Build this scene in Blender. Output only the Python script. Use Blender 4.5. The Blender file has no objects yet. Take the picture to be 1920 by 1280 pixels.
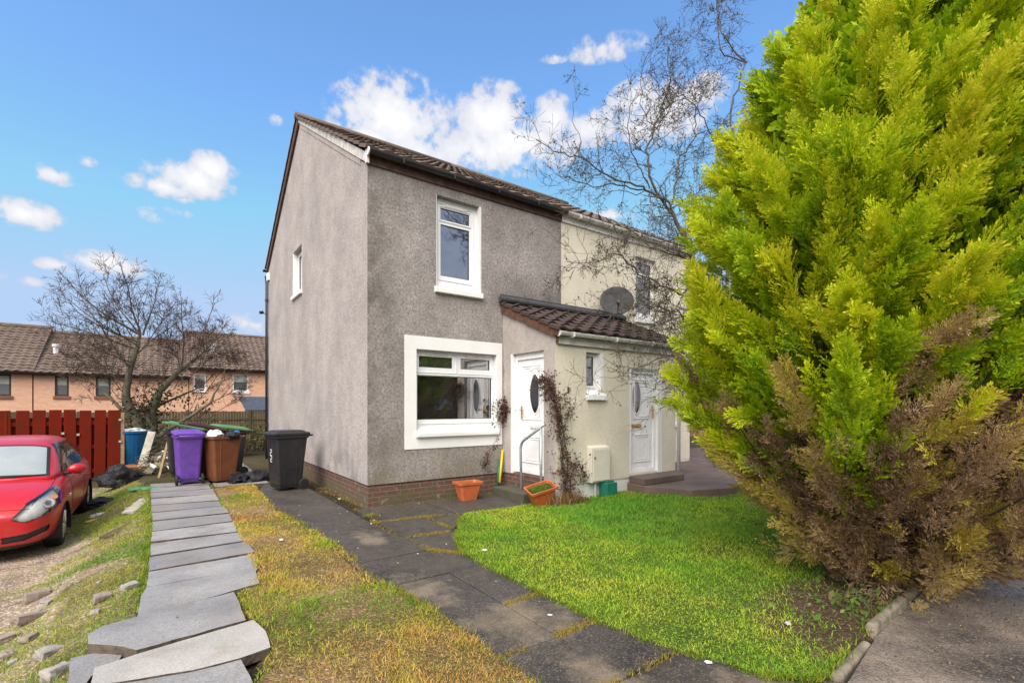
import bpy, bmesh, math, random
import numpy as np
from mathutils import Vector, Matrix, Euler
R = math.radians
scene = bpy.context.scene
COL = scene.collection

# ------------------------------------------------------------------ camera
cam_d = bpy.data.cameras.new("camera")
cam = bpy.data.objects.new("camera", cam_d); COL.objects.link(cam)
cam.location = (-2.5175, -7.2923, 1.55)
cam.rotation_euler = (R(90), 0, R(-35.70))
cam_d.sensor_width = 36.0
cam_d.lens = 16.99
cam_d.shift_y = 122.0 / 1920.0
cam_d.clip_start = 0.05
cam_d.clip_end = 3000
scene.camera = cam

# ------------------------------------------------------------------ light, sky, exposure
SUN_EL, SUN_AZ = 46.0, 232.0            # elevation; azimuth clockwise from +Y
sun_d = bpy.data.lights.new("sun", 'SUN'); sun_d.energy = 2.2; sun_d.angle = R(55); sun_d.color = (1.0, 0.93, 0.85)
sun = bpy.data.objects.new("sun", sun_d); COL.objects.link(sun)
sv = Vector((math.sin(R(SUN_AZ)) * math.cos(R(SUN_EL)), math.cos(R(SUN_AZ)) * math.cos(R(SUN_EL)), math.sin(R(SUN_EL))))
sun.rotation_euler = sv.to_track_quat('Z', 'Y').to_euler()
sun.location = sv * 40

scene.view_settings.view_transform = 'Standard'
scene.view_settings.look = 'None'
scene.view_settings.gamma = 1.0
scene.view_settings.use_curve_mapping = False
scene.view_settings.exposure = 1.40

world = bpy.data.worlds.new("World"); scene.world = world
world.use_nodes = True
wt = world.node_tree; wt.nodes.clear()
def wn(t, **k):
    n = wt.nodes.new(t)
    for a, b in k.items(): setattr(n, a, b)
    return n
def wmath(op, a, b=None, c=None):
    n = wn('ShaderNodeMath', operation=op)
    for i, v in enumerate((a, b, c)):
        if v is None: continue
        if isinstance(v, (int, float)): n.inputs[i].default_value = v
        else: wt.links.new(v, n.inputs[i])
    return n.outputs[0]
sky = wn('ShaderNodeTexSky', sky_type='NISHITA'); sky.sun_disc = False
sky.sun_elevation = R(SUN_EL); sky.sun_rotation = R(SUN_AZ)
sky.air_density = 1.0; sky.dust_density = 1.6; sky.ozone_density = 3.0
bgn = wn('ShaderNodeBackground'); bgn.inputs['Strength'].default_value = 0.12
outn = wn('ShaderNodeOutputWorld')
tc = wn('ShaderNodeTexCoord')
nrm = wn('ShaderNodeVectorMath', operation='NORMALIZE'); wt.links.new(tc.outputs['Generated'], nrm.inputs[0])
sep = wn('ShaderNodeSeparateXYZ'); wt.links.new(nrm.outputs[0], sep.inputs[0])
az = wmath('ARCTAN2', sep.outputs[0], sep.outputs[1])
el = wmath('ARCSINE', sep.outputs[2])
comb = wn('ShaderNodeCombineXYZ'); wt.links.new(az, comb.inputs[0]); wt.links.new(el, comb.inputs[1])
# cumulus: soft lobes at fixed compass bearings, their edges broken up by noise
nz = wn('ShaderNodeTexNoise'); nz.inputs['Scale'].default_value = 15.0; nz.inputs['Detail'].default_value = 8.0; nz.inputs['Roughness'].default_value = 0.62
wt.links.new(nrm.outputs[0], nz.inputs['Vector'])
nz2 = wn('ShaderNodeTexNoise'); nz2.inputs['Scale'].default_value = 55.0; nz2.inputs['Detail'].default_value = 6.0
wt.links.new(nrm.outputs[0], nz2.inputs['Vector'])
CLOUDS = [(0.3848, 0.5226, 0.0884, 0.0499, 1), (0.3334, 0.484, 0.0608, 0.0331, 1), (0.4163, 0.4758, 0.0739, 0.0341, 0.9), (0.5845, 0.5347, 0.0572, 0.0425, 1), (0.6341, 0.4975, 0.0881, 0.0409, 1), (0.5569, 0.4837, 0.0768, 0.0311, 0.9), (0.7057, 0.5335, 0.0329, 0.0294, 0.9), (0.7871, 0.5169, 0.0644, 0.023, 0.62), (0.9328, 0.5297, 0.08, 0.0376, 0.95), (0.882, 0.5518, 0.0464, 0.0217, 0.8), (0.9821, 0.5415, 0.0387, 0.0258, 0.9), (0.0381, 0.3744, 0.0476, 0.0207, 0.9), (0.0694, 0.395, 0.0288, 0.0192, 0.9), (-0.0065, 0.3522, 0.0361, 0.011, 0.75), (-0.1673, 0.2741, 0.0339, 0.0144, 0.85), (-0.1392, 0.2776, 0.01495, 0.0089, 0.33), (-0.0749, 0.2221, 0.0389, 0.0137, 0.85), (-0.1305, 0.2102, 0.0211, 0.0077, 0.6), (-0.1363, 0.3351, 0.0186, 0.0107, 0.7), (-0.0972, 0.3638, 0.00975, 0.0058, 0.33), (-0.0243, 0.3069, 0.02015, 0.0112, 0.33), (0.0192, 0.3177, 0.01755, 0.0066, 0.33), (0.8139, 0.6294, 0.0585, 0.0156, 0.55), (0.7111, 0.622, 0.0241, 0.0058, 0.45), (1.2232, 0.5786, 0.0526, 0.0383, 0.95), (0.8245, 0.3684, 0.0424, 0.0151, 0.7), (-0.1727, 0.181, 0.02106, 0.006, 0.33), (0.1665, 0.4889, 0.01157, 0.0069, 0.33), (0.0267, 0.3397, 0.01378, 0.0049, 0.33), (-0.159, 0.0952, 0.1696, 0.0202, 0.35), (0.1359, 0.1472, 0.0517, 0.0172, 0.4), (2.6, 0.5, 0.35, 0.14, 0.9), (3.0, 0.62, 0.3, 0.12, 0.9), (-2.6, 0.45, 0.4, 0.13, 0.9), (-1.9, 0.6, 0.3, 0.12, 0.85), (1.9, 0.4, 0.35, 0.12, 0.9), (-1.2, 0.35, 0.3, 0.08, 0.8), (2.2, 0.75, 0.3, 0.12, 0.8), (1.45, 0.3, 0.2, 0.08, 0.8)]
acc = None
for (a, e, ra, re, w) in CLOUDS:
    s1 = wn('ShaderNodeVectorMath', operation='SUBTRACT'); wt.links.new(comb.outputs[0], s1.inputs[0]); s1.inputs[1].default_value = (a, e, 0)
    s2 = wn('ShaderNodeVectorMath', operation='MULTIPLY'); wt.links.new(s1.outputs[0], s2.inputs[0]); s2.inputs[1].default_value = (0.76 / ra, 0.76 / re, 0)
    s3 = wn('ShaderNodeVectorMath', operation='LENGTH'); wt.links.new(s2.outputs[0], s3.inputs[0])
    v = wmath('MULTIPLY', wmath('MAXIMUM', wmath('SUBTRACT', 1.25, s3.outputs['Value']), 0.0), w)
    acc = v if acc is None else wmath('MAXIMUM', acc, v)
# unseen white cloud added behind and above the viewer to whiten the ambient light
dv = wn('ShaderNodeVectorMath', operation='DOT_PRODUCT'); wt.links.new(nrm.outputs[0], dv.inputs[0]); dv.inputs[1].default_value = (0.562, 0.782, 0.27)
bm_ = wn('ShaderNodeMapRange', interpolation_type='SMOOTHSTEP'); wt.links.new(dv.outputs['Value'], bm_.inputs['Value'])
bm_.inputs['From Min'].default_value = 0.52; bm_.inputs['From Max'].default_value = 0.25; bm_.inputs['To Min'].default_value = 0.0; bm_.inputs['To Max'].default_value = 0.85
acc = wmath('MAXIMUM', acc, bm_.outputs['Result'])
edge = wmath('ADD', wmath('MULTIPLY', wmath('SUBTRACT', nz.outputs['Fac'], 0.5), 2.2), wmath('MULTIPLY', wmath('SUBTRACT', nz2.outputs['Fac'], 0.5), 1.3))
present = wmath('MINIMUM', wmath('MULTIPLY', acc, 6.0), 1.0)
dens = wmath('ADD', acc, wmath('MULTIPLY', edge, present))
ramp = wn('ShaderNodeMapRange', interpolation_type='SMOOTHSTEP'); wt.links.new(dens, ramp.inputs['Value'])
ramp.inputs['From Min'].default_value = 0.06; ramp.inputs['From Max'].default_value = 0.66
cl_f = wmath('MULTIPLY', ramp.outputs['Result'], 0.93)
skyc = wn('ShaderNodeMix', data_type='RGBA', blend_type='MULTIPLY'); skyc.inputs['Factor'].default_value = 1.0
wt.links.new(sky.outputs[0], skyc.inputs['A']); skyc.inputs['B'].default_value = (0.69, 0.90, 1.01, 1)
skyd = wn('ShaderNodeMix', data_type='RGBA', blend_type='DARKEN'); skyd.inputs['Factor'].default_value = 1.0
wt.links.new(skyc.outputs['Result'], skyd.inputs['A']); skyd.inputs['B'].default_value = (1.50, 2.05, 2.95, 1)
cc = wn('ShaderNodeMix', data_type='RGBA'); cc.inputs['A'].default_value = (2.35, 2.38, 2.62, 1); cc.inputs['B'].default_value = (3.45, 3.38, 3.4, 1)
cdr = wn('ShaderNodeMapRange'); wt.links.new(wmath('ADD', acc, wmath('MULTIPLY', edge, 0.55)), cdr.inputs['Value']); cdr.inputs['From Min'].default_value = 0.35; cdr.inputs['From Max'].default_value = 1.15
wt.links.new(cdr.outputs['Result'], cc.inputs['Factor'])
mixc = wn('ShaderNodeMix', data_type='RGBA')
wt.links.new(cl_f, mixc.inputs['Factor']); wt.links.new(skyd.outputs['Result'], mixc.inputs['A']); wt.links.new(cc.outputs['Result'], mixc.inputs['B'])
wt.links.new(mixc.outputs['Result'], bgn.inputs['Color']); wt.links.new(bgn.outputs[0], outn.inputs[0])

# ------------------------------------------------------------------ helpers: objects
def tag(o, label=None, cat=None, group=None, kind=None):
    if label: o['label'] = label
    if cat: o['category'] = cat
    if group: o['group'] = group
    if kind: o['kind'] = kind
    return o
def thing(name, label, cat, loc=(0, 0, 0), rz=0.0, group=None):
    o = bpy.data.objects.new(name, None); COL.objects.link(o)
    o.location = loc; o.rotation_euler = (0, 0, rz); o.empty_display_size = 0.2
    return tag(o, label, cat, group)
class MB:
    """collects polygons; build() links them as ONE mesh object (world coordinates unless the parent turned)"""
    def __init__(s): s.v = []; s.f = []; s.mi = []
    def add(s, verts, faces, mi=0):
        b = len(s.v); s.v += [tuple(p) for p in verts]
        s.f += [tuple(b + i for i in f) for f in faces]; s.mi += [mi] * len(faces)
    def quad(s, a, b, c, d, mi=0): s.add([a, b, c, d], [(0, 1, 2, 3)], mi)
    def box(s, x0, x1, y0, y1, z0, z1, mi=0, M=None):
        vs = [(x, y, z) for z in (z0, z1) for y in (y0, y1) for x in (x0, x1)]
        if M is not None: vs = [tuple(M @ Vector(p)) for p in vs]
        s.add(vs, [(0, 2, 3, 1), (4, 5, 7, 6), (0, 1, 5, 4), (2, 6, 7, 3), (0, 4, 6, 2), (1, 3, 7, 5)], mi)
    def prism(s, poly, z0, z1, mi=0, M=None, ztop=None):
        n = len(poly)
        vs = [(x, y, z0) for x, y in poly] + [(x, y, z1 if ztop is None else ztop(x, y)) for x, y in poly]
        if M is not None: vs = [tuple(M @ Vector(p)) for p in vs]
        s.add(vs, [tuple(range(n))[::-1], tuple(range(n, 2 * n))] + [(i, (i + 1) % n, n + (i + 1) % n, n + i) for i in range(n)], mi)
    def tube(s, path, rad, n=8, mi=0, cap=True):
        path = [Vector(p) for p in path]
        if not hasattr(rad, '__len__'): rad = [rad] * len(path)
        rings = []; up = None
        for i, p in enumerate(path):
            t = (path[min(i + 1, len(path) - 1)] - path[max(i - 1, 0)])
            if t.length < 1e-9: t = Vector((0, 0, 1))
            t.normalize()
            if up is None: up = t.orthogonal().normalized()
            up = (up - t * up.dot(t))
            if up.length < 1e-6: up = t.orthogonal()
            up.normalize(); bi = t.cross(up)
            rings.append([p + (up * math.cos(2 * math.pi * k / n) + bi * math.sin(2 * math.pi * k / n)) * rad[i] for k in range(n)])
        vs = [q for r in rings for q in r]; fs = []
        for i in range(len(rings) - 1):
            for k in range(n): fs.append((i * n + k, i * n + (k + 1) % n, (i + 1) * n + (k + 1) % n, (i + 1) * n + k))
        if cap: fs += [tuple(range(n))[::-1], tuple((len(rings) - 1) * n + k for k in range(n))]
        s.add(vs, fs, mi)
    def loft(s, sections, mi=0, cap=True):
        n = len(sections[0]); vs = [q for r in sections for q in r]; fs = []
        for i in range(len(sections) - 1):
            for k in range(n): fs.append((i * n + k, i * n + (k + 1) % n, (i + 1) * n + (k + 1) % n, (i + 1) * n + k))
        if cap: fs += [tuple(range(n))[::-1], tuple((len(sections) - 1) * n + k for k in range(n))]
        s.add(vs, fs, mi)
    def cyl(s, c, axis, r, h, n=24, mi=0):
        a = Vector(axis).normalized(); c = Vector(c)
        s.tube([c - a * h / 2, c + a * h / 2], r, n, mi)
    def build(s, name, mats, parent=None, smooth=False, bevel=0.0, seg=2, local=False, subsurf=0):
        me = bpy.data.meshes.new(name)
        off = Vector((0, 0, 0))
        if parent is not None and not local:
            q = parent
            while q is not None: off = off + q.location; q = q.parent
        me.from_pydata([tuple(Vector(p) - off) for p in s.v], [], s.f)
        if not isinstance(mats, (list, tuple)): mats = [mats]
        for m in mats: me.materials.append(m)
        me.polygons.foreach_set('material_index', s.mi)
        if smooth: me.polygons.foreach_set('use_smooth', [True] * len(s.f))
        bm = bmesh.new(); bm.from_mesh(me); bmesh.ops.recalc_face_normals(bm, faces=bm.faces); bm.to_mesh(me); bm.free()
        me.update()
        o = bpy.data.objects.new(name, me); COL.objects.link(o)
        if parent is not None: o.parent = parent
        if bevel:
            b = o.modifiers.new('bevel', 'BEVEL'); b.width = bevel; b.segments = seg; b.limit_method = 'ANGLE'; b.angle_limit = R(35)
        if subsurf:
            u = o.modifiers.new('subsurf', 'SUBSURF'); u.levels = subsurf; u.render_levels = subsurf
        return o
def copy_tree(o, parent=None):
    c = o.copy(); COL.objects.link(c); c.parent = parent
    for ch in list(o.children): copy_tree(ch, c)
    return c
def np_mesh(name, V, quads=None, tris=None, tint=None, mat=None, parent=None, smooth=False):
    me = bpy.data.meshes.new(name)
    V = np.asarray(V, np.float32)
    if parent is not None:
        q = parent; off = np.zeros(3, np.float32)
        while q is not None: off += np.array(q.location, np.float32); q = q.parent
        V = V - off
    nq = 0 if quads is None else len(quads); nt = 0 if tris is None else len(tris)
    me.vertices.add(len(V)); me.vertices.foreach_set('co', V.ravel())
    loops = []; starts = []; tot = []
    if nq: loops.append(np.asarray(quads, np.int32).ravel()); starts.append(np.arange(nq) * 4); tot.append(np.full(nq, 4))
    if nt: loops.append(np.asarray(tris, np.int32).ravel()); starts.append(nq * 4 + np.arange(nt) * 3); tot.append(np.full(nt, 3))
    lp = np.concatenate(loops); me.loops.add(len(lp)); me.loops.foreach_set('vertex_index', lp)
    me.polygons.add(nq + nt); me.polygons.foreach_set('loop_start', np.concatenate(starts).astype(np.int32))
    if tint is not None:
        a = me.attributes.new('tint', 'FLOAT_COLOR', 'POINT')
        c4 = np.ones((len(V), 4), np.float32); c4[:, :3] = tint
        a.data.foreach_set('color', c4.ravel())
    if smooth: me.polygons.foreach_set('use_smooth', np.ones(nq + nt, bool))
    me.update(calc_edges=True)
    if mat: me.materials.append(mat)
    o = bpy.data.objects.new(name, me); COL.objects.link(o)
    if parent is not None: o.parent = parent
    return o
def vn(x, y, s, seed=0):
    """smooth value noise on numpy arrays, 0..1"""
    x = np.asarray(x) * s + seed * 17.31; y = np.asarray(y) * s - seed * 9.73
    xi = np.floor(x); yi = np.floor(y); fx = x - xi; fy = y - yi
    fx = fx * fx * (3 - 2 * fx); fy = fy * fy * (3 - 2 * fy)
    h = lambda a, b: np.mod(np.sin(a * 127.1 + b * 311.7 + seed * 3.3) * 43758.5453, 1.0)
    return (h(xi, yi) * (1 - fx) + h(xi + 1, yi) * fx) * (1 - fy) + (h(xi, yi + 1) * (1 - fx) + h(xi + 1, yi + 1) * fx) * fy
def inpoly(x, y, poly):
    r = np.zeros(len(x), bool); n = len(poly)
    for i in range(n):
        x0, y0 = poly[i]; x1, y1 = poly[(i + 1) % n]
        if y0 == y1: continue
        c = ((y0 > y) != (y1 > y)) & (x < (x1 - x0) * (y - y0) / (y1 - y0) + x0)
        r ^= c
    return r
def sstep(a, b, x):
    t = np.clip((np.asarray(x, float) - a) / (b - a), 0, 1); return t * t * (3 - 2 * t)

# ------------------------------------------------------------------ helpers: materials
class NT:
    def __init__(s, name):
        s.m = bpy.data.materials.new(name); s.m.use_nodes = True; s.t = s.m.node_tree
        s.b = s.t.nodes['Principled BSDF']; s.out = s.t.nodes['Material Output']
        s.tc = None
    def n(s, typ, **k):
        n = s.t.nodes.new(typ)
        for a, b in k.items(): setattr(n, a, b)
        return n
    def link(s, a, b): s.t.links.new(a, b)
    def pos(s, scale=(1, 1, 1)):
        g = s.n('ShaderNodeNewGeometry')
        mp = s.n('ShaderNodeMapping'); s.link(g.outputs['Position'], mp.inputs[0]); mp.inputs['Scale'].default_value = scale
        return mp.outputs[0]
    def obj(s, scale=(1, 1, 1)):
        g = s.n('ShaderNodeTexCoord')
        mp = s.n('ShaderNodeMapping'); s.link(g.outputs['Object'], mp.inputs[0]); mp.inputs['Scale'].default_value = scale
        return mp.outputs[0]
    def noise(s, vec, scale, detail=4, rough=0.55):
        n = s.n('ShaderNodeTexNoise'); n.inputs['Scale'].default_value = scale; n.inputs['Detail'].default_value = detail; n.inputs['Roughness'].default_value = rough
        s.link(vec, n.inputs['Vector']); return n.outputs['Fac']
    def rng(s, f, a, b, c=0.0, d=1.0):
        n = s.n('ShaderNodeMapRange'); s.link(f, n.inputs['Value'])
        n.inputs['From Min'].default_value = a; n.inputs['From Max'].default_value = b; n.inputs['To Min'].default_value = c; n.inputs['To Max'].default_value = d
        return n.outputs['Result']
    def math(s, op, a, b=None):
        n = s.n('ShaderNodeMath', operation=op)
        for i, v in enumerate((a, b)):
            if v is None: continue
            if isinstance(v, (int, float)): n.inputs[i].default_value = v
            else: s.link(v, n.inputs[i])
        return n.outputs[0]
    def mix(s, f, a, b, blend='MIX'):
        n = s.n('ShaderNodeMix', data_type='RGBA', blend_type=blend)
        if isinstance(f, (int, float)): n.inputs['Factor'].default_value = f
        else: s.link(f, n.inputs['Factor'])
        for k, v in (('A', a), ('B', b)):
            if isinstance(v, tuple): n.inputs[k].default_value = v + (1,) if len(v) == 3 else v
            else: s.link(v, n.inputs[k])
        return n.outputs['Result']
    def bump(s, f, strength=0.3, dist=0.01):
        n = s.n('ShaderNodeBump'); n.inputs['Strength'].default_value = strength; n.inputs['Distance'].default_value = dist
        s.link(f, n.inputs['Height']); s.link(n.outputs[0], s.b.inputs['Normal'])
    def col(s, c):
        if isinstance(c, tuple): s.b.inputs['Base Color'].default_value = c + (1,)
        else: s.link(c, s.b.inputs['Base Color'])
    def rough(s, r):
        if isinstance(r, (int, float)): s.b.inputs['Roughness'].default_value = r
        else: s.link(r, s.b.inputs['Roughness'])
    def set(s, **k):
        for a, b in k.items(): s.b.inputs[a.replace('_', ' ')].default_value = b
def simple(name, c, rough=0.5, var=0.15, scale=6.0, metal=0.0, bump=0.0, c2=None, coat=0.0, spec=0.5, fine=0.0):
    k = NT(name); p = k.obj()
    c2 = c2 or tuple(max(0.0, x * (1 - 2 * var)) for x in c)
    f = k.rng(k.noise(p, scale, 5), 0.35, 0.7)
    k.col(k.mix(f, c, c2))
    k.rough(k.rng(k.noise(p, scale * 2.3, 3), 0.3, 0.7, max(0.02, rough - 0.08), min(1, rough + 0.1)))
    k.set(Metallic=metal); k.b.inputs['Specular IOR Level'].default_value = spec
    if coat: k.b.inputs['Coat Weight'].default_value = coat; k.b.inputs['Coat Roughness'].default_value = 0.06
    if bump: k.bump(k.noise(p, fine or scale * 8, 4), bump, 0.01)
    return k.m
def harl(name, base, dark, stain_lo, stain_hi, spots=1.0, extra=None):
    k = NT(name); p = k.pos()
    grain = k.noise(p, 75, 3, 0.7)
    patch = k.noise(p, 1.1, 6, 0.6)
    streak = k.noise(k.pos((2.4, 2.4, 0.7)), 1.0, 5, 0.6)
    f = k.rng(k.math('ADD', k.math('MULTIPLY', patch, 0.92), k.math('MULTIPLY', streak, 0.08)), stain_lo, stain_hi)
    c = k.mix(f, base, dark)
    gr = k.rng(grain, 0.33, 0.67)
    c = k.mix(gr, k.mix(0.36 * spots, c, (0.02, 0.018, 0.016)), k.mix(0.12 * spots, c, (0.9, 0.86, 0.82)))
    mid = k.noise(p, 26, 3, 0.75)
    c = k.mix(k.rng(mid, 0.54, 0.36, 0, 0.62 * spots), c, tuple(x * 0.38 for x in dark))
    c = k.mix(k.rng(mid, 0.56, 0.70, 0, 0.30 * spots), c, (0.75, 0.72, 0.69))
    c = k.mix(k.rng(k.noise(p, 5.5, 5, 0.7), 0.55, 0.36, 0, 0.32 * spots), c, tuple(x * 0.55 for x in dark))
    if extra: c = extra(k, c)
    k.col(c); k.rough(0.95); k.b.inputs['Specular IOR Level'].default_value = 0.15
    k.bump(k.math('ADD', grain, k.math('MULTIPLY', k.noise(p, 160, 2), 0.5)), 0.7, 0.012)
    return k.m
def posmask(k, axis, a, b):
    g = k.n('ShaderNodeNewGeometry'); s = k.n('ShaderNodeSeparateXYZ'); k.link(g.outputs['Position'], s.inputs[0])
    return k.rng(s.outputs[axis], a, b)
def front_extra(k, c):
    # algae and soot where water runs: above the porch roof, down the left corner, under the sill, near the ground
    nz = k.noise(k.pos(), 2.6, 6, 0.6)
    a = k.math('MULTIPLY', posmask(k, 2, 4.15, 3.45), posmask(k, 0, 2.2, 2.9)); a = k.math('MULTIPLY', a, posmask(k, 2, 3.3, 3.4))
    c = k.mix(k.math('MULTIPLY', a, k.rng(nz, 0.3, 0.6, 0.2, 0.75)), c, (0.055, 0.045, 0.038))
    b = posmask(k, 0, 0.75, 0.0)
    c = k.mix(k.math('MULTIPLY', b, k.rng(nz, 0.42, 0.62, 0.1, 0.7)), c, (0.10, 0.085, 0.068))
    d = posmask(k, 2, 1.1, 0.4)
    c = k.mix(k.math('MULTIPLY', d, k.rng(nz, 0.35, 0.6, 0.0, 0.6)), c, (0.19, 0.165, 0.095))
    run = k.noise(k.pos((9.0, 9.0, 0.5)), 1.0, 4, 0.6)
    s_ = k.math('MULTIPLY', k.math('MULTIPLY', posmask(k, 0, 1.0, 1.2), posmask(k, 0, 2.2, 2.0)), k.math('MULTIPLY', posmask(k, 2, 2.75, 3.5), posmask(k, 2, 3.50, 3.45)))
    c = k.mix(k.math('MULTIPLY', s_, k.rng(run, 0.4, 0.6, 0.0, 0.55)), c, (0.36, 0.30, 0.26))
    e_ = posmask(k, 2, 4.5, 5.25)
    c = k.mix(k.math('MULTIPLY', e_, k.rng(run, 0.45, 0.65, 0.0, 0.35)), c, (0.17, 0.15, 0.135))
    return c
def gable_extra(k, c):
    nz = k.noise(k.pos(), 2.2, 6, 0.6)
    d = posmask(k, 2, 1.25, 0.4)
    c = k.mix(k.math('MULTIPLY', d, k.rng(nz, 0.48, 0.62, 0.0, 0.45)), c, (0.16, 0.155, 0.14))
    return c
MAT = {}
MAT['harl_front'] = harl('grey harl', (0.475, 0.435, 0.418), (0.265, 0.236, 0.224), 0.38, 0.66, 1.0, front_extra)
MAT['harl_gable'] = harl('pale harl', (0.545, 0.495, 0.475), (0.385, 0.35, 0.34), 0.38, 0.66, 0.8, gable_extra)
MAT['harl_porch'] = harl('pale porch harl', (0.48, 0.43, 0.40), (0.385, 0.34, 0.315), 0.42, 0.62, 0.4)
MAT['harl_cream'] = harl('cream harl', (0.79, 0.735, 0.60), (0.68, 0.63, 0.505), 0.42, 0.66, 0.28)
MAT['harl_far'] = harl('far harl', (0.66, 0.58, 0.50), (0.5, 0.43, 0.36), 0.4, 0.6, 0.8)
MAT['white_paint'] = simple('white paint', (0.78, 0.785, 0.775), 0.6, 0.06, 3.5, bump=0.1, fine=40)
MAT['upvc'] = simple('white plastic', (0.80, 0.805, 0.82), 0.28, 0.03, 3.0)
MAT['upvc_dirty'] = simple('weathered white plastic', (0.70, 0.69, 0.66), 0.45, 0.16, 5.0)
MAT['gutter_black'] = simple('dark plastic', (0.028, 0.027, 0.03), 0.4, 0.2, 5.0)
MAT['brown_board'] = simple('brown stained board', (0.105, 0.055, 0.038), 0.7, 0.3, 9.0, bump=0.2)
MAT['grey_board'] = simple('weathered white board', (0.66, 0.655, 0.63), 0.75, 0.2, 7.0, c2=(0.40, 0.37, 0.34), bump=0.3)
MAT['lead'] = simple('lead flashing', (0.075, 0.077, 0.082), 0.42, 0.3, 8.0, bump=0.2, fine=30)
MAT['mortar_red'] = simple('red verge mortar', (0.15, 0.062, 0.035), 0.9, 0.4, 16.0, c2=(0.05, 0.028, 0.02), bump=0.6, fine=60)
MAT['gold'] = simple('brass', (0.62, 0.40, 0.14), 0.32, 0.1, 12.0, metal=0.7)
MAT['chrome'] = simple('bright metal', (0.72, 0.72, 0.74), 0.2, 0.08, 8.0, metal=0.9)
MAT['galv'] = simple('galvanised steel', (0.42, 0.45, 0.47), 0.42, 0.15, 30.0, metal=0.55)
MAT['meter'] = simple('cream meter box', (0.66, 0.63, 0.53), 0.5, 0.06, 4.0)
MAT['curtain'] = simple('pale curtain', (0.68, 0.68, 0.70), 0.9, 0.1, 4.0)
MAT['curtain_red'] = simple('mauve curtain', (0.30, 0.18, 0.17), 0.9, 0.2, 4.0)
MAT['blind'] = simple('roller blind', (0.42, 0.44, 0.39), 0.9, 0.1, 3.0)
MAT['room'] = simple('room wall', (0.78, 0.77, 0.76), 0.9, 0.1, 1.0)
MAT['terracotta'] = simple('terracotta plastic', (0.52, 0.135, 0.045), 0.5, 0.15, 7.0)
MAT['soil'] = simple('soil', (0.045, 0.032, 0.022), 0.95, 0.4, 20.0, bump=0.8, fine=60)
MAT['yellow'] = simple('yellow plastic', (0.72, 0.50, 0.02), 0.4, 0.05, 6.0)
MAT['green_plastic'] = simple('green plastic', (0.012, 0.16, 0.105), 0.45, 0.2, 9.0)
MAT['black_plastic'] = simple('black plastic', (0.022, 0.022, 0.025), 0.40, 0.2, 7.0)
MAT['purple'] = simple('purple plastic', (0.15, 0.065, 0.40), 0.42, 0.16, 7.0)
MAT['brown_plastic'] = simple('brown plastic', (0.175, 0.062, 0.026), 0.45, 0.14, 5.0)
MAT['maroon_plastic'] = simple('dark maroon plastic', (0.06, 0.022, 0.022), 0.4, 0.2, 5.0)
MAT['lime_plastic'] = simple('green lid plastic', (0.10, 0.27, 0.11), 0.4, 0.12, 5.0)
MAT['blue_plastic'] = simple('blue plastic', (0.008, 0.12, 0.30), 0.4, 0.2, 4.0)
MAT['rubber'] = simple('rubber', (0.016, 0.016, 0.016), 0.7, 0.2, 10.0)
MAT['bag_white'] = simple('white bag', (0.68, 0.70, 0.68), 0.4, 0.1, 8.0)
MAT['bag_blue'] = simple('blue bag', (0.05, 0.16, 0.62), 0.4, 0.1, 8.0)
k = NT('black bin liner'); k.col((0.010, 0.010, 0.012)); k.rough(0.34); k.b.inputs['Specular IOR Level'].default_value = 0.35; k.bump(k.noise(k.obj(), 22, 5, 0.65), 0.9, 0.03); MAT['bag_black'] = k.m
MAT['fence_red'] = simple('red stained timber', (0.20, 0.017, 0.007), 0.9, 0.3, 3.0, c2=(0.125, 0.022, 0.010), bump=0.25, fine=30, spec=0.12)
MAT['timber'] = simple('bare timber', (0.36, 0.26, 0.14), 0.8, 0.25, 6.0, bump=0.3)
MAT['timber_pale'] = simple('pale plank', (0.50, 0.47, 0.40), 0.8, 0.2, 6.0, bump=0.3)
MAT['fence_brown'] = simple('brown timber', (0.125, 0.085, 0.052), 0.9, 0.35, 2.0, c2=(0.055, 0.048, 0.024), bump=0.4)
MAT['dish'] = simple('grey dish', (0.055, 0.056, 0.060), 0.8, 0.15, 5.0)
MAT['bark'] = simple('bark', (0.085, 0.068, 0.05), 0.95, 0.3, 25.0, bump=0.7)
MAT['twig'] = simple('reddish twigs', (0.11, 0.07, 0.052), 0.95, 0.3, 20.0)
MAT['bark_hazel'] = simple('hazel bark', (0.13, 0.105, 0.08), 0.9, 0.3, 25.0, c2=(0.07, 0.057, 0.043), bump=0.5)
MAT['bud'] = simple('dark buds', (0.035, 0.030, 0.018), 0.9, 0.3, 25.0)
MAT['bark_pale'] = simple('lichened bark', (0.17, 0.15, 0.105), 0.95, 0.35, 9.0, c2=(0.075, 0.072, 0.048), bump=0.7)
MAT['far_brick'] = None
def leafmat(name, rough=0.55, trans=0.3, spec=0.25):
    k = NT(name); a = k.n('ShaderNodeAttribute', attribute_name='tint')
    k.link(a.outputs['Color'], k.b.inputs['Base Color']); k.rough(rough); k.b.inputs['Specular IOR Level'].default_value = spec
    tr = k.n('ShaderNodeBsdfTranslucent'); k.link(a.outputs['Color'], tr.inputs['Color'])
    mx = k.n('ShaderNodeMixShader'); mx.inputs[0].default_value = trans
    k.link(k.b.outputs[0], mx.inputs[1]); k.link(tr.outputs[0], mx.inputs[2]); k.link(mx.outputs[0], k.out.inputs['Surface'])
    return k.m
MAT['grass'] = leafmat('grass blades', 0.5, 0.3)
MAT['foliage'] = leafmat('cypress foliage', 0.55, 0.32)
MAT['dead_leaf'] = leafmat('dead foliage', 0.85, 0.15, 0.1)
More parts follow.
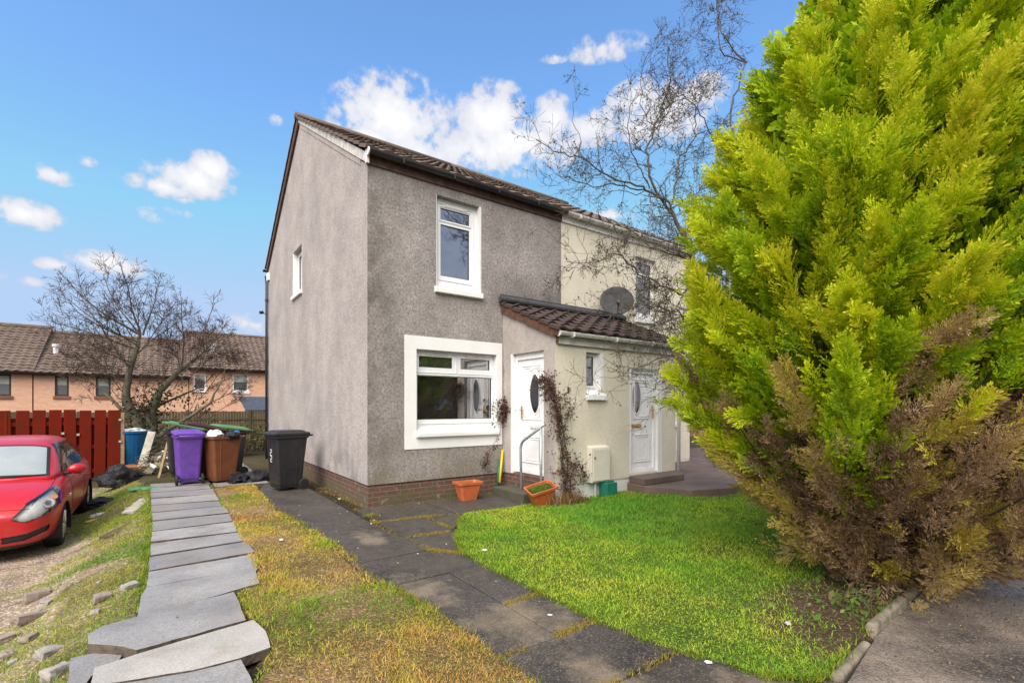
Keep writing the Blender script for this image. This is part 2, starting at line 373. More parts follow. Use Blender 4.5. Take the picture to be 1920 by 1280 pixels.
def brick(name, c1, c2, mortar, bw=0.225, rh=0.075, moss=None):
    k = NT(name); g = k.n('ShaderNodeNewGeometry'); s = k.n('ShaderNodeSeparateXYZ'); k.link(g.outputs['Position'], s.inputs[0])
    cb = k.n('ShaderNodeCombineXYZ'); k.link(k.math('ADD', s.outputs[0], s.outputs[1]), cb.inputs[0]); k.link(s.outputs[2], cb.inputs[1])
    bt = k.n('ShaderNodeTexBrick'); k.link(cb.outputs[0], bt.inputs['Vector']); bt.inputs['Scale'].default_value = 1.0
    bt.inputs['Brick Width'].default_value = bw; bt.inputs['Row Height'].default_value = rh; bt.inputs['Mortar Size'].default_value = 0.006; bt.inputs['Bias'].default_value = 0.0
    bt.inputs['Color1'].default_value = c1 + (1,); bt.inputs['Color2'].default_value = c2 + (1,); bt.inputs['Mortar'].default_value = mortar + (1,)
    p = k.pos(); c = k.mix(k.rng(k.noise(p, 30, 5), 0.35, 0.7, 0, 0.45), bt.outputs['Color'], tuple(x * 0.45 for x in c1))
    if moss:
        m = k.math('MULTIPLY', k.rng(k.noise(p, 3.0, 6, 0.65), 0.38, 0.58), posmask(k, 2, 0.33, 0.06))
        c = k.mix(k.math('MULTIPLY', m, 0.9), c, moss)
        c = k.mix(k.rng(k.noise(p, 7, 5, 0.6), 0.60, 0.70, 0, 0.5), c, (0.30, 0.27, 0.24))
    k.col(c); k.rough(0.9); k.bump(k.math('ADD', k.math('MULTIPLY', bt.outputs['Fac'], -1.0), k.math('MULTIPLY', k.noise(p, 60, 3), 0.4)), 0.5, 0.008)
    return k.m
MAT['brick'] = brick('red brick', (0.15, 0.062, 0.045), (0.105, 0.048, 0.036), (0.20, 0.175, 0.15), moss=(0.085, 0.085, 0.035))
MAT['far_brick'] = brick('salmon brick', (0.80, 0.48, 0.325), (0.70, 0.39, 0.26), (0.70, 0.48, 0.36))
MAT['far_brick_red'] = brick('red far brick', (0.30, 0.105, 0.07), (0.26, 0.09, 0.06), (0.3, 0.2, 0.16))
def tilemat(name, c1, c2, moss, lo=0.5):
    k = NT(name); p = k.pos()
    cell = k.n('ShaderNodeTexVoronoi'); cell.inputs['Scale'].default_value = 3.2; k.link(p, cell.inputs['Vector'])
    cs = k.n('ShaderNodeSeparateColor'); k.link(cell.outputs['Color'], cs.inputs[0])
    c = k.mix(cs.outputs[0], c1, c2)
    c = k.mix(k.rng(k.noise(p, 5, 6, 0.65), lo, lo + 0.18), c, moss)
    c = k.mix(k.rng(k.noise(p, 45, 3), 0.4, 0.65, 0, 0.4), c, tuple(x * 0.4 for x in c1))
    k.col(c); k.rough(0.85); k.bump(k.noise(p, 60, 4), 0.4, 0.008); return k.m
MAT['tile_main'] = tilemat('roof tile', (0.17, 0.12, 0.095), (0.12, 0.085, 0.068), (0.115, 0.11, 0.055), 0.52)
MAT['tile_porch'] = tilemat('porch tile', (0.068, 0.042, 0.034), (0.045, 0.030, 0.026), (0.05, 0.045, 0.025), 0.58)
MAT['tile_far'] = tilemat('far roof tile', (0.19, 0.13, 0.105), (0.125, 0.086, 0.072), (0.14, 0.12, 0.055), 0.50)
def glass(name, tintc=(1, 1, 1), minrefl=0.05, rough=0.0, glc=(1, 1, 1)):
    k = NT(name); t = k.t; t.nodes.remove(k.b)
    tr = k.n('ShaderNodeBsdfTransparent'); tr.inputs[0].default_value = tintc + (1,)
    gl = k.n('ShaderNodeBsdfGlossy'); gl.inputs['Roughness'].default_value = rough; gl.inputs[0].default_value = glc + (1,)
    lw = k.n('ShaderNodeFresnel'); lw.inputs['IOR'].default_value = 1.5
    f = k.math('ADD', k.math('MULTIPLY', lw.outputs[0], 1.7), minrefl)
    mx = k.n('ShaderNodeMixShader'); k.link(f, mx.inputs[0]); k.link(tr.outputs[0], mx.inputs[1]); k.link(gl.outputs[0], mx.inputs[2])
    k.link(mx.outputs[0], k.out.inputs['Surface']); return k.m
MAT['glass'] = glass('window glass', (0.95, 0.97, 0.97), 0.18)
MAT['glass_upper'] = glass('upper window glass', (0.55, 0.60, 0.66), 0.26, 0.0, (0.62, 0.70, 0.86))
MAT['glass_dark'] = glass('dark glass', (0.12, 0.13, 0.13), 0.06, 0.05)

# ------------------------------------------------------------------ helpers: building parts
def fmap(X0=0, Y0=0): return lambda u, v, d: (u, Y0 + d, v)          # wall facing -Y
def smap(X0): return lambda u, v, d: (X0 + d, u, v)                  # wall facing -X
def rmap(X0): return lambda u, v, d: (X0 - d, u, v)                  # wall facing +X
def bmap(Y0): return lambda u, v, d: (u, Y0 - d, v)                  # wall facing +Y
def wsheet(mb, mp, u0, u1, v0, v1, holes=(), d=0.0, rev=0.0, mi=0, rmi=None, revbottom=True):
    us = sorted({u0, u1} | {h[0] for h in holes} | {h[1] for h in holes}); vs = sorted({v0, v1} | {h[2] for h in holes} | {h[3] for h in holes})
    for i in range(len(us) - 1):
        for j in range(len(vs) - 1):
            cu, cv = (us[i] + us[i + 1]) / 2, (vs[j] + vs[j + 1]) / 2
            if any(h[0] < cu < h[1] and h[2] < cv < h[3] for h in holes): continue
            mb.quad(mp(us[i], vs[j], d), mp(us[i + 1], vs[j], d), mp(us[i + 1], vs[j + 1], d), mp(us[i], vs[j + 1], d), mi)
    if rev:
        rm = mi if rmi is None else rmi
        for (a, b, c, e) in holes:
            mb.quad(mp(a, c, d), mp(a, e, d), mp(a, e, d + rev), mp(a, c, d + rev), rm)
            mb.quad(mp(b, c, d), mp(b, e, d), mp(b, e, d + rev), mp(b, c, d + rev), rm)
            mb.quad(mp(a, e, d), mp(b, e, d), mp(b, e, d + rev), mp(a, e, d + rev), mi)
            mb.quad(mp(a, c, d), mp(b, c, d), mp(b, c, d + rev), mp(a, c, d + rev), rm)
def mbox(mb, mp, u0, u1, v0, v1, d0, d1, mi=0):
    p = [mp(u, v, d) for d in (d0, d1) for v in (v0, v1) for u in (u0, u1)]
    mb.add(p, [(0, 2, 3, 1), (4, 5, 7, 6), (0, 1, 5, 4), (2, 6, 7, 3), (0, 4, 6, 2), (1, 3, 7, 5)], mi)
def ring(mb, mp, u0, u1, v0, v1, w, d0, d1, mi=0):
    mbox(mb, mp, u0, u1, v0, v0 + w, d0, d1, mi); mbox(mb, mp, u0, u1, v1 - w, v1, d0, d1, mi)
    mbox(mb, mp, u0, u0 + w, v0 + w, v1 - w, d0, d1, mi); mbox(mb, mp, u1 - w, u1, v0 + w, v1 - w, d0, d1, mi)
def window(parent, mp, box, panes, d=0.09, sash=(), frame_mat='upvc', glass_mat='glass', vents=(), name='window'):
    u0, u1, v0, v1 = box
    mb = MB(); wsheet(mb, mp, u0, u1, v0, v1, panes, d, 0.045)
    for (a, b, c, e) in sash:
        ring(mb, mp, a, b, c, e, 0.012, d - 0.014, d - 0.001)
    w = mb.build(name, MAT[frame_mat], parent, bevel=0.004)
    for p in panes:
        g = MB(); mbox(g, mp, p[0] - .004, p[1] + .004, p[2] - .004, p[3] + .004, d + 0.024, d + 0.030)
        g.build('pane', MAT[glass_mat], w)
        s = MB(); ring(s, mp, p[0] + .001, p[1] - .001, p[2] + .001, p[3] - .001, 0.007, d + 0.012, d + 0.022); s.build('gasket', MAT['rubber'], w)
    for (a, b, c, e) in vents:
        s = MB(); mbox(s, mp, a, b, c, e, d - 0.022, d - 0.002); s.build('trickle_vent', MAT['upvc_dirty'], w, bevel=0.003)
    return w
def tile_roof(mb, p0, along, up, L, S, pitch=0.30, amp=0.028, course=0.33, step=0.022, nper=6, thick=0.05, jit=0.0, seed=1):
    """pantile slope: p0 eave corner, unit vectors along the eave and up the slope"""
    rr = random.Random(seed)
    p0 = Vector(p0); al = Vector(along).normalized(); uv = Vector(up).normalized(); nn = al.cross(uv).normalized()
    if nn.z < 0: nn = -nn
    nc = max(2, int(round(L / pitch)) * nper); nr = int(math.ceil(S / course))
    rows = []
    for r in range(nr):
        s0 = r * course; s1 = min(S, (r + 1) * course + 0.015)
        rows.append((s0, step)); rows.append((s1, 0.0))
    vs = []; fs = []
    offs = [rr.uniform(-jit, jit) for _ in range((nc // nper + 2) * nr)]
    for k, (s_, h) in enumerate(rows):
        for c in range(nc + 1):
            ph = (c % nper) / nper
            prof = amp * (math.sin(ph * 2 * math.pi) * 0.5 + (0.5 if ph < 0.5 else 0.35) - 0.3)
            o = offs[(c // nper) * nr + k // 2]
            vs.append(p0 + al * (L * c / nc) + uv * s_ + nn * (h + prof + o))
    W = nc + 1
    for k in range(len(rows) - 1):
        for c in range(nc): fs.append((k * W + c, k * W + c + 1, (k + 1) * W + c + 1, (k + 1) * W + c))
    mb.add(vs, fs)
    for c0 in (0, nc):           # verge edges
        n = len(rows); base = [vs[k * W + c0] for k in range(n)]; lo = [p - nn * thick for p in base]
        mb.add(base + lo, [(k, k + 1, n + k + 1, n + k) for k in range(n - 1)])
    base = [vs[c] for c in range(W)]; lo = [p - nn * thick * 0.8 for p in base]
    mb.add(base + lo, [(k, k + 1, W + k + 1, W + k) for k in range(W - 1)])
def gutter(mb, p0, p1, r=0.056, drop=0.0):
    """half-round gutter with rolled rim, drawn as an open trough of real thickness"""
    p0, p1 = Vector(p0), Vector(p1); ax = (p1 - p0).normalized(); side = ax.cross(Vector((0, 0, 1))).normalized()
    sec = []
    for rad in (r, r - 0.006):
        pts = [(math.cos(math.pi + math.pi * k / 12) * rad, math.sin(math.pi + math.pi * k / 12) * rad) for k in range(13)]
        sec += pts if rad == r else pts[::-1]
    mb.loft([[p + side * a + Vector((0, 0, b)) for a, b in sec] for p in (p0, p1)], cap=True)

PX0, PW, RX, PD = 3.934, 8.245, 8.75, 1.46      # party line, right end, house depth, porch projection
RIDGE_Y = 4.62
def roofz(y): return 5.25 + (8.06 - 5.25) * y / RIDGE_Y if y <= RIDGE_Y else 8.06 - (8.06 - 5.58) * (y - RIDGE_Y) / (RX - RIDGE_Y)

# ================================================================== the grey harled house
house = thing('harled_house', 'grey harled end house with brown fascia, black gutter and large white framed front window', 'house', (0, 0, 0))
F = fmap(); Gm = smap(0.0)
LOW = (0.80, 2.376, 1.09, 2.487); UP = (1.165, 2.012, 3.51, 5.09)
mb = MB(); wsheet(mb, F, 0.0, PX0, 0.345, 5.26, [LOW, UP], 0.0, 0.14)
mb.quad((0, 0, .345), (PX0, 0, .345), (PX0, .035, .345), (0, .035, .345))
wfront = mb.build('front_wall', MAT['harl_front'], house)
mb = MB(); GW = (4.33, 5.26, 4.14, 5.24)
def gq(a, b): mb.quad(Gm(a[0], a[1], 0), Gm(b[0], b[1], 0), Gm(b[0], roofz(b[0]), 0), Gm(a[0], roofz(a[0]), 0))
gq((0, .345), (GW[0], .345))
mb.quad(Gm(GW[0], .345, 0), Gm(GW[1], .345, 0), Gm(GW[1], GW[2], 0), Gm(GW[0], GW[2], 0))
mb.add([Gm(GW[0], GW[3], 0), Gm(GW[1], GW[3], 0), Gm(GW[1], roofz(GW[1]), 0), Gm(RIDGE_Y, roofz(RIDGE_Y), 0), Gm(GW[0], roofz(GW[0]), 0)], [(0, 1, 2, 3, 4)])
gq((GW[1], .345), (RX, .345))
for u in (GW[0], GW[1]): mb.quad(Gm(u, GW[2], 0), Gm(u, GW[3], 0), Gm(u, GW[3], .16), Gm(u, GW[2], .16))
for v in (GW[2], GW[3]): mb.quad(Gm(GW[0], v, 0), Gm(GW[1], v, 0), Gm(GW[1], v, .16), Gm(GW[0], v, .16))
mb.quad((0, 0, .345), (0, RX, .345), (.035, RX, .345), (.035, 0, .345))
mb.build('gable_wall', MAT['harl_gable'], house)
mb = MB(); mb.quad((0, RX, -.1), (PX0, RX, -.1), (PX0, RX, 5.58), (0, RX, 5.58)); mb.build('rear_wall', MAT['harl_gable'], house)
mb = MB()
mb.add([(PX0 - .05, 0.02, -.1), (PX0 - .05, RX - .02, -.1), (PX0 - .05, RX - .02, 5.55), (PX0 - .05, RIDGE_Y, 8.0), (PX0 - .05, .02, 5.22)], [(0, 1, 2, 3, 4)])
mb.quad((0.04, .15, 2.85), (PX0 - .06, .15, 2.85), (PX0 - .06, RX - .05, 2.85), (0.04, RX - .05, 2.85))
mb.quad((0.04, 1.7, .4), (PX0 - .06, 1.7, .4), (PX0 - .06, 1.7, 2.84), (0.04, 1.7, 2.84))
mb.quad((0.04, 3.2, 2.9), (PX0 - .06, 3.2, 2.9), (PX0 - .06, 3.2, 5.4), (0.04, 3.2, 5.4))
mb.quad((0.04, .15, .42), (PX0 - .06, .15, .42), (PX0 - .06, 3.6, .42), (0.04, 3.6, .42))
mb.build('room_wall', MAT['room'], house)
mb = MB(); mb.box(0.022, PX0, 0.022, 0.2, -.25, .344); mb.box(0.022, 0.2, 0.2, RX, -.3, .344); mb.build('brick_plinth', MAT['brick'], house)
# roof of the grey house
sl = Vector((0, RIDGE_Y + .16, 8.25 - 5.47)); SL = sl.length
mb = MB(); tile_roof(mb, (-0.075, -0.13, 5.455), (1, 0, 0), sl, PX0 + .075, SL, jit=0.004, seed=3)
sl2 = Vector((0, -(RX + .12 - RIDGE_Y), 8.25 - 5.72)); tile_roof(mb, (-0.075, RX + .14, 5.70), (1, 0, 0), sl2, PX0 + .075, sl2.length, jit=0.004, seed=4)
roof = mb.build('roof', MAT['tile_main'], house)
mb = MB(); mb.tube([(-.085, RIDGE_Y + .03, 8.245), (PX0, RIDGE_Y + .03, 8.245)], 0.085, 12); mb.build('ridge_tiles', MAT['tile_main'], roof, smooth=True)
def rake(mb, x0, x1, ya, yb, lo, hi):
    za, zb = roofz(ya), roofz(yb)
    p = [(x, y, z + h) for x in (x0, x1) for (y, z) in ((ya, za), (yb, zb)) for h in (lo, hi)]
    mb.add(p, [(0, 1, 3, 2), (4, 6, 7, 5), (0, 4, 5, 1), (2, 3, 7, 6), (0, 2, 6, 4), (1, 5, 7, 3)])
mb = MB(); rake(mb, -.03, 0.02, .015, RIDGE_Y - .05, .03, .185); mb.build('bargeboard', MAT['grey_board'], house)
mb = MB(); rake(mb, -.012, 0.02, .3, RIDGE_Y - .1, -.075, .028); mb.build('verge_cement', MAT['harl_porch'], house)
mb = MB(); rake(mb, -.05, 0.02, RIDGE_Y - .05, RX, -.03, .19); mb.build('bargeboard', MAT['brown_board'], house)
mb = MB(); mb.box(-.02, PX0, -.03, -.002, 5.252, 5.43); mb.build('fascia', MAT['brown_board'], house)
mb = MB(); mb.box(-.034, .012, -.055, .012, 5.255, 5.47); mb.build('bargeboard_end', MAT['white_paint'], house, bevel=0.004)
mb = MB(); gutter(mb, (-0.02, -.115, 5.43), (PX0 + .05, -.115, 5.425), 0.066)
gt = mb.build('gutter', MAT['gutter_black'], house)
mb = MB(); mb.cyl((-.03, -.115, 5.40), (1, 0, 0), .062, .018, 20); mb.build('end_cap', MAT['upvc'], gt, bevel=.003)
for x in (0.5, 1.4, 2.3, 3.2):
    mb = MB(); mb.box(x, x + .03, -.185, -.03, 5.352, 5.362); mb.box(x, x + .03, -.19, -.18, 5.352, 5.43); mb.build('bracket', MAT['gutter_black'], gt)
mb = MB(); mb.tube([(-.06, RX - .12, -.2), (-.06, RX - .12, 5.15), (-.05, RX + .05, 5.45)], 0.036, 10); dp = mb.build('downpipe', MAT['gutter_black'], house, smooth=True)
for z in (1.0, 2.9, 4.7):
    mb = MB(); mb.tube([(-.06, RX - .12, z - .04), (-.06, RX - .12, z + .04)], 0.047, 10); mb.build('pipe_clip', MAT['gutter_black'], dp)
mb = MB(); mb.box(-.055, .0, RX - .3, RX - .05, 5.28, 5.50); mb.build('bargeboard_end', MAT['white_paint'], house)
mb = MB(); gutter(mb, (-0.12, RX + .13, 5.66), (PX0, RX + .13, 5.66), 0.066); mb.build('gutter', MAT['gutter_black'], house)
mb = MB(); mb.tube([(0.05, RX + .02, 4.3), (-.12, RX + .05, 4.34)], .012, 6); mb.cyl((-.17, RX + .05, 4.36), (1, 0.2, .3), .045, .10, 12); mb.build('wall_light', MAT['gutter_black'], house)

# lower window with its white painted band
mb = MB(); OUT = (0.60, 2.494, 0.86, 2.70)
for (a, b, c, e) in ((OUT[0], OUT[1], OUT[2], LOW[2]), (OUT[0], OUT[1], LOW[3], OUT[3]), (OUT[0], LOW[0], LOW[2], LOW[3]), (LOW[1], OUT[1], LOW[2], LOW[3])):
    mbox(mb, F, a, b, c, e, -.014, .0)
# white reveals
mbox(mb, F, LOW[0], LOW[0] + .004, LOW[2], LOW[3], -.014, .13); mbox(mb, F, LOW[1] - .004, LOW[1], LOW[2], LOW[3], -.014, .13); mbox(mb, F, LOW[0] + .004, LOW[1] - .004, LOW[3] - .004, LOW[3], -.002, .13, 1)
k = NT('flaked white paint'); pp = k.pos()
c = k.mix(k.rng(k.noise(pp, 2.2, 6, .6), .45, .75, 0, .35), (0.78, 0.785, 0.775), (0.60, 0.60, 0.58))
vor = k.n('ShaderNodeTexVoronoi'); vor.inputs['Scale'].default_value = 2.4; k.link(pp, vor.inputs['Vector'])
fl = k.math('LESS_THAN', k.math('ADD', vor.outputs['Distance'], k.math('MULTIPLY', k.noise(pp, 30, 4), .09)), 0.082)
c = k.mix(k.math('MULTIPLY', fl, .8), c, (0.10, 0.09, 0.085)); k.col(c); k.rough(.7); k.bump(k.noise(pp, 70, 4), .35, .006)
MAT['flaked'] = k.m
band = mb.build('window_band', [MAT['flaked'], MAT['harl_porch']], house, bevel=.003)
win = window(house, F, (LOW[0] + .004, LOW[1] - .004, 1.185, 2.483), [(0.862, 2.325, 1.335, 2.065), (0.893, 1.515, 2.205, 2.39), (1.68, 2.283, 2.205, 2.39)], 0.09,
             sash=[(.835, 1.59, 2.115, 2.44), (1.602, 2.345, 2.115, 2.44), (.83, 2.355, 1.26, 2.09)], vents=[(1.0, 1.42, 2.415, 2.45), (1.77, 2.18, 2.415, 2.45)])
mb = MB(); mbox(mb, F, LOW[0] + .005, LOW[1] - .005, 1.10, 1.184, .02, .13); mb.add([F(.79, 1.12, -.075), F(2.40, 1.12, -.075), F(2.40, 1.185, .10), F(.79, 1.185, .10), F(.79, 1.05, -.075), F(2.40, 1.05, -.075), F(2.40, 1.05, .0), F(.79, 1.05, .0)], [(0, 1, 2, 3), (0, 4, 5, 1), (4, 7, 6, 5), (0, 3, 7, 4), (1, 5, 6, 2)])
mb.build('window_sill', MAT['white_paint'], house, bevel=.012, seg=3)
def drape(name, mat, x0, x1, y, z0, z1, waves, amp, parent):
    n = waves * 8; vs = []
    for i in range(n + 1):
        x = x0 + (x1 - x0) * i / n; yy = y + amp * math.sin(i / n * waves * 2 * math.pi) + amp * .4 * math.sin(i * .37)
        vs += [(x, yy, z0), (x + .01 * math.sin(i * .9), yy, z1)]
    mb = MB(); mb.add(vs, [(2 * i, 2 * i + 2, 2 * i + 3, 2 * i + 1) for i in range(n)]); o = mb.build(name, MAT[mat], parent, smooth=True); return o
drape('curtain', 'curtain', 2.08, 2.36, .30, .9, 2.2, 5, .025, house)
drape('curtain', 'curtain_red', 2.20, 2.37, .25, .9, 2.2, 3, .022, house)
drape('net_curtain', 'curtain', 1.98, 2.34, .38, 1.1, 1.6, 7, .015, house)
mb = MB(); mb.box(.84, 2.34, .20, .204, 2.10, 2.47); mb.build('roller_blind', MAT['blind'], house)
mb = MB(); mb.box(1.2, 1.98, .24, .244, 4.68, 5.06); mb.build('roller_blind', MAT['curtain'], house)

# upper window
for a_, b_ in ((UP[1] - .004, UP[1] + .035), (UP[0], UP[0] + .004)):
    mbu = MB(); mbox(mbu, F, a_, b_, UP[2], UP[3], -.006, .12); mbu.build('window_reveal', MAT['white_paint'], house)
window(house, F, (UP[0] + .004, UP[1] - .004, 3.56, 5.085), [(1.295, 1.862, 3.78, 4.655), (1.295, 1.862, 4.735, 4.935)], 0.10,
       glass_mat='glass_upper', sash=[(1.24, 1.935, 3.70, 5.01), (1.27, 1.885, 4.705, 4.965)], vents=[(1.38, 1.80, 4.967, 4.995)])
mb = MB(); mb.add([F(1.13, 3.54, -.07), F(2.055, 3.54, -.07), F(2.055, 3.59, .10), F(1.13, 3.59, .10), F(1.13, 3.455, -.07), F(2.055, 3.455, -.07), F(2.055, 3.455, .02), F(1.13, 3.455, .02)], [(0, 1, 2, 3), (0, 4, 5, 1), (4, 7, 6, 5), (0, 3, 7, 4), (1, 5, 6, 2)])
mb.build('window_sill', MAT['flaked'], house, bevel=.006)
drape('curtain', 'curtain', 1.74, 2.0, .26, 3.6, 5.0, 4, .02, house)

# gable window
window(house, Gm, (GW[0] + .02, GW[1] - .02, 4.2, GW[3] - .01), [(4.43, 5.16, 4.30, 5.13)], 0.11, sash=[(4.37, 5.21, 4.23, 5.19)])
mb = MB(); mbox(mb, Gm, GW[0] - .03, GW[1] + .03, 4.10, 4.19, -.055, .12); mb.build('window_sill', MAT['white_paint'], house, bevel=.008)
for a_, b_ in ((GW[1] - .004, GW[1] + .02), (GW[0] - .001, GW[0] + .006)):
    mb = MB(); mbox(mb, Gm, a_, b_, 4.19, GW[3], -.004, .11); mb.build('window_reveal', MAT['white_paint'], house)

# door side of the porch (belongs to the grey house)
S = smap(2.518); DL = (-1.177, -.305, .392, 2.475)
mb = MB()
def pz(y): return 3.315 + (3.315 - 2.70) * y / PD
ys = [-PD, DL[0], DL[1], 0.0]
mb.quad(S(-PD, .02, 0), S(DL[0], .02, 0), S(DL[0], pz(DL[0]), 0), S(-PD, pz(-PD), 0))
mb.quad(S(DL[0], DL[3], 0), S(DL[1], DL[3], 0), S(DL[1], pz(DL[1]), 0), S(DL[0], pz(DL[0]), 0))
mb.quad(S(DL[1], .36, 0), S(0, .36, 0), S(0, pz(0), 0), S(DL[1], pz(DL[1]), 0))
for v in (DL[3],): mb.quad(S(DL[0], v, 0), S(DL[1], v, 0), S(DL[1], v, .14), S(DL[0], v, .14))
mb.quad(S(DL[0], DL[2], 0), S(DL[0], DL[3], 0), S(DL[0], DL[3], .14), S(DL[0], DL[2], .14))
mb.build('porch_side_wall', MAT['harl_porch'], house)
mb = MB(); mbox(mb, S, DL[1] - .002, DL[1] + .045, .37, DL[3] + .01, -.008, .14); mb.build('door_jamb', MAT['white_paint'], house)
mb = MB(); mbox(mb, S, DL[0], .0, -.1, .385, .012, .25); mb.build('step_brick', MAT['brick'], house)
def door(parent, mp, u0, u1, v0, v1, d, hinge_left, handle_u, oval_u, plate_mat, oval_v=(1.44, 2.08), lb_v=1.16):
    """panelled white door with a pointed oval light, fan moulding, letter plate and lever handle"""
    fr = MB(); ring(fr, mp, u0, u1, v0, v1, .062, d - .03, d + .05); o = fr.build('door_frame', MAT['upvc'], parent, bevel=.004)
    a, b, c, e = u0 + .064, u1 - .064, v0 + .064, v1 - .064
    mbd = MB(); mbox(mbd, mp, a, b, c, e, d, d + .045)
    w = b - a
    def panel(p, q, r, s):
        ring(mbd, mp, p, q, r, s, .022, d - .012, d - .0005); ring(mbd, mp, p + .05, q - .05, r + .045, s - .045, .014, d - .008, d - .0005)
    panel(a + .10, b - .10, c + .12, lb_v - .16)
    panel(a + .10, b - .10, lb_v + .12, e - .10)
    dr = mbd.build('door', MAT['upvc'], parent, bevel=.005)
    # pointed oval light
    def oval(su, sv, dd, n=28):
        pts = []
        vm = (oval_v[0] + oval_v[1]) / 2; hv = (oval_v[1] - oval_v[0]) / 2 + sv
        for i in range(n):
            t = 2 * math.pi * i / n; pu = math.cos(t); pv = math.sin(t)
            pts.append(mp(oval_u + (w * .185 + su) * pu * (1 - .18 * pv ** 2), vm + hv * pv * (1.0 if pv > 0 else 1.0 + .06 * pv * pv), dd))
        return pts
    g = MB(); g.loft([oval(0, 0, d - .006), oval(0, 0, d + .006)]); gl = g.build('door_glass', MAT['glass_dark'], dr)
    g = MB(); o1, o2, o3 = oval(.028, .03, d - .004), oval(.016, .018, d - .018), oval(0, 0, d - .010)
    g.loft([o1, o2, o3], cap=False); g.build('glass_bead', MAT['upvc'], dr, smooth=True)
    g = MB()
    for i in range(9):
        t = math.pi * (i + .5) / 9
        p0_ = (oval_u + math.cos(t) * w * .10, oval_v[1] + .055 + math.sin(t) * .045); p1_ = (oval_u + math.cos(t) * w * .22, oval_v[1] + .055 + math.sin(t) * .115)
        g.tube([mp(p0_[0], p0_[1], d - .004), mp(p1_[0], p1_[1], d - .004)], .009, 6)
    g.build('fan_moulding', MAT['upvc'], dr)
    g = MB(); mbox(g, mp, oval_u - .13, oval_u + .13, lb_v - .032, lb_v + .032, d - .016, d - .001); mbox(g, mp, oval_u - .11, oval_u + .11, lb_v - .02, lb_v + .02, d - .024, d - .016)
    g.build('letter_plate', MAT[plate_mat], dr, bevel=.004)
    g = MB(); mbox(g, mp, handle_u - .017, handle_u + .017, 1.33, 1.56, d - .045, d - .0315)
    s_ = 1 if oval_u > handle_u else -1
    g.tube([mp(handle_u, 1.49, d - .045), mp(handle_u, 1.49, d - .085), mp(handle_u + s_ * .11, 1.485, d - .088)], .010, 8)
    g.build('handle', MAT['gold'], dr, bevel=.002)
    return dr
door(house, S, DL[0] + .0, DL[1] - .004, .395, DL[3] - .045, .09, True, -.50, -.84, 'upvc_dirty', (1.46, 2.10), 1.20)
mb = MB(); mbox(mb, S, DL[0] - .0, DL[1] - .004, DL[3] - .046, DL[3] - .001, .065, .14); mb.build('door_head', MAT['upvc'], house)

# ================================================================== the cream neighbour
cream = thing('cream_house', 'cream rendered neighbouring house with white gutter and tiled entrance porch', 'house', (PX0, 0, 0))
NW = (6.19, 6.90, 3.53, 4.98); NL = (6.3, 7.7, 1.1, 2.45)
mb = MB(); wsheet(mb, F, PX0 + .002, PW, .24, 5.26, [NW, NL], 0.0, .13); mb.build('front_wall', MAT['harl_cream'], cream)
mb = MB(); E_ = rmap(PW)
mb.add([E_(0, -.1, 0), E_(RX, -.1, 0), E_(RX, 5.56, 0), E_(RIDGE_Y, 8.04, 0), E_(0, 5.25, 0)], [(0, 1, 2, 3, 4)])
mb.quad((PX0, RX, -.1), (PW, RX, -.1), (PW, RX, 5.58), (PX0, RX, 5.58)); mb.build('gable_wall', MAT['harl_cream'], cream)
mb = MB(); mb.quad((PX0 + .1, 3.0, 0), (PW - .1, 3.0, 0), (PW - .1, 3.0, 5.4), (PX0 + .1, 3.0, 5.4)); mb.quad((PX0 + .1, .15, 2.85), (PW - .1, .15, 2.85), (PW - .1, 3, 2.85), (PX0 + .1, 3, 2.85)); mb.build('room_wall', MAT['room'], cream)
mb = MB(); mb.box(PX0 + .005, PW - .01, .012, .2, -.2, .239); mb.build('plinth', MAT['white_paint'], cream)
mb = MB(); tile_roof(mb, (PX0 + .002, -0.13, 5.455), (1, 0, 0), sl, PW + .07 - PX0, SL, jit=.004, seed=7)
tile_roof(mb, (PX0 + .002, RX + .14, 5.70), (1, 0, 0), sl2, PW + .07 - PX0, sl2.length, seed=8)
nroof = mb.build('roof', MAT['tile_main'], cream)
mb = MB(); mb.tube([(PX0 + .004, RIDGE_Y + .03, 8.245), (PW + .07, RIDGE_Y + .03, 8.245)], 0.085, 12); mb.build('ridge_tiles', MAT['tile_main'], nroof, smooth=True)
mb = MB(); mb.box(PX0 + .002, PW + .04, -.034, -.002, 5.252, 5.40); mb.build('fascia', MAT['white_paint'], cream)
mb = MB(); gutter(mb, (PX0 + .055, -.115, 5.425), (PW + .05, -.115, 5.42), .066); g2 = mb.build('gutter', MAT['upvc_dirty'], cream)
for x in (4.3, 5.2, 6.1, 7.0, 7.8):
    mb = MB(); mb.box(x, x + .03, -.186, -.034, 5.347, 5.357); mb.box(x, x + .03, -.19, -.181, 5.35, 5.43); mb.build('bracket', MAT['upvc_dirty'], g2)
window(cream, F, (NW[0], NW[1], NW[2] + .06, NW[3]), [(NW[0] + .08, NW[1] - .08, 3.72, 4.55), (NW[0] + .08, NW[1] - .08, 4.64, 4.88)], .09, sash=[(NW[0] + .04, NW[1] - .04, 3.63, 4.94)])
mb = MB(); mbox(mb, F, NW[0] - .03, NW[1] + .03, 3.47, 3.58, -.06, .10); mb.build('window_sill', MAT['white_paint'], cream, bevel=.006)
window(cream, F, (NL[0], NL[1], NL[2] + .06, NL[3]), [(NL[0] + .09, 6.96, 1.3, 2.34), (7.04, NL[1] - .09, 1.3, 2.34)], .09)
mb = MB(); mbox(mb, F, NL[0] - .03, NL[1] + .03, 1.05, 1.15, -.06, .10); mb.build('window_sill', MAT['white_paint'], cream, bevel=.006)
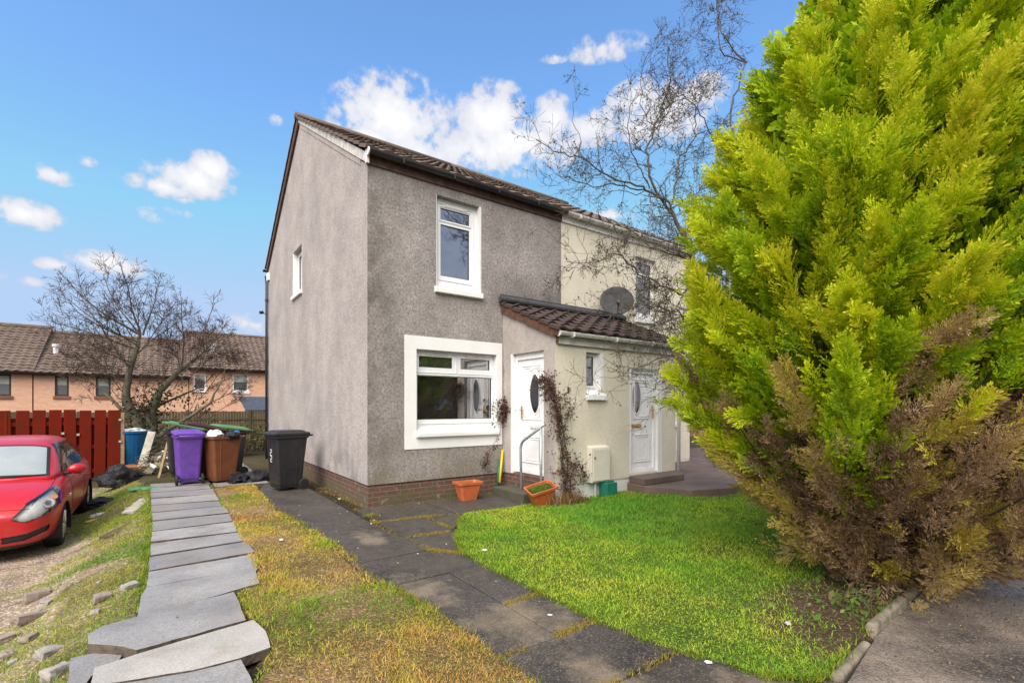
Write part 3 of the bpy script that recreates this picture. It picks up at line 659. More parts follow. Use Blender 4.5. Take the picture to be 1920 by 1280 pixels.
# porch front, roof and door
Q = fmap(0, -PD); PR = 5.62
PWN = (3.20, 3.565, 1.735, 2.462); DN = (4.30, 5.175, .335, 2.25)
mb = MB(); wsheet(mb, Q, 2.518, PR, .275, 2.66, [PWN, DN], 0.0, .12); mb.build('porch_wall', MAT['harl_cream'], cream)
mb = MB(); mb.add([(PR, -PD, 0), (PR, 0, 0), (PR, 0, 3.25), (PR, -PD, 2.6)], [(0, 1, 2, 3)]); mb.build('porch_wall', MAT['harl_cream'], cream)
for a_, b_ in ((2.53, 4.295), (5.18, PR - .01)):
    mb = MB(); mb.box(a_, b_, -PD + .014, -PD + .2, -.2, .274); mb.build('porch_plinth', MAT['flaked'], cream)
ps = Vector((0, PD + .20, 3.46 - 2.755)); PS = ps.length
mb = MB(); tile_roof(mb, (2.435, -PD - .19, 2.755), (1, 0, 0), ps, PR + .12 - 2.435, PS, pitch=.30, course=.27, step=.028, amp=.034, jit=.006, seed=11)
proof = mb.build('porch_roof', MAT['tile_porch'], cream)
mb = MB(); ru = random.Random(5); pts = []; rad = []
for i in range(28):
    t = i / 27; y_ = -PD - .12 + t * (PD + .10); w1, w2 = ru.uniform(-.010, .010), ru.uniform(-.008, .012); rz_ = 2.755 + (y_ + PD + .19) / (PD + .20) * .705
    pts.append([Vector((2.462 + w1, y_, pz(max(-PD, y_)) - .035 + w2)), Vector((2.53, y_, pz(max(-PD, y_)) - .03)), Vector((2.53, y_, rz_ - .01)), Vector((2.455 + w2, y_, rz_ - .02 + w1 * .5))])
mb.loft(pts); mb.build('verge_mortar', MAT['mortar_red'], proof)
mb = MB(); mb.tube([(2.41, -.06, 3.50), (2.46, -.06, 3.50), (PR + .13, -.06, 3.50)], [.055, .062, .060], 14); mb.box(2.45, PR + .12, -.03, -.003, 3.49, 3.60); mb.build('flashing', MAT['lead'], proof, smooth=False)
mb = MB(); mb.quad((2.53, -PD - .1, 2.66), (PR + .1, -PD - .1, 2.66), (PR + .1, -.01, 3.30), (2.53, -.01, 3.30)); mb.build('soffit', MAT['grey_board'], proof)
mb = MB(); mb.box(2.545, PR + .06, -PD - .045, -PD - .012, 2.55, 2.70); mb.build('porch_fascia', MAT['grey_board'], cream)
mb = MB(); mb.box(2.525, 2.544, -PD - .05, -PD - .002, 2.56, 2.69); mb.build('fascia_end', MAT['mortar_red'], cream)
mb = MB(); gutter(mb, (2.50, -PD - .115, 2.735), (PR + .1, -PD - .115, 2.725), .06); pg = mb.build('porch_gutter', MAT['upvc'], cream)
mb = MB(); mb.cyl((2.495, -PD - .115, 2.71), (1, 0, 0), .058, .02, 20); mb.build('end_cap', MAT['upvc'], pg, bevel=.003)
for x in (2.75, 3.75, 4.7):
    mb = MB(); mb.box(x, x + .03, -PD - .18, -PD - .045, 2.655, 2.664); mb.box(x, x + .03, -PD - .186, -PD - .176, 2.66, 2.735); mb.build('bracket', MAT['upvc'], pg)
mb = MB(); mb.tube([(PR + .035, -PD - .10, 2.68), (PR + .035, -PD - .06, 2.50), (PR + .035, -PD - .05, .28)], .034, 10); ndp = mb.build('downpipe', MAT['upvc'], cream, smooth=True)
mb = MB(); mb.tube([(PR + .035, -PD - .05, 1.4), (PR + .035, -PD - .05, 1.48)], .045, 10); mb.build('pipe_clip', MAT['upvc'], ndp)
window(cream, Q, (PWN[0] + .002, PWN[1] - .03, 1.83, 2.455), [(3.27, 3.455, 1.905, 2.40)], .085, sash=[(3.23, 3.50, 1.865, 2.43)])
mb = MB(); mbox(mb, Q, PWN[1] - .03, PWN[1] + .04, 1.83, PWN[3], -.006, .12); mb.build('window_band', MAT['white_paint'], cream)
mb = MB(); mbox(mb, Q, PWN[0] - .005, PWN[1] + .075, 1.66, 1.745, -.06, .02); mb.add([Q(3.195, 1.745, -.06), Q(3.64, 1.745, -.06), Q(3.57, 1.83, .085), Q(3.2, 1.83, .085)], [(0, 1, 2, 3)]); mb.build('window_sill', MAT['upvc'], cream, bevel=.006)
mb = MB(); mb.box(3.25, 3.45, -PD + .20, -PD + .21, 1.8, 2.5); mb.build('curtain', MAT['curtain'], cream)
door(cream, Q, DN[0] + .02, DN[1] - .1, .34, DN[3] - .03, .08, True, 4.985, 4.555, 'gold', (1.44, 2.03), 1.20)
mb = MB(); mbox(mb, Q, DN[1] - .1, DN[1] + .03, .30, DN[3], -.006, .115); mbox(mb, Q, DN[0] - .01, DN[0] + .02, .335, DN[3], -.004, .115); mbox(mb, Q, DN[0] + .02, DN[1] - .1, DN[3] - .03, DN[3], .02, .12); mb.build('door_jamb', MAT['white_paint'], cream)
mb = MB(); mb.box(2.6, PR - .05, -PD + .5, -PD + .52, .3, 2.6); mb.build('hall_wall', MAT['room'], cream)

# satellite dish
dish = thing('satellite_dish', 'dark grey satellite dish on the cream wall above the porch roof', 'satellite dish', (5.16, -.02, 3.66))
nd = Vector((-.62, -.72, .30)).normalized(); cd = Vector((5.17, -.36, 3.775)); ud = Vector((0, 0, 1)); ud = (ud - nd * ud.dot(nd)).normalized(); rd = ud.cross(nd)
mb = MB(); rings = []
for i in range(7):
    q = i / 6; rings.append([cd + (rd * math.cos(2 * math.pi * k / 36) * .345 + ud * math.sin(2 * math.pi * k / 36) * .325) * max(q, .001) - nd * (.055 * (1 - q * q)) for k in range(36)])
rings += [[p - nd * .012 + (p - cd) * .02 for p in rings[-1]]]
mb.loft(rings, cap=False); mb.build('reflector', MAT['dish'], dish, smooth=True)
mb = MB(); mb.tube([cd - nd * .06 - ud * .1, Vector((5.22, -.03, 3.66))], .022, 8); mb.box(5.14, 5.30, -.02, -.004, 3.56, 3.78); mb.build('wall_mount', MAT['galv'], dish)
mb = MB(); e0 = cd - ud * .30 + nd * .01; e1 = cd - ud * .24 + nd * .34 - rd * .02; mb.tube([e0, e1], .012, 6); mb.cyl(e1, nd, .032, .10, 12); mb.build('feed_arm', MAT['gutter_black'], dish)

# cream meter box
mbx = thing('meter_box', 'cream gas meter box on the porch wall beside the white door', 'meter box', (3.42, -PD - .12, .28))
mb = MB(); mb.prism([(3.20, -PD - .004), (3.66, -PD - .004), (3.65, -PD - .11), (3.21, -PD - .12)], .285, .86, ztop=lambda x, y: .90 if y > -PD - .1 else .865); mb.build('cabinet', MAT['meter'], mbx, bevel=.01)
mb = MB(); mb.box(3.235, 3.63, -PD - .134, -PD - .121, .31, .84); mb.build('door', MAT['meter'], mbx, bevel=.006)
mb = MB(); mb.cyl((3.27, -PD - .137, .70), (0, 1, 0), .022, .012, 12); mb.build('lock', MAT['timber'], mbx)
mb = MB(); mb.tube([(3.36, -PD - .05, -.02), (3.36, -PD - .05, .29)], .022, 8); mb.build('supply_pipe', MAT['upvc_dirty'], mbx)
mb = MB(); mb.tube([(2.79, -PD - .012, 1.84), (2.79, -PD - .05, 1.85), (2.79, -PD - .055, 1.80), (2.79, -PD - .03, 1.79)], .008, 6); mb.box(2.775, 2.805, -PD - .012, -PD - .002, 1.77, 1.87)
tag(mb.build('wall_hook', MAT['bark'], None), 'small dark hook on the cream porch wall left of its window', 'hook')

# ================================================================== ground, paths, slabs
PATH_L = [(-1.12, 3.3), (-1.11, 3.0), (-1.18, .48), (-1.03, -.78), (-.97, -1.96), (-1.0, -2.94), (-.93, -3.6), (-.86, -4.03), (-.855, -4.98), (-.84, -5.2), (-.82, -7.4)]
LAWN = [(0.03, -2.85), (0.2, -2.45), (0.38, -2.12), (0.62, -1.75), (0.95, -1.30), (2.2, -1.32), (2.9, -1.47), (4.15, -1.47), (4.2, -1.9), (4.36, -2.26), (4.5, -2.62), (5.18, -2.86), (6.0, -2.9), (8.5, -2.65), (10, -6.0), (2.4, -5.95), (1.35, -6.02), (.5, -6.1), (.24, -5.9), (.07, -5.35), (-.01, -4.8), (-.015, -4.1), (-.02, -3.4)]
VERGE = [(-1.80, 3.35), (-1.80, 1.4), (-1.78, 0.0), (-1.82, -1.5), (-1.83, -2.3), (-2.04, -2.8), (-2.04, -3.3), (-1.95, -3.6), (-2.0, -4.0), (-2.14, -4.3), (-2.2, -7.2)] + PATH_L[::-1]
YARD = [(-2.68, 3.4), (-2.67, 1.5), (-2.64, 0), (-2.65, -1.1), (-2.65, -2.2), (-2.69, -2.9), (-2.92, -2.98), (-2.93, -3.3), (-2.96, -3.7), (-3.0, -7.2), (-9, -7.2), (-9, 7.0), (-3.2, 7.0), (-2.9, 5)]
def gz(x, y):
    x = np.asarray(x, float); y = np.asarray(y, float)
    z = -.33 * sstep(-2.72, -3.8, x) * (1 - .7 * sstep(6.2, 9.5, y))
    z = z - 1.9 * sstep(16.5, 25, y)
    z = z + .02 * (vn(x, y, 1.7, 3) - .5) + .012 * (vn(x, y, 6, 4) - .5)
    return z
def zones(x, y):
    return inpoly(x, y, LAWN), inpoly(x, y, VERGE), inpoly(x, y, YARD)
near_x = np.arange(-9, 11, .11); near_y = np.arange(-8, 13, .11)
xs = np.concatenate([[-900, -300, -120, -60, -35, -22, -15, -11], near_x, [12, 14, 18, 26, 40, 70, 150, 400, 900]])
ys = np.concatenate([[-900, -300, -120, -60, -35, -22, -15, -11, -9], near_y, [14, 15.5, 17, 19, 21, 23, 26, 30, 36, 45, 60, 90, 150, 400, 900]])
gx, gy = np.meshgrid(xs, ys); fx, fy = gx.ravel(), gy.ravel()
ln, vg, yd = zones(fx, fy)
hz = gz(fx, fy)
onpath = (fx > -2.66) & (fx < 8) & ~ln & ~vg & (fy > -9) & (fy < 3.4)
hz = hz + np.where(ln, .030 + .045 * sstep(3.0, 5.0, fx) * sstep(-4.5, -2.5, fy), 0) + np.where(vg, .022, 0) + np.where(onpath, -.05, 0)
hz = np.where((fx > -3.0) & (fx < -1.75) & (fy > -7.5) & (fy < 3.5) & ~vg & ~yd, -.05, hz)
base = np.empty((len(fx), 3), np.float32)
mixn = vn(fx, fy, 2.3, 1)[:, None]; mix2 = vn(fx, fy, 5.1, 2)[:, None]
base[:] = np.array((.075, .075, .03)) * (1 - mixn) + np.array((.11, .085, .05)) * mixn
base[ln] = (np.array((.075, .135, .02)) * (1 - mixn) + np.array((.115, .15, .025)) * mixn)[ln]
base[vg] = (np.array((.34, .215, .12)) * (1 - mixn) + np.array((.13, .11, .035)) * mixn)[vg]
base[yd] = (np.array((.11, .105, .035)) * (1 - mix2) + np.array((.42, .32, .22)) * mix2)[yd]
soil_ = ln & (np.hypot((fx - 1.95) * .50, fy + 5.95) < .55 + .25 * vn(fx, fy, 3, 73))
base[soil_] = (np.array((.085, .058, .038)) * (1 - mixn) + np.array((.13, .09, .06)) * mixn)[soil_]
bare = yd & (fx < -3.15 - .5 * vn(fx, fy, .9, 9) + .2 * (fy < -1.5))
base[bare] = (np.array((.50, .385, .285)) * (1 - .45 * mix2) + .03 * mixn)[bare]
base[onpath] = (.06, .045, .03)
W = len(xs); H = len(ys)
idx = np.arange(W * H).reshape(H, W)
quads = np.stack([idx[:-1, :-1], idx[:-1, 1:], idx[1:, 1:], idx[1:, :-1]], -1).reshape(-1, 4)
k = NT('earth'); a = k.n('ShaderNodeAttribute', attribute_name='tint'); p = k.pos()
vr = k.n('ShaderNodeTexVoronoi'); vr.inputs['Scale'].default_value = 52; k.link(p, vr.inputs['Vector'])
sc = k.n('ShaderNodeSeparateColor'); k.link(vr.outputs['Color'], sc.inputs[0])
c = k.mix(k.rng(sc.outputs[0], 0, 1, 0, .65), a.outputs['Color'], k.mix(1.0, a.outputs['Color'], (.42, .40, .38), 'MULTIPLY'))
c = k.mix(k.rng(sc.outputs[1], .70, .95, 0, .75), c, k.mix(1.0, a.outputs['Color'], (1.9, 1.9, 2.0), 'MULTIPLY'))
c = k.mix(k.rng(k.noise(p, 7, 6, .65), .52, .68, 0, .5), c, (.075, .055, .035))
k.col(c); k.rough(.95); k.b.inputs['Specular IOR Level'].default_value = .1
k.bump(k.math('ADD', k.math('MULTIPLY', vr.outputs['Distance'], -1.0), k.noise(p, 90, 4)), .9, .02); MAT['earth'] = k.m
tag(np_mesh('ground', np.stack([fx, fy, hz], 1), quads, tint=base, mat=MAT['earth'], smooth=True), 'earth and gravel ground around the houses', None, None, 'structure')

# wet dark flag path with dry tan patches
k = NT('wet flagstone'); p = k.pos()
g = k.n('ShaderNodeNewGeometry')
blob = None
for (bx, by, rx, ry) in ((-.42, -4.50, .42, .50), (-.75, -3.55, .3, .5), (-.55, -1.75, .24, .5), (-.48, -5.35, .2, .55), (0.1, -6.2, .5, .5)):
    m = k.n('ShaderNodeVectorMath', operation='SUBTRACT'); k.link(g.outputs['Position'], m.inputs[0]); m.inputs[1].default_value = (bx, by, 0)
    m2 = k.n('ShaderNodeVectorMath', operation='MULTIPLY'); k.link(m.outputs[0], m2.inputs[0]); m2.inputs[1].default_value = (1 / rx, 1 / ry, 0)
    m3 = k.n('ShaderNodeVectorMath', operation='LENGTH'); k.link(m2.outputs[0], m3.inputs[0])
    v = k.math('SUBTRACT', 1.0, m3.outputs['Value']); blob = v if blob is None else k.math('MAXIMUM', blob, v)
dry = k.rng(k.math('ADD', blob, k.math('MULTIPLY', k.math('SUBTRACT', k.noise(p, 3.4, 8, .66), .5), 2.8)), .12, .75)
c = k.mix(k.rng(k.noise(p, 1.4, 5), .35, .65), (.027, .023, .022), (.056, .047, .042))
c = k.mix(k.rng(k.noise(p, 9, 6, .65), .42, .62, 0, .5), c, (.075, .062, .045))
c = k.mix(k.math('MULTIPLY', dry, .75), c, (.22, .17, .115)); c = k.mix(k.rng(k.noise(p, 1.9, 7, .66), .54, .68, 0, .55), c, (.095, .078, .045))
vr = k.n('ShaderNodeTexVoronoi'); vr.inputs['Scale'].default_value = 110; k.link(p, vr.inputs['Vector'])
sc = k.n('ShaderNodeSeparateColor'); k.link(vr.outputs['Color'], sc.inputs[0])
c = k.mix(k.rng(sc.outputs[0], .72, 1, 0, .4), c, (.26, .23, .20)); c = k.mix(k.rng(sc.outputs[1], .7, 1, 0, .4), c, (.02, .018, .017))
k.col(c); k.rough(k.math('ADD', k.rng(k.noise(p, 2.4, 5, .6), .35, .65, .42, .70), k.math('MULTIPLY', dry, .35)))
k.bump(k.math('ADD', k.noise(p, 130, 3), k.math('MULTIPLY', k.noise(p, 9, 5), 1.2)), .3, .006); MAT['flag'] = k.m
mb = MB(); rp = random.Random(2)
def flag(poly, top=.012):
    t = top + rp.uniform(-.004, .004); tx, ty = rp.uniform(-.004, .004), rp.uniform(-.004, .004)
    cx_ = sum(q[0] for q in poly) / len(poly); cy_ = sum(q[1] for q in poly) / len(poly)
    pl = [(cx_ + (q[0] - cx_) * .994, cy_ + (q[1] - cy_) * .994) for q in poly]
    mb.prism(pl, -.09, t, ztop=lambda x, y: t + tx * (x - cx_) + ty * (y - cy_))
def edge_l(y):
    for (a, b) in zip(PATH_L, PATH_L[1:]):
        if b[1] <= y <= a[1]: t = (y - a[1]) / (b[1] - a[1]); return a[0] + t * (b[0] - a[0]) - .05
    return -.9
rows = [3.4, 2.4, 1.35, .3, -.72, -1.93, -2.55, -3.3]
for a, b in zip(rows, rows[1:]):
    xr = -.30 + (.0 if a > .31 else .06)
    flag([(edge_l(a), a - .003), (edge_l(b), b + .003), (xr if b < -.8 else -.30, b + .003), (xr if a < -.8 else -.30, a - .003)])
for a, b in ((-3.3, -4.84), (-4.84, -5.44), (-5.44, -6.1), (-6.1, -6.9), (-6.9, -7.6)): flag([(edge_l(a), a - .004), (edge_l(b), b + .004), (-.3705, b + .004), (-.3705, a - .004)])
for a, b, x0, x1 in ((-3.3, -4.205, .02, .02), (-4.215, -4.825, .02, .03), (-4.835, -5.425, .04, .12), (-5.435, -6.1, .12, .38), (-6.1, -6.9, .5, 1.2), (-6.9, -7.6, 1.2, 1.2)): flag([(-.368, a - .006), (-.368, b + .006), (x1, b + .006), (x0, a - .006)])
flag([(-.24, -2.56), (-.24, -3.297), (.0, -3.297), (.0, -2.86)])
flag([(-.21, -.08), (-.21, -1.02), (.88, -1.13), (.88, -.06)]); flag([(.90, -.06), (.90, -1.15), (.97, -1.26), (1.75, -1.28), (1.75, -.06)]); flag([(1.77, -.06), (1.77, -1.28), (2.52, -1.35), (2.52, -.03)])
flag([(-.22, -1.06), (-.24, -1.92), (.41, -1.98), (.41, -1.12)]); flag([(.45, -1.12), (.45, -1.90), (.66, -1.66), (.92, -1.30), (.87, -1.17)])
flag([(-.22, -1.98), (-.23, -2.50), (0.0, -2.82), (.2, -2.4), (.36, -2.1), (.36, -2.03)])
tag(mb.build('path', MAT['flag'], None, bevel=.006, seg=2), 'wet dark flagstone path with dry tan patches', None, None, 'structure')

# neighbour's raised paving and step
mb = MB(); mb.prism([(4.2, -1.47), (4.14, -1.9), (4.33, -2.24), (4.46, -2.6), (5.18, -2.85), (6.0, -2.88), (9, -2.6), (15, -1), (15, 4), (8.25, 4), (8.25, .0), (5.62, .0), (5.62, -1.46)], -.2, .195)
k = NT('brown concrete'); p = k.pos(); c = k.mix(k.rng(k.noise(p, 1.6, 6, .6), .35, .65), (.185, .125, .10), (.10, .072, .062)); c = k.mix(k.rng(k.noise(p, 60, 3), .35, .7, 0, .5), c, (.08, .06, .05)); k.col(c); k.rough(.75); k.bump(k.noise(p, 90, 4), .4, .008); MAT['brown_concrete'] = k.m
tag(mb.build('patio', MAT['brown_concrete'], None, bevel=.015), 'brown concrete paving raised beside the cream porch', None, None, 'structure')
mb = MB(); mb.prism([(4.25, -1.475), (4.14, -1.90), (5.27, -1.90), (5.6, -1.475)], .197, .31)
st = tag(mb.build('door_step', MAT['brown_concrete'], None, bevel=.012), 'brown concrete step in front of the cream porch door', 'step')
mb = MB(); mb.prism([(2.10, -1.16), (2.512, -1.20), (2.512, -.28), (2.13, -.24)], -.05, .16)
MAT['mossy_stone'] = simple('mossy stone', (.075, .066, .055), .8, .3, 6, c2=(.05, .055, .02), bump=.6, fine=50)
tag(mb.build('door_step', MAT['mossy_stone'], None, bevel=.015), 'dark mossy stone step under the white door beside the handrail', 'step')

# tarmac at the right front and its kerb
k = NT('tarmac'); p = k.pos(); c = k.mix(k.rng(k.noise(p, .9, 6, .6), .40, .6), (.052, .043, .038), (.30, .245, .20)); vr = k.n('ShaderNodeTexVoronoi'); vr.inputs['Scale'].default_value = 85; k.link(p, vr.inputs['Vector'])
sc = k.n('ShaderNodeSeparateColor'); k.link(vr.outputs['Color'], sc.inputs[0]); c = k.mix(k.rng(sc.outputs[0], .55, 1, 0, .6), c, (.22, .19, .165)); c = k.mix(k.rng(sc.outputs[1], .6, 1, 0, .6), c, (.022, .02, .02))
k.col(c); k.rough(k.rng(k.noise(p, 3, 4), .3, .7, .45, .8)); k.bump(k.math('MULTIPLY', vr.outputs['Distance'], -1), .6, .012); MAT['tarmac'] = k.m
tarm = [(.55, -6.20), (1.35, -6.09), (2.4, -6.02), (4.5, -6.15), (14, -6.3), (14, -12), (-14, -12), (-14, -7.7), (.4, -7.7)]
mb = MB(); mb.prism(tarm, -.1, .014); tag(mb.build('pavement', MAT['tarmac']), 'worn dark tarmac pavement at the right front', None, None, 'structure')
MAT['kerbstone'] = simple('kerb concrete', (.27, .235, .19), .9, .2, 9, c2=(.10, .09, .05), bump=.9, fine=35)
for a, b, lab in (((1.36, -6.05), (2.5, -6.0), 'pale concrete edging kerb running under the conifer'), ((.62, -6.12), (1.24, -6.07), 'broken sunken kerb piece at the lawn corner by the tarmac')):
    a, b = Vector(a + (0,)), Vector(b + (0,)); d = (b - a).normalized(); s_ = Vector((-d.y, d.x, 0)) * .031
    hh = .085 if a.x > 1 else .018; t_ = .05
    pr = [a + s_, a - s_ + d * .02, b - s_, b + s_]
    mb = MB(); mb.prism([(q.x, q.y) for q in pr], -.08, hh, ztop=lambda x, y: hh + .006 * math.sin(x * 9)); tag(mb.build('kerb_stone', MAT['kerbstone'], None, bevel=.025, seg=3), lab, 'kerb')

# slab path: every slab lies loose
k = NT('concrete slab'); p = k.pos(); oi = k.n('ShaderNodeObjectInfo')
c = k.mix(oi.outputs['Random'], (.27, .265, .268), (.40, .388, .378)); c = k.mix(k.rng(k.noise(p, 2.2, 6, .62), .38, .66, 0, .6), c, (.165, .162, .168))
c = k.mix(k.rng(k.noise(p, 70, 4, .7), .40, .64, 0, .5), c, (.10, .098, .095)); c = k.mix(k.rng(k.noise(p, 1.7, 7, .68), .50, .66, 0, .5), c, (.27, .21, .155)); c = k.mix(k.rng(k.noise(p, 4.5, 7, .7), .60, .72, 0, .55), c, (.11, .105, .06)); c = k.mix(k.rng(k.noise(p, 3.1, 7, .7), .62, .70, 0, .4), c, (.50, .49, .46))
k.col(c); k.rough(k.rng(k.noise(p, 2.5, 5, .6), .35, .65, .42, .75)); k.bump(k.math('ADD', k.noise(p, 110, 4, .7), k.math('MULTIPLY', k.noise(p, 14, 6, .65), 1.2)), .6, .007); MAT['slab'] = k.m
k = NT('pale slab'); p = k.pos(); c = k.mix(k.rng(k.noise(p, 2.4, 6, .6), .35, .65), (.50, .465, .425), (.38, .36, .335)); c = k.mix(k.rng(k.noise(p, 3.4, 7, .7), .52, .68, 0, .6), c, (.30, .25, .19)); c = k.mix(k.rng(k.noise(p, 70, 4, .7), .38, .68, 0, .45), c, (.13, .12, .11)); k.col(c); k.rough(.62); k.bump(k.math('ADD', k.noise(p, 150, 3), k.noise(p, 14, 5)), .35, .005); MAT['slab_pale'] = k.m
MAT['slab_side'] = simple('broken slab edge', (.135, .10, .075), .95, .35, 12, c2=(.045, .035, .028), bump=.9, fine=40)
ORD = ['first', 'second', 'third', 'fourth', 'fifth', 'sixth', 'seventh', 'eighth', 'ninth', 'tenth', 'eleventh', 'twelfth', 'thirteenth', 'fourteenth', 'fifteenth']
rs = random.Random(8)
def slab(poly, top, label, mat='slab', th=.06, tilt=(0, 0), rough=.006, grp='slabs of the slab path'):
    # densify the outline a little so broken edges are uneven
    pts = []
    for i, (a, b) in enumerate(zip(poly, poly[1:] + poly[:1])):
        n = max(1, int(math.dist(a, b) / .10))
        for j in range(n):
            t = j / n; w = 0 if j == 0 else rough
            pts.append((a[0] + (b[0] - a[0]) * t + rs.uniform(-w, w), a[1] + (b[1] - a[1]) * t + rs.uniform(-w, w)))
    cx_ = sum(q[0] for q in pts) / len(pts); cy_ = sum(q[1] for q in pts) / len(pts)
    mb = MB(); zt = lambda x, y: top + tilt[0] * (x - cx_) + tilt[1] * (y - cy_)
    n = len(pts); vs = [(x, y, zt(x, y) - th) for x, y in pts] + [(x, y, zt(x, y)) for x, y in pts]
    mb.add(vs, [tuple(range(n))[::-1], tuple(range(n, 2 * n))]); mb.add(vs, [(i, (i + 1) % n, n + (i + 1) % n, n + i) for i in range(n)], 1)
    m = mb.build('slab', [MAT[mat], MAT['slab_side']], None, bevel=.006, seg=2)
    m.name = 'paving_slab'; me = m.data; off = Vector((cx_, cy_, top)); me.transform(Matrix.Translation(-off)); m.location = off
    return tag(m, label, 'paving slab', grp)
yj = [(4.70, 4.62), (4.05, 3.95), (3.42, 3.32), (2.78, 2.60), (2.06, 1.86), (1.42, 1.36), (.74, .70), (.07, .11), (-.5, -.54), (-1.12, -1.08), (-1.68, -1.63), (-2.19, -2.17)]
lx = [-2.75, -2.74, -2.72, -2.70, -2.685, -2.67, -2.65, -2.64, -2.645, -2.645, -2.64, -2.635]; rx = [-1.82, -1.80, -1.80, -1.80, -1.80, -1.79, -1.775, -1.78, -1.80, -1.775, -1.745, -1.79]
for i in range(len(yj) - 1):
    (la, ra), (lb, rb) = yj[i], yj[i + 1]; gp = .024 + rs.uniform(0, .014)
    e = rs.uniform(-.02, .02)
    poly = [(lx[i], la - gp), (lx[i + 1] + e * .4, lb + gp), (rx[i + 1] + e, rb + gp), (rx[i] + e, ra - gp)]
    slab(poly, .022 + rs.uniform(-.003, .006), 'grey concrete slab crossing the slab path, %s counting from the purple bin' % ORD[i], tilt=(rs.uniform(-.012, .012), rs.uniform(-.012, .012)))
slab([(-2.642, -2.215), (-2.67, -2.40), (-2.68, -2.90), (-1.86, -2.645), (-1.835, -2.29), (-1.80, -2.20)], .034, 'grey slab set slightly skew between the straight run and the jutting dark slab', tilt=(.0, .012), rough=.003)
slab([(-2.685, -2.955), (-2.06, -2.765), (-2.05, -3.40), (-2.66, -3.53), (-2.795, -3.375), (-2.907, -3.285), (-2.925, -3.12), (-2.86, -3.02)], .050, 'dark grey slab jutting far left with a thick broken corner', tilt=(-.035, .01), th=.085, rough=.006)
slab([(-2.848, -3.615), (-2.653, -3.565), (-2.01, -3.445), (-1.967, -3.69), (-1.98, -3.95), (-2.148, -3.985), (-2.38, -3.98), (-2.757, -3.875), (-2.846, -3.90)], .044, 'pale sandy slab lying askew across the near end of the slab path', 'slab_pale', tilt=(.0, .0), rough=.004)
slab([(-2.845, -3.93), (-2.75, -3.91), (-2.40, -4.01), (-2.15, -4.02), (-2.11, -4.60), (-2.84, -4.70)], .046, 'cracked grey slab cut off by the bottom edge of the photo', tilt=(.0, .01))
slab([(-2.985, -3.30), (-2.72, -3.31), (-2.75, -3.52), (-2.862, -3.62), (-2.88, -3.72), (-2.96, -3.63)], .004, 'small dark slate-grey slab piece tucked low at the left of the pale slab', tilt=(.0, .02))
for i, (y0, y1) in enumerate(((4.05, 3.42), (4.75, 4.08), (5.45, 4.78), (6.2, 5.5), (7.0, 6.25), (7.8, 7.05))):
    slab([(-1.74, y1), (-.82, y1 + rs.uniform(-.02, .02)), (-.80, y0), (-1.74, y0)], .018 + rs.uniform(0, .006), 'wet grey slab behind the black bin along the gable, %s from the front' % ORD[i], tilt=(rs.uniform(-.01, .01), rs.uniform(-.012, .012)), grp='slabs along the gable')

# ------------------------------------------------------------------ grass: one mesh of blades per stretch
CAMX, CAMY = -2.5175, -7.2923
def blades(name, label, X, Y, Z, L, Wd, C, lean, seed):
    rg = np.random.default_rng(seed); n = len(X)
    th = rg.uniform(0, 2 * np.pi, n); la = th + rg.normal(0, .9, n)
    dx, dy = np.cos(th + np.pi / 2) * Wd * .5, np.sin(th + np.pi / 2) * Wd * .5
    bx, by = np.cos(la) * lean * L, np.sin(la) * lean * L
    up = np.sqrt(np.clip(1 - lean ** 2, .08, 1)) * L
    P = np.stack([X, Y, Z - .006], 1)
    V = np.empty((n, 5, 3), np.float32)
    V[:, 0] = P + np.stack([-dx, -dy, 0 * dx], 1); V[:, 1] = P + np.stack([dx, dy, 0 * dx], 1)
    m = P + np.stack([bx * .38, by * .38, up * .62], 1)
    V[:, 2] = m + np.stack([dx, dy, 0 * dx], 1) * .8; V[:, 3] = m - np.stack([dx, dy, 0 * dx], 1) * .8
    V[:, 4] = P + np.stack([bx, by, up * .98], 1)
    b = np.arange(n)[:, None] * 5
    q = b + np.array([0, 1, 2, 3]); t = b + np.array([3, 2, 4])
    col = np.repeat(C[:, None, :], 5, 1)
    return tag(np_mesh(name, V.reshape(-1, 3), q, t, col.reshape(-1, 3), MAT['grass']), label, 'grass', None, 'stuff')
def scatter(poly, dens0, dens1, seed, keep=None):
    rg = np.random.default_rng(seed); xs_ = [q[0] for q in poly]; ys_ = [q[1] for q in poly]
    x0, x1, y0, y1 = min(xs_), max(xs_), min(ys_), max(ys_); A = (x1 - x0) * (y1 - y0)
    n = int(A * dens0); x = rg.uniform(x0, x1, n); y = rg.uniform(y0, y1, n)
    ok = inpoly(x, y, poly); x, y = x[ok], y[ok]
    d = np.hypot(x - CAMX, y - CAMY); fwd = (x - CAMX) * .5835 + (y - CAMY) * .812; lat = (x - CAMX) * .812 - (y - CAMY) * .5835
    pr = (dens1 + (dens0 - dens1) * np.clip((3.0 / np.maximum(d, 3.0)) ** 1.4, 0, 1)) / dens0
    vis = (np.abs(lat) < fwd * 1.12 + .6) & (fwd > 1.6)
    pr = np.where(vis, pr, pr * .30)
    if keep is not None: pr = pr * keep(x, y)
    ok = rg.uniform(0, 1, len(x)) < pr
    return x[ok], y[ok], d[ok], rg
NEARCON = lambda x, y: np.clip(1.08 - sstep(.80, .25, np.hypot((x - 1.95) * .50, y + 5.95)) * (.75 + .6 * vn(x, y, 4, 71)), .02, 1)
def lawn_z(x, y): return gz(x, y) + .030 + .045 * sstep(3.0, 5.0, x) * sstep(-4.5, -2.5, y)
def pal(cols, t):
    cols = np.array(cols); t = np.clip(t, 0, .9999) * (len(cols) - 1); i = t.astype(int); f = (t - i)[:, None]
    return cols[i] * (1 - f) + cols[i + 1] * f
LAWN_IN = LAWN
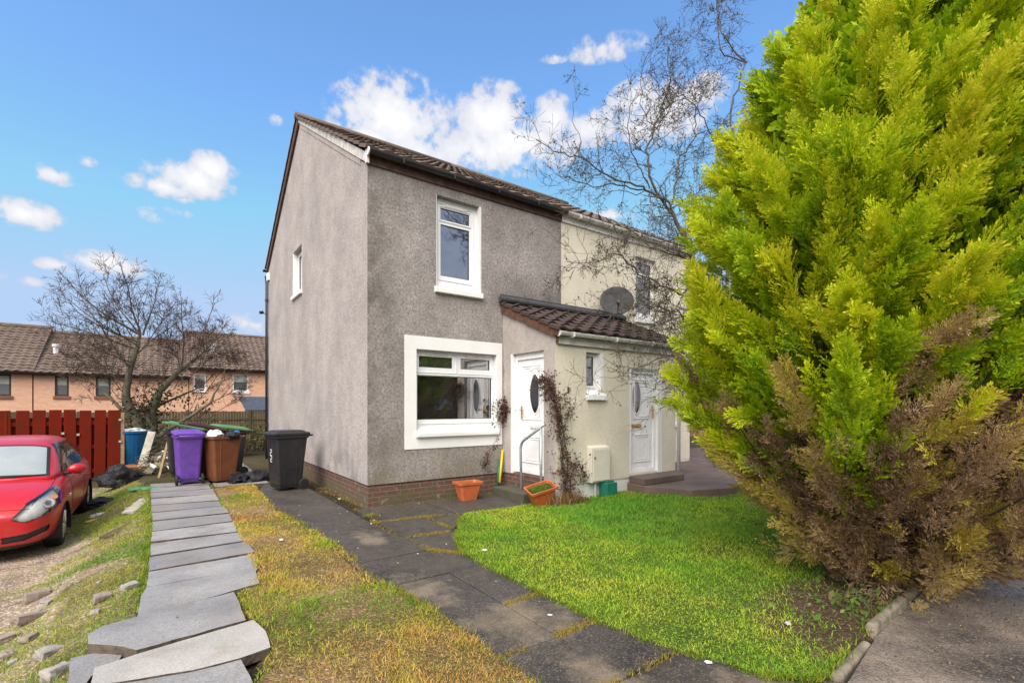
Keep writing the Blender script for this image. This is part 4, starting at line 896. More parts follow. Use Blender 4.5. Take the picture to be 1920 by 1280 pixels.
x, y, d, rg = scatter(LAWN_IN, 10500, 3600, 21, lambda x, y: NEARCON(x, y) * np.clip(.55 + 1.2 * sstep(.30, .55, vn(x, y, 2.6, 72)), 0, 1))
t = .62 * vn(x, y, 1.1, 11) + .42 * vn(x, y, 5.5, 12) - .10 + rg.normal(0, .16, len(x))
C = pal([(.14, .33, .022), (.23, .43, .024), (.34, .50, .03), (.47, .54, .045), (.58, .54, .09)], t * 1.0)
lush = sstep(.55, .8, vn(x, y, .8, 14)) * sstep(1.0, 2.2, x)
C = C * (1 - .6 * lush[:, None]) + np.array((.09, .30, .03)) * .6 * lush[:, None]
C = C * rg.uniform(.75, 1.2, (len(x), 1))
L = (.022 + .026 * vn(x, y, 3.0, 13) + .026 * lush) * rg.uniform(.6, 1.35, len(x))
blades('lawn_grass', 'green mown lawn in front of the porch', x, y, lawn_z(x, y), L, .0042 * (1 + .12 * np.maximum(d - 3, 0)), C, rg.uniform(.55, .985, len(x)), 31)
vkeep = lambda x, y: np.clip(.16 + .30 * sstep(-2.4, -3.4, y) + 1.15 * sstep(.38, .62, vn(x, y, 1.6, 22) * .7 + vn(x, y, 5, 23) * .3 + .14 * sstep(-1.35, -1.0, x) + .10 * sstep(-2.2, -4.2, y)), .03, 1)
x, y, d, rg = scatter(VERGE, 12000, 4500, 41, vkeep)
t = 1.0 * vn(x, y, 1.5, 24) + .38 * vn(x, y, 6, 25) - .22 + rg.normal(0, .15, len(x)) + .06 * sstep(-2.6, -1.6, y) - .20 * sstep(-2.7, -3.6, y)
C = pal([(.15, .31, .02), (.28, .40, .024), (.47, .45, .04), (.60, .45, .09), (.60, .35, .11), (.46, .23, .075)], t) * rg.uniform(.7, 1.2, (len(x), 1))
L = (.016 + .044 * vn(x, y, 3.5, 26) ** 1.5) * rg.uniform(.6, 1.5, len(x))
blades('verge_grass', 'straggly yellow and brown grass strip between the two paths', x, y, gz(x, y) + .022, L, .0040 * (1 + .12 * np.maximum(d - 3, 0)), C, rg.uniform(.62, .99, len(x)), 32)
ykeep = lambda x, y: np.clip(1.15 * sstep(.40, .62, vn(x, y, 1.1, 27) * .6 + vn(x, y, 4, 28) * .4 + .34 * sstep(-3.9, -2.9, x) + .02), .02, 1) * (1 - sstep(4, 6.5, y) * .5) * (1 - ((x < -3.7) & (y > .6)) * .6)
x, y, d, rg = scatter([(-2.68, 3.4), (-2.66, 1.5), (-2.63, 0), (-2.65, -2.2), (-2.70, -2.88), (-2.92, -2.96), (-2.97, -3.7), (-3.0, -6.5), (-6, -6.5), (-6, 7), (-3.2, 7), (-2.9, 5)], 8500, 4000, 42, ykeep)
t = .85 * vn(x, y, 1.3, 29) + .35 * vn(x, y, 5, 30) - .16 + rg.normal(0, .17, len(x))
C = pal([(.12, .27, .016), (.20, .34, .02), (.31, .39, .03), (.42, .40, .06), (.43, .31, .09)], t * .95) * rg.uniform(.7, 1.2, (len(x), 1))
L = (.018 + .028 * vn(x, y, 3.5, 36)) * rg.uniform(.6, 1.5, len(x))
blades('yard_grass', 'mossy yellow-green grass among rubble left of the slab path', x, y, gz(x, y), L, .0042 * (1 + .12 * np.maximum(d - 3, 0)), C, rg.uniform(.6, .99, len(x)), 33)
# tufts in joints, along edges and at the wall foot
rg = np.random.default_rng(77); TX, TY, TZ, TL, TC, TD = [], [], [], [], [], []
def tuftline(a, b, n, w, l, cols, z=0.0):
    t = rg.uniform(0, 1, n); x = a[0] + (b[0] - a[0]) * t + rg.normal(0, w, n); y = a[1] + (b[1] - a[1]) * t + rg.normal(0, w, n)
    keep = rg.uniform(0, 1, n) < np.clip((vn(x, y, 5, 51) - .25) * 2.2, .08, 1); x, y = x[keep], y[keep]
    TX.append(x); TY.append(y); TZ.append(np.full(len(x), z)); TL.append(l * rg.uniform(.4, 1.4, len(x))); TC.append(pal(cols, rg.uniform(0, 1, len(x))))
MOSS = [(.16, .20, .02), (.30, .27, .03), (.36, .24, .045), (.33, .17, .05)]; GRN = [(.09, .21, .015), (.20, .28, .02), (.30, .28, .04)]
for a, b in (((-.36, -4.21), (.02, -4.19)), ((-.86, -4.84), (-.68, -4.84)), ((-.37, -4.83), (.0, -4.80)), ((-.37, -5.43), (.2, -5.40)), ((-.84, -5.44), (-.4, -5.44)), ((-.24, -1.03), (.42, -1.07)), ((.42, -1.07), (.93, -1.22)), ((.43, -1.1), (.42, -1.85)), ((-.23, -.85), (-.28, -1.9)), ((-.25, -1.93), (-.2, -2.55)), ((-.2, -1.95), (.36, -2.0)), ((-.2, -2.55), (0, -2.85))): tuftline(a, b, 2200, .026, .022, MOSS, .006)
for a, b in zip(LAWN[-8:] + LAWN[:5], LAWN[-7:] + LAWN[:6]): tuftline(a, b, 500, .02, .05, GRN, .015)
for a, b in zip(PATH_L[1:], PATH_L[2:]): tuftline(a, b, 420, .025, .045, GRN + MOSS[2:], .012)
for a, b in (((-.2, -.06), (2.4, -.05)), ((-.05, .1), (-.12, 2.6))): tuftline(a, b, 900, .05, .028, MOSS + [(.10, .075, .05)], .0)
tuftline((-.18, -.55), (-.10, -.62), 700, .05, .035, MOSS[:2], .01)
tuftline((1.1, -.05), (2.3, -.05), 900, .03, .035, [(.07, .12, .02), (.14, .18, .03)], .0)
for i in range(len(yj)): tuftline((lx[i], yj[i][0]), (rx[i], yj[i][1]), 50, .006, .02, GRN + MOSS, -.03); tuftline((lx[i] - .02, yj[i][0]), (lx[min(i + 1, len(lx) - 1)] - .02, yj[min(i + 1, len(lx) - 1)][0]), 160, .02, .045, GRN, .0)
tuftline((2.55, -1.5), (4.1, -1.52), 900, .03, .05, GRN, .03); tuftline((4.2, -1.95), (5.9, -2.93), 700, .03, .06, GRN, .06)
tuftline((-1.75, 3.55), (-1.1, 3.3), 500, .10, .05, GRN, .01)
X = np.concatenate(TX); blades('edge_grass', 'moss and grass in the joints and along the path edges', X, np.concatenate(TY), np.concatenate(TZ) + .004, np.concatenate(TL), .0050 * (1 + .12 * np.maximum(np.hypot(X - CAMX, np.concatenate(TY) - CAMY) - 3, 0)), np.concatenate(TC).astype(float), rg.uniform(.3, .97, len(X)), 34)

# ================================================================== wheelie bins
def rrect(w, d, r, z, n=5, cx=0.0, cy=0.0):
    pts = []
    for (sx, sy, a0) in ((1, 1, 0), (-1, 1, 90), (-1, -1, 180), (1, -1, 270)):
        for i in range(n + 1):
            a = R(a0 + 90 * i / n); pts.append(Vector((cx + sx * (w / 2 - r) + math.cos(a) * r, cy + sy * (d / 2 - r) + math.sin(a) * r, z)))
    return pts
def wheelie_bin(label, mat, loc, rz, lidmat=None, lid_open=None, ribs=0, h=1.0, group=None, numbers=False, scale=(1, 1, 1)):
    """two-wheeled bin, front towards local -Y, handle and wheels at +Y; lid_open in degrees about the rear hinge, None = no lid"""
    t = thing('wheelie_bin', label, 'wheelie bin', loc, rz, group); t.scale = scale
    m = MAT[mat]; mb = MB()
    secs = [rrect(.40, .44, .05, .045, cy=-.03), rrect(.425, .50, .055, .12, cy=-.02), rrect(.46, .55, .06, .45, cy=-.01), rrect(.515, .64, .06, h - .10), rrect(.525, .66, .06, h - .075), rrect(.57, .70, .065, h - .07), rrect(.575, .705, .065, h - .02), rrect(.545, .675, .055, h - .02), rrect(.50, .63, .05, h - .10), rrect(.42, .50, .05, .15, cy=-.02)]
    mb.loft(secs, cap=False); b = len(mb.v); mb.add([tuple(p) for p in secs[0]], [tuple(range(len(secs[0])))]); mb.add([tuple(p) for p in secs[-1]], [tuple(range(len(secs[-1])))])
    if ribs:
        for sx in (-1, 1):
            for yy in (-.14, .10, .20)[:ribs]:
                mb.loft([[Vector((sx * (.195 + dx), yy * k_ + dy, z)) for dx, dy in ((0, -.016), (.032, -.010), (.032, .010), (0, .016))] for z, k_ in ((.10, .92), (.45, .98))] if False else [[Vector((sx * (hw + dx), yy * k_ + dy, z)) for dx, dy in ((-.02, -.016), (.010, -.010), (.010, .010), (-.02, .016))] for z, k_, hw in ((.09, .9, .205), (.45, .97, .23), (h - .11, 1.0, .2565))])
        for xx in (-.13, .13):
            mb.loft([[Vector((xx * k_ + dx, -hd - dy, z)) for dx, dy in ((-.014, -.02), (-.009, .010), (.009, .010), (.014, -.02))] for z, k_, hd in ((.09, .9, .255), (.45, .97, .285), (h - .11, 1.0, .318))])
    mb.build('body', m, t, local=True, smooth=False, bevel=.004)
    a = MB(); a.tube([(-.26, .20, .095), (.26, .20, .095)], .012, 8); a.build('axle', MAT['galv'], t, local=True)
    for sx in (-1, 1):
        w = MB(); w.cyl((sx * .245, .235, .10), (1, 0, 0), .10, .05, 26); wo = w.build('wheel', MAT['rubber'], t, local=True, bevel=.012)
        w = MB(); w.cyl((sx * .272, .235, .10), (1, 0, 0), .055, .006, 18); w.build('hub', MAT['black_plastic'], wo, local=True)
    a = MB(); a.tube([(-.22, .35, h - .04), (-.22, .43, h - .03), (.22, .43, h - .03), (.22, .35, h - .04)], .015, 8); a.build('handle', m, t, local=True, smooth=True)
    if lid_open is not None:
        M = Matrix.Translation((0, .36, h - .012)) @ Matrix.Rotation(-R(lid_open), 4, 'X') @ Matrix.Translation((0, -.36, 0))
        lm = MAT[lidmat or mat]; l = MB()
        ls = [rrect(.60, .76, .05, -.005, cy=-.015), rrect(.605, .765, .05, .028, cy=-.015), rrect(.57, .72, .05, .042, cy=-.01), rrect(.50, .62, .06, .052, cy=0.0), rrect(.44, .54, .06, .075, cy=0.0), rrect(.40, .48, .06, .080, cy=0.0)]
        l.loft([[M @ p for p in s_] for s_ in ls]); lo = l.build('lid', lm, t, local=True, bevel=.004)
        l = MB(); l.box(-.17, .17, -.42, -.37, .0, .03, M=M); l.build('lid_grip', lm, lo, local=True, bevel=.008)
    if numbers:
        for i, (z0, segs) in enumerate(((.70, 'ABGED'), (.58, 'ABGED'))):
            g = MB(); S_ = .032; y0 = -.318 + (.9 - z0) * .07 - .012
            seg = {'A': (-S_, S_, z0 + .05), 'G': (-S_, S_, z0), 'D': (-S_, S_, z0 - .05)}
            for q in segs:
                if q in seg: a_, b_, zz = seg[q]; g.box(a_, b_, y0 - .004, y0, zz - .006, zz + .006)
                elif q == 'B': g.box(S_ - .012, S_, y0 - .004, y0, z0 + .006, z0 + .044)
                elif q == 'E': g.box(-S_, -S_ + .012, y0 - .004, y0, z0 - .044, z0 - .006)
            g.build('painted_number', MAT['white_paint'], t, local=True)
    return t
GB = 'wheelie bins beside the house'
wheelie_bin('black wheelie bin with closed lid and white painted number, alone by the gable wall', 'black_plastic', (-.66, 2.52, .014), R(-79), lid_open=0, ribs=3, group=GB, numbers=True, h=1.03, scale=(1, .90, 1))
wheelie_bin('bright purple wheelie bin with its lid shut', 'purple', (-2.14, 4.28, .03), R(180 + 5), lid_open=2, group=GB, h=.98, scale=(.86, .9, 1))
wheelie_bin('brown wheelie bin without a lid, filled with white and black rubbish bags', 'brown_plastic', (-1.56, 4.18, .02), R(-72), lid_open=None, ribs=1, group=GB, h=.95, scale=(.9, .86, 1))
wheelie_bin('dark maroon wheelie bin with its lid propped half open behind the purple bin', 'maroon_plastic', (-1.86, 4.95, .03), R(-80), lid_open=13, group=GB, h=1.0)
wheelie_bin('wheelie bin with a raised green lid behind the brown bin', 'black_plastic', (-1.38, 5.15, .02), R(-75), 'lime_plastic', lid_open=8, group=GB, h=1.0)
wheelie_bin('wheelie bin with a pale green lid half hidden behind the purple bin', 'black_plastic', (-2.16, 5.75, .02), R(-85), 'lime_plastic', lid_open=14, group=GB, h=1.0)

# crumpled bags
def crumple(name, label, mat, loc, size, seed, cat='bin bag', sharp=1.0, sub=3, group=None):
    rr = random.Random(seed); bm = bmesh.new(); bmesh.ops.create_icosphere(bm, subdivisions=sub, radius=1.0)
    for v in bm.verts:
        p = v.co.copy(); from_n = 0
        from mathutils import noise as mn
        n1 = mn.noise(p * 1.7 + Vector((seed * 3.1, 0, 0))); n2 = mn.noise(p * 4.1 + Vector((0, seed * 2.3, 0))); n3 = abs(mn.noise(p * 7.5 + Vector((seed, 5, 0))))
        f = 1 + .38 * n1 * sharp + .24 * n2 * sharp - .22 * n3 * sharp
        v.co = Vector((p.x * size[0] * f, p.y * size[1] * f, max(-.25, p.z) * size[2] * f + .25 * size[2] * .9))
    me = bpy.data.meshes.new(name); bm.to_mesh(me); bm.free(); me.materials.append(MAT[mat])
    o = bpy.data.objects.new(name, me); COL.objects.link(o); o.location = loc; o.rotation_euler = (0, 0, rr.uniform(0, 6))
    if label: tag(o, label, cat, group)
    return o
GBB = 'black bin bags dumped around the bins'
crumple('bin_bag', 'large slumped black bin bag at the end of the red fence', 'bag_black', (-3.34, 6.25, -.16), (.42, .34, .34), 1, group=GBB)
crumple('bin_bag', 'flattened black bin bag trailing from the large bag towards the slab path', 'bag_black', (-2.98, 6.75, -.10), (.36, .22, .16), 2, group=GBB)
crumple('bin_bag', 'low black bag on the ground beside the red car and fence foot', 'bag_black', (-3.55, 4.35, -.27), (.36, .30, .13), 3, group=GBB)
crumple('bin_bag', 'black plastic sheet bunched between the brown and black bins, on its left', 'bag_black', (-1.30, 3.92, .02), (.30, .20, .14), 4, group=GBB)
crumple('bin_bag', 'long black plastic sheet lying against the black bin on the wet slabs', 'bag_black', (-.98, 4.02, .02), (.40, .24, .17), 5, group=GBB)
GRB = 'rubbish bags in the brown bin'
crumple('rubbish_bag', 'white carrier bag heaped in the open brown bin', 'bag_white', (-1.70, 4.12, .93), (.19, .17, .13), 6, 'rubbish bag', group=GRB)
crumple('rubbish_bag', 'small black bag hanging over the rim of the brown bin', 'bag_black', (-1.40, 4.03, .90), (.17, .13, .12), 7, 'rubbish bag', group=GRB)
crumple('rubbish_bag', 'bright blue scrap of plastic on the brown bin', 'bag_blue', (-1.30, 4.22, .98), (.10, .06, .07), 8, 'rubbish bag', group=GRB)
crumple('plastic_sheet', 'teal and pale green plastic crumpled on the slab path edge', 'lime_plastic', (-2.80, 4.15, -.02), (.26, .13, .05), 9, 'plastic sheet')
crumple('plastic_sheet', 'flat yellow plastic strip lying near the car rear wheel', 'yellow', (-3.28, 2.75, -.25), (.26, .10, .03), 10, 'plastic sheet')
crumple('plastic_sheet', 'crumpled white wrapper next to the yellow strip', 'bag_white', (-3.38, 3.05, -.25), (.14, .09, .05), 11, 'plastic sheet')

# blue tub with leaning plank, tray
tub = thing('water_tub', 'large blue plastic tub behind the end of the red fence', 'tub', (-3.27, 8.35, -.12))
mb = MB(); secs = []
for z, r_ in ((0, .30), (.05, .32), (.9, .41), (.98, .42), (1.0, .45), (1.06, .45), (1.06, .42), (1.0, .40), (.2, .32)): secs.append([Vector((-3.25 + 1.06 * r_ * math.cos(2 * math.pi * i / 28), 8.35 + r_ * math.sin(2 * math.pi * i / 28), -.12 + z)) for i in range(28)])
mb.loft(secs); mb.build('shell', MAT['blue_plastic'], tub, smooth=False, bevel=.006)
crumple('plastic_sheet', 'pale bag lying across the mouth of the blue tub', 'bag_white', (-3.12, 8.3, .92), (.24, .22, .08), 13, 'plastic sheet')
def plank(name, label, a, b, w, th, mat, cat='plank', side=None, group=None):
    a, b = Vector(a), Vector(b); d = (b - a).normalized(); s_ = (side and Vector(side) or d.cross(Vector((0, 0, 1)))).normalized(); s_ = (s_ - d * s_.dot(d)).normalized(); u = d.cross(s_)
    mb = MB(); mb.loft([[p + s_ * w / 2 * i + u * th / 2 * j for i, j in ((-1, -1), (1, -1), (1, 1), (-1, 1))] for p in (a, a.lerp(b, .5) + u * .004, b)])
    o = mb.build(name, MAT[mat], None, bevel=.004)
    return tag(o, label, cat, group) if label else o
plank('plank', 'pale board leaning against the blue tub', (-3.02, 7.35, -.08), (-2.78, 7.92, .92), .16, .025, 'timber_pale', side=(1, 0, 0))
plank('plank', 'weathered pale board lying in the rubble left of the slab path', (-2.96, 1.9, -.03), (-2.78, 2.95, -.01), .16, .03, 'timber_pale')
plank('plank', 'rotten brown board lying in the yard grass near the slab path', (-3.12, .55, -.08), (-2.80, 1.15, -.03), .14, .04, 'fence_brown')
plank('plank', 'brown stick leaning in the rubbish left of the purple bin', (-2.62, 5.7, .0), (-2.45, 6.0, .8), .05, .03, 'timber')
plank('plank', 'grey strip of wood beside the yellow plastic strip', (-3.20, 2.35, -.22), (-3.02, 2.75, -.14), .07, .02, 'timber_pale')
mb = MB(); mb.loft([rrect(.46, .36, .04, -.10, cx=-3.12, cy=7.5), rrect(.56, .44, .05, .10, cx=-3.12, cy=7.5), rrect(.60, .48, .05, .10, cx=-3.12, cy=7.5), rrect(.60, .48, .05, .13, cx=-3.12, cy=7.5), rrect(.54, .42, .05, .13, cx=-3.12, cy=7.5), rrect(.46, .36, .04, -.06, cx=-3.12, cy=7.5)])
MAT['orange_plastic'] = simple('orange plastic', (.42, .17, .05), .5, .15, 6)
tag(mb.build('crate', MAT['orange_plastic'], None), 'shallow orange plastic crate in front of the blue tub', 'crate')

# heap of rubbish and cuttings behind the bins (nobody could count it)
rr = random.Random(12); mb = MB()
for i in range(1500):
    x = rr.uniform(-3.0, -1.7); y = rr.uniform(6.6, 10.5); hh = .85 * math.exp(-((x + 2.45) / .55) ** 2) * math.exp(-((y - 8.2) / 1.8) ** 2)
    z = rr.uniform(0, hh) + .01; a = rr.uniform(0, 6.28); l = rr.uniform(.06, .35); e = rr.uniform(-.4, .6)
    mb.tube([(x, y, z), (x + math.cos(a) * l * .5, y + math.sin(a) * l * .5, z + e * l * .6 + .02), (x + math.cos(a) * l, y + math.sin(a) * l, max(.01, z + e * l))], [.008, .006, .003], 4, mi=rr.choice([0, 0, 1, 2]))
for i in range(160):
    x = rr.uniform(-2.9, -1.6); y = rr.uniform(6.0, 9.5); z = .45 * math.exp(-((x + 2.4) / .5) ** 2) * rr.uniform(.2, 1); s_ = rr.uniform(.03, .10)
    M = Matrix.Translation((x, y, z + .02)) @ Euler((rr.uniform(-1, 1), rr.uniform(-1, 1), rr.uniform(0, 6))).to_matrix().to_4x4()
    mb.box(-s_, s_, -s_ * .7, s_ * .7, -.01, .012, mi=rr.choice([1, 2, 3]), M=M)
tag(mb.build('garden_debris', [MAT['bark'], MAT['timber'], MAT['bark_pale'], MAT['bag_white']]), 'heap of branches, cuttings and rubbish behind the bins', 'debris', None, 'stuff')

# ================================================================== red fence, brown back fence
fc = thing('picket_fence', 'tall red stained hit and miss timber fence behind the red car', 'fence', (-4.6, 7.5, -.25))
A0 = Vector((-3.42, 7.95, 0)); A1 = Vector((-7.6, 6.75, 0)); fd = (A1 - A0).normalized(); fn = Vector((-fd.y, fd.x, 0)); L_ = (A1 - A0).length
if fn.y > 0: fn = -fn
pitch = .262; rr = random.Random(4)
for i in range(int(L_ / pitch)):
    c = A0 + fd * (i * pitch + .12); zb = float(gz(c.x, c.y)) - .03; zt = 1.47 + rr.uniform(-.012, .012); w = .104
    if i == 0: w = .12
    M = Matrix(((fd.x, fn.x, 0, c.x), (fd.y, fn.y, 0, c.y), (0, 0, 1, 0), (0, 0, 0, 1))) @ Matrix.Rotation(rr.uniform(-.012, .012), 4, 'Y')
    mb = MB(); mb.box(-w, w, .03, .052, zb, zt, M=M); mb.build('board', MAT['fence_red'], fc, bevel=.004)
    M2 = Matrix(((fd.x, fn.x, 0, c.x + fd.x * pitch / 2), (fd.y, fn.y, 0, c.y + fd.y * pitch / 2), (0, 0, 1, 0), (0, 0, 0, 1)))
    mb = MB(); mb.box(-.085, .085, -.052, -.03, zb, zt - .17, M=M2); mb.build('board', MAT['fence_red'], fc, bevel=.004)
for z in (.05, .62, 1.18):
    p, q = A0, A1; mb = MB(); zz = z - .06
    mb.loft([[P_ + fn * a + Vector((0, 0, b)) for a, b in ((-.028, zz), (.028, zz), (.028, zz + .09), (-.028, zz + .09))] for P_ in (p, q)]); mb.build('rail', MAT['fence_red'], fc)
for t_ in (.0, .45, .95):
    c = A0.lerp(A1, t_) - fd * (.05 if t_ == 0 else 0); mb = MB(); mb.box(c.x - .05, c.x + .05, c.y - .05, c.y + .05, -.5, 1.40); mb.build('post', MAT['timber' if t_ == 0 else 'fence_red'], fc, bevel=.005)
for i, z in ((0, 1.23), (0, .70), (3, .94), (2, .90)):
    c = A0 + fd * (i * pitch + (.0 if i == 0 else .25)) + fn * .06; mb = MB(); mb.box(c.x - .025, c.x + .025, c.y - .02, c.y + .01, z - .025, z + .025); mb.build('rail_end', MAT['timber_pale'], fc)

bf = thing('back_fence', 'weathered brown board fence along the rear gardens', 'fence', (-2.0, 15.5, -.1))
rr = random.Random(6); mb = MB()
for i in range(170):
    x = -11 + i * .10; y = 15.9 - (x + 2) * .05; mb.box(x, x + .094, y, y + .02, -.4, 1.36 + rr.uniform(-.02, .02))
mb.build('board_panel', MAT['fence_brown'], bf)
for i in range(8):
    x = -10.6 + i * 2.2; y = 15.9 - (x + 2) * .05; mb = MB(); mb.box(x - .05, x + .05, y - .07, y + .03, -.5, 1.42); mb.build('post', MAT['fence_brown'], bf)
for z in (.2, 1.0):
    mb = MB(); mb.add([(-11, 16.31, z), (6, 15.46, z), (6, 15.50, z), (-11, 16.35, z), (-11, 16.31, z + .09), (6, 15.46, z + .09), (6, 15.5, z + .09), (-11, 16.35, z + .09)], [(0, 1, 2, 3), (4, 7, 6, 5), (0, 4, 5, 1), (2, 6, 7, 3)]); mb.build('rail', MAT['fence_brown'], bf)
gf = thing('garden_fence', 'low grey wall topped with brown slats beyond the neighbour\'s corner', 'fence', (11.5, 2.2, .1))
mb = MB(); mb.box(9.6, 16, 2.1, 2.3, -.2, .58); mb.build('wall', MAT['mossy_stone'], gf)
mb = MB()
for i in range(60): mb.box(9.6 + i * .11, 9.69 + i * .11, 2.15, 2.18, .58, 1.15)
MAT['slat_pink'] = simple('faded red slats', (.36, .20, .15), .8, .2, 5); mb.build('slat_panel', MAT['slat_pink'], gf)

# ================================================================== planters, handrail, broom, green box, vines
def planter(label, loc, rot, w=.52, d=.34, h=.33, fill='soil', group='terracotta planters by the door'):
    o = thing('planter', label, 'planter', loc, 0, group); o.rotation_euler = rot
    mb = MB(); secs = [rrect(w * .60, d * .60, .03, 0), rrect(w * .88, d * .88, .035, h * .84), rrect(w * .90, d * .90, .035, h * .84), rrect(w, d, .04, h * .86), rrect(w * 1.02, d * 1.02, .04, h), rrect(w * .92, d * .90, .035, h), rrect(w * .62, d * .62, .03, h * .2)]
    mb.loft(secs); 
    for i in range(9):
        for sy in (-1, 1):
            x = (i - 4) * w * .085; mb.tube([(x * .75, sy * d * .305, h * .12), (x, sy * d * .44, h * .8)], .006, 5)
    mb.build('pot', MAT['terracotta'], o, local=True, bevel=.005)
    mb = MB(); mb.loft([rrect(w * .80, d * .76, .03, h * .78), rrect(w * .84, d * .80, .03, h * .86), rrect(w * .4, d * .4, .03, h * .90)]); mb.build('soil', MAT[fill], o, local=True)
    return o
planter('terracotta planter standing upright by the brick plinth under the large window', (1.56, -.36, .012), (0, 0, R(-4)), .44, .31, .30)
pl = planter('terracotta planter tilted over with green weeds in it beside the handrail', (2.27, -1.44, .02), (R(14), R(-13), R(-14)), .45, .31, .31)
rg = np.random.default_rng(5); n = 900; X = rg.uniform(-.165, .165, n); Y = rg.uniform(-.10, .10, n)
Vv = []; 
bl = blades('weeds', 'weeds', X, Y, np.full(n, .265), rg.uniform(.03, .08, n), np.full(n, .006), pal([(.08, .20, .015), (.20, .28, .02)], rg.uniform(0, 1, n)).astype(float), rg.uniform(.3, .9, n), 9)
bl.parent = pl
for q in ('label', 'category', 'kind'): del bl[q]
hr = thing('handrail', 'grey galvanised handrail bent down beside the white door', 'handrail', (2.35, -.8, .01))
def bend(pts, r=.08, n=6):
    out = [Vector(pts[0])]
    for i in range(1, len(pts) - 1):
        p, a, b = Vector(pts[i]), Vector(pts[i - 1]), Vector(pts[i + 1]); da, db = (a - p).normalized(), (b - p).normalized()
        s_, e_ = p + da * r, p + db * r
        for k_ in range(n + 1): t_ = k_ / n; out.append(s_.lerp(p, t_).lerp(p.lerp(e_, t_), t_))
    return out + [Vector(pts[-1])]
mb = MB(); mb.tube(bend([(2.35, -.795, -.1), (2.35, -.765, .94), (2.35, -1.40, 1.27)], .12), .024, 12); mb.build('rail', MAT['galv'], hr, smooth=True)
mb = MB(); mb.tube([(2.35, -1.31, -.1), (2.35, -1.31, 1.215)], .022, 12); mb.build('post', MAT['galv'], hr, smooth=True)
br = thing('broom', 'yellow broom handle leaning on the wall beside the white door', 'broom', (2.36, -.12, .1))
mb = MB(); mb.tube([(2.335, -.16, .20), (2.49, -.03, .76)], .022, 10); mb.build('handle', MAT['yellow'], br, smooth=True)
mb = MB(); mb.tube([(2.30, -.13, .12), (2.42, -.035, .60)], .02, 8); mb.build('green_handle', MAT['green_plastic'], br, smooth=True)
gb = thing('green_box', 'small dark green plastic box on the grass under the meter box', 'box', (3.62, -1.63, .03))
mb = MB(); mb.prism([(3.46, -1.50), (3.50, -1.66), (3.72, -1.68), (3.69, -1.52)], .02, .27); mb.build('shell', MAT['green_plastic'], gb, bevel=.012)
mb = MB()
for i in range(3): mb.box(3.52 + i * .07, 3.555 + i * .07, -1.63, -1.57, .265, .30)
mb.build('lugs', MAT['green_plastic'], gb, bevel=.005)

# dead climber at the porch corner: stems and shrivelled leaves
def twigmesh(mb, path, r0, r1, n=4, mi=0):
    m = len(path); mb.tube(path, [r0 + (r1 - r0) * i / (m - 1) for i in range(m)], n, mi, cap=False)
def leafbits(pts, size, cols, seed, name, parent, mat='dead_leaf', spread=.03):
    rg = np.random.default_rng(seed); P = np.array(pts, float); n = len(P)
    P = P + rg.normal(0, spread, (n, 3)); a = rg.normal(0, 1, (n, 3)); a /= np.linalg.norm(a, axis=1)[:, None]; b = np.cross(a, rg.normal(0, 1, (n, 3))); b /= np.linalg.norm(b, axis=1)[:, None]
    s_ = size * rg.uniform(.5, 1.4, (n, 1)); V = np.stack([P - a * s_, P + b * s_ * .55 + np.cross(a, b) * s_ * .2, P + a * s_, P - b * s_ * .55], 1)
    C = np.repeat(pal(cols, rg.uniform(0, 1, n))[:, None, :], 4, 1)
    return np_mesh(name, V.reshape(-1, 3), np.arange(n * 4).reshape(n, 4), None, C.reshape(-1, 3), MAT[mat], parent)
rr = random.Random(31)
def climber(name, label, base, stems, leaf_n, size, cols, seed, bare=()):
    t = thing(name, label, 'dead plant', base); mb = MB(); pts = []
    for (path, r0, dens) in stems:
        P_ = [Vector(p) for p in path]; full = []
        for a, b in zip(P_, P_[1:]):
            for i in range(8): full.append(a.lerp(b, i / 8) + Vector((rr.gauss(0, .010), rr.gauss(0, .010), rr.gauss(0, .010))))
        full.append(P_[-1]); twigmesh(mb, full, r0, r0 * .5)
        for i in range(int(dens)):
            q = rr.choice(full); l = rr.uniform(.08, .28); d = Vector((rr.gauss(0, .6), rr.gauss(-.1, .5), rr.gauss(-.1, .7))).normalized()
            tw = [q, q + d * l * .5 + Vector((0, 0, rr.uniform(-.03, .03))), q + d * l]; twigmesh(mb, tw, r0 * .35, .0015, 3); pts += [tw[1], tw[2], q]
    mb.build('stems', MAT['bark'], t, smooth=True)
    pts = [rr.choice(pts) for _ in range(leaf_n)]
    leafbits(pts, size, cols, seed, 'dead_leaves', t)
    return t
DEAD = [(.055, .028, .022), (.10, .05, .035), (.16, .085, .06), (.085, .045, .04)]
climber('dead_climber', 'tall brown dead climber hanging down the porch corner beside the handrail', (2.62, -1.62, .02),
    [([(2.62, -1.60, .0), (2.60, -1.58, .5), (2.55, -1.56, 1.0), (2.50, -1.52, 1.5), (2.44, -1.46, 1.85)], .013, 50), ([(2.66, -1.60, .0), (2.66, -1.58, .7), (2.58, -1.58, 1.2), (2.47, -1.50, 1.62)], .011, 50),
     ([(2.46, -1.50, 1.62), (2.44, -1.36, 1.80), (2.42, -1.22, 1.95), (2.44, -1.16, 1.98)], .008, 22), ([(2.44, -1.48, 1.80), (2.44, -1.36, 1.98), (2.44, -1.26, 2.0)], .008, 22),
     ([(2.70, -1.60, .0), (2.74, -1.58, .45), (2.95, -1.56, .62), (3.12, -1.56, .40)], .007, 26), ([(2.56, -1.62, .0), (2.53, -1.60, 1.0), (2.50, -1.54, 1.7)], .006, 16), ([(2.62, -1.56, 1.2), (2.78, -1.54, 1.5), (2.80, -1.53, 1.05)], .003, 5), ([(2.50, -1.5, 1.6), (2.74, -1.52, 1.75), (2.84, -1.53, 1.3)], .003, 4)],
    3200, .019, DEAD, 61)
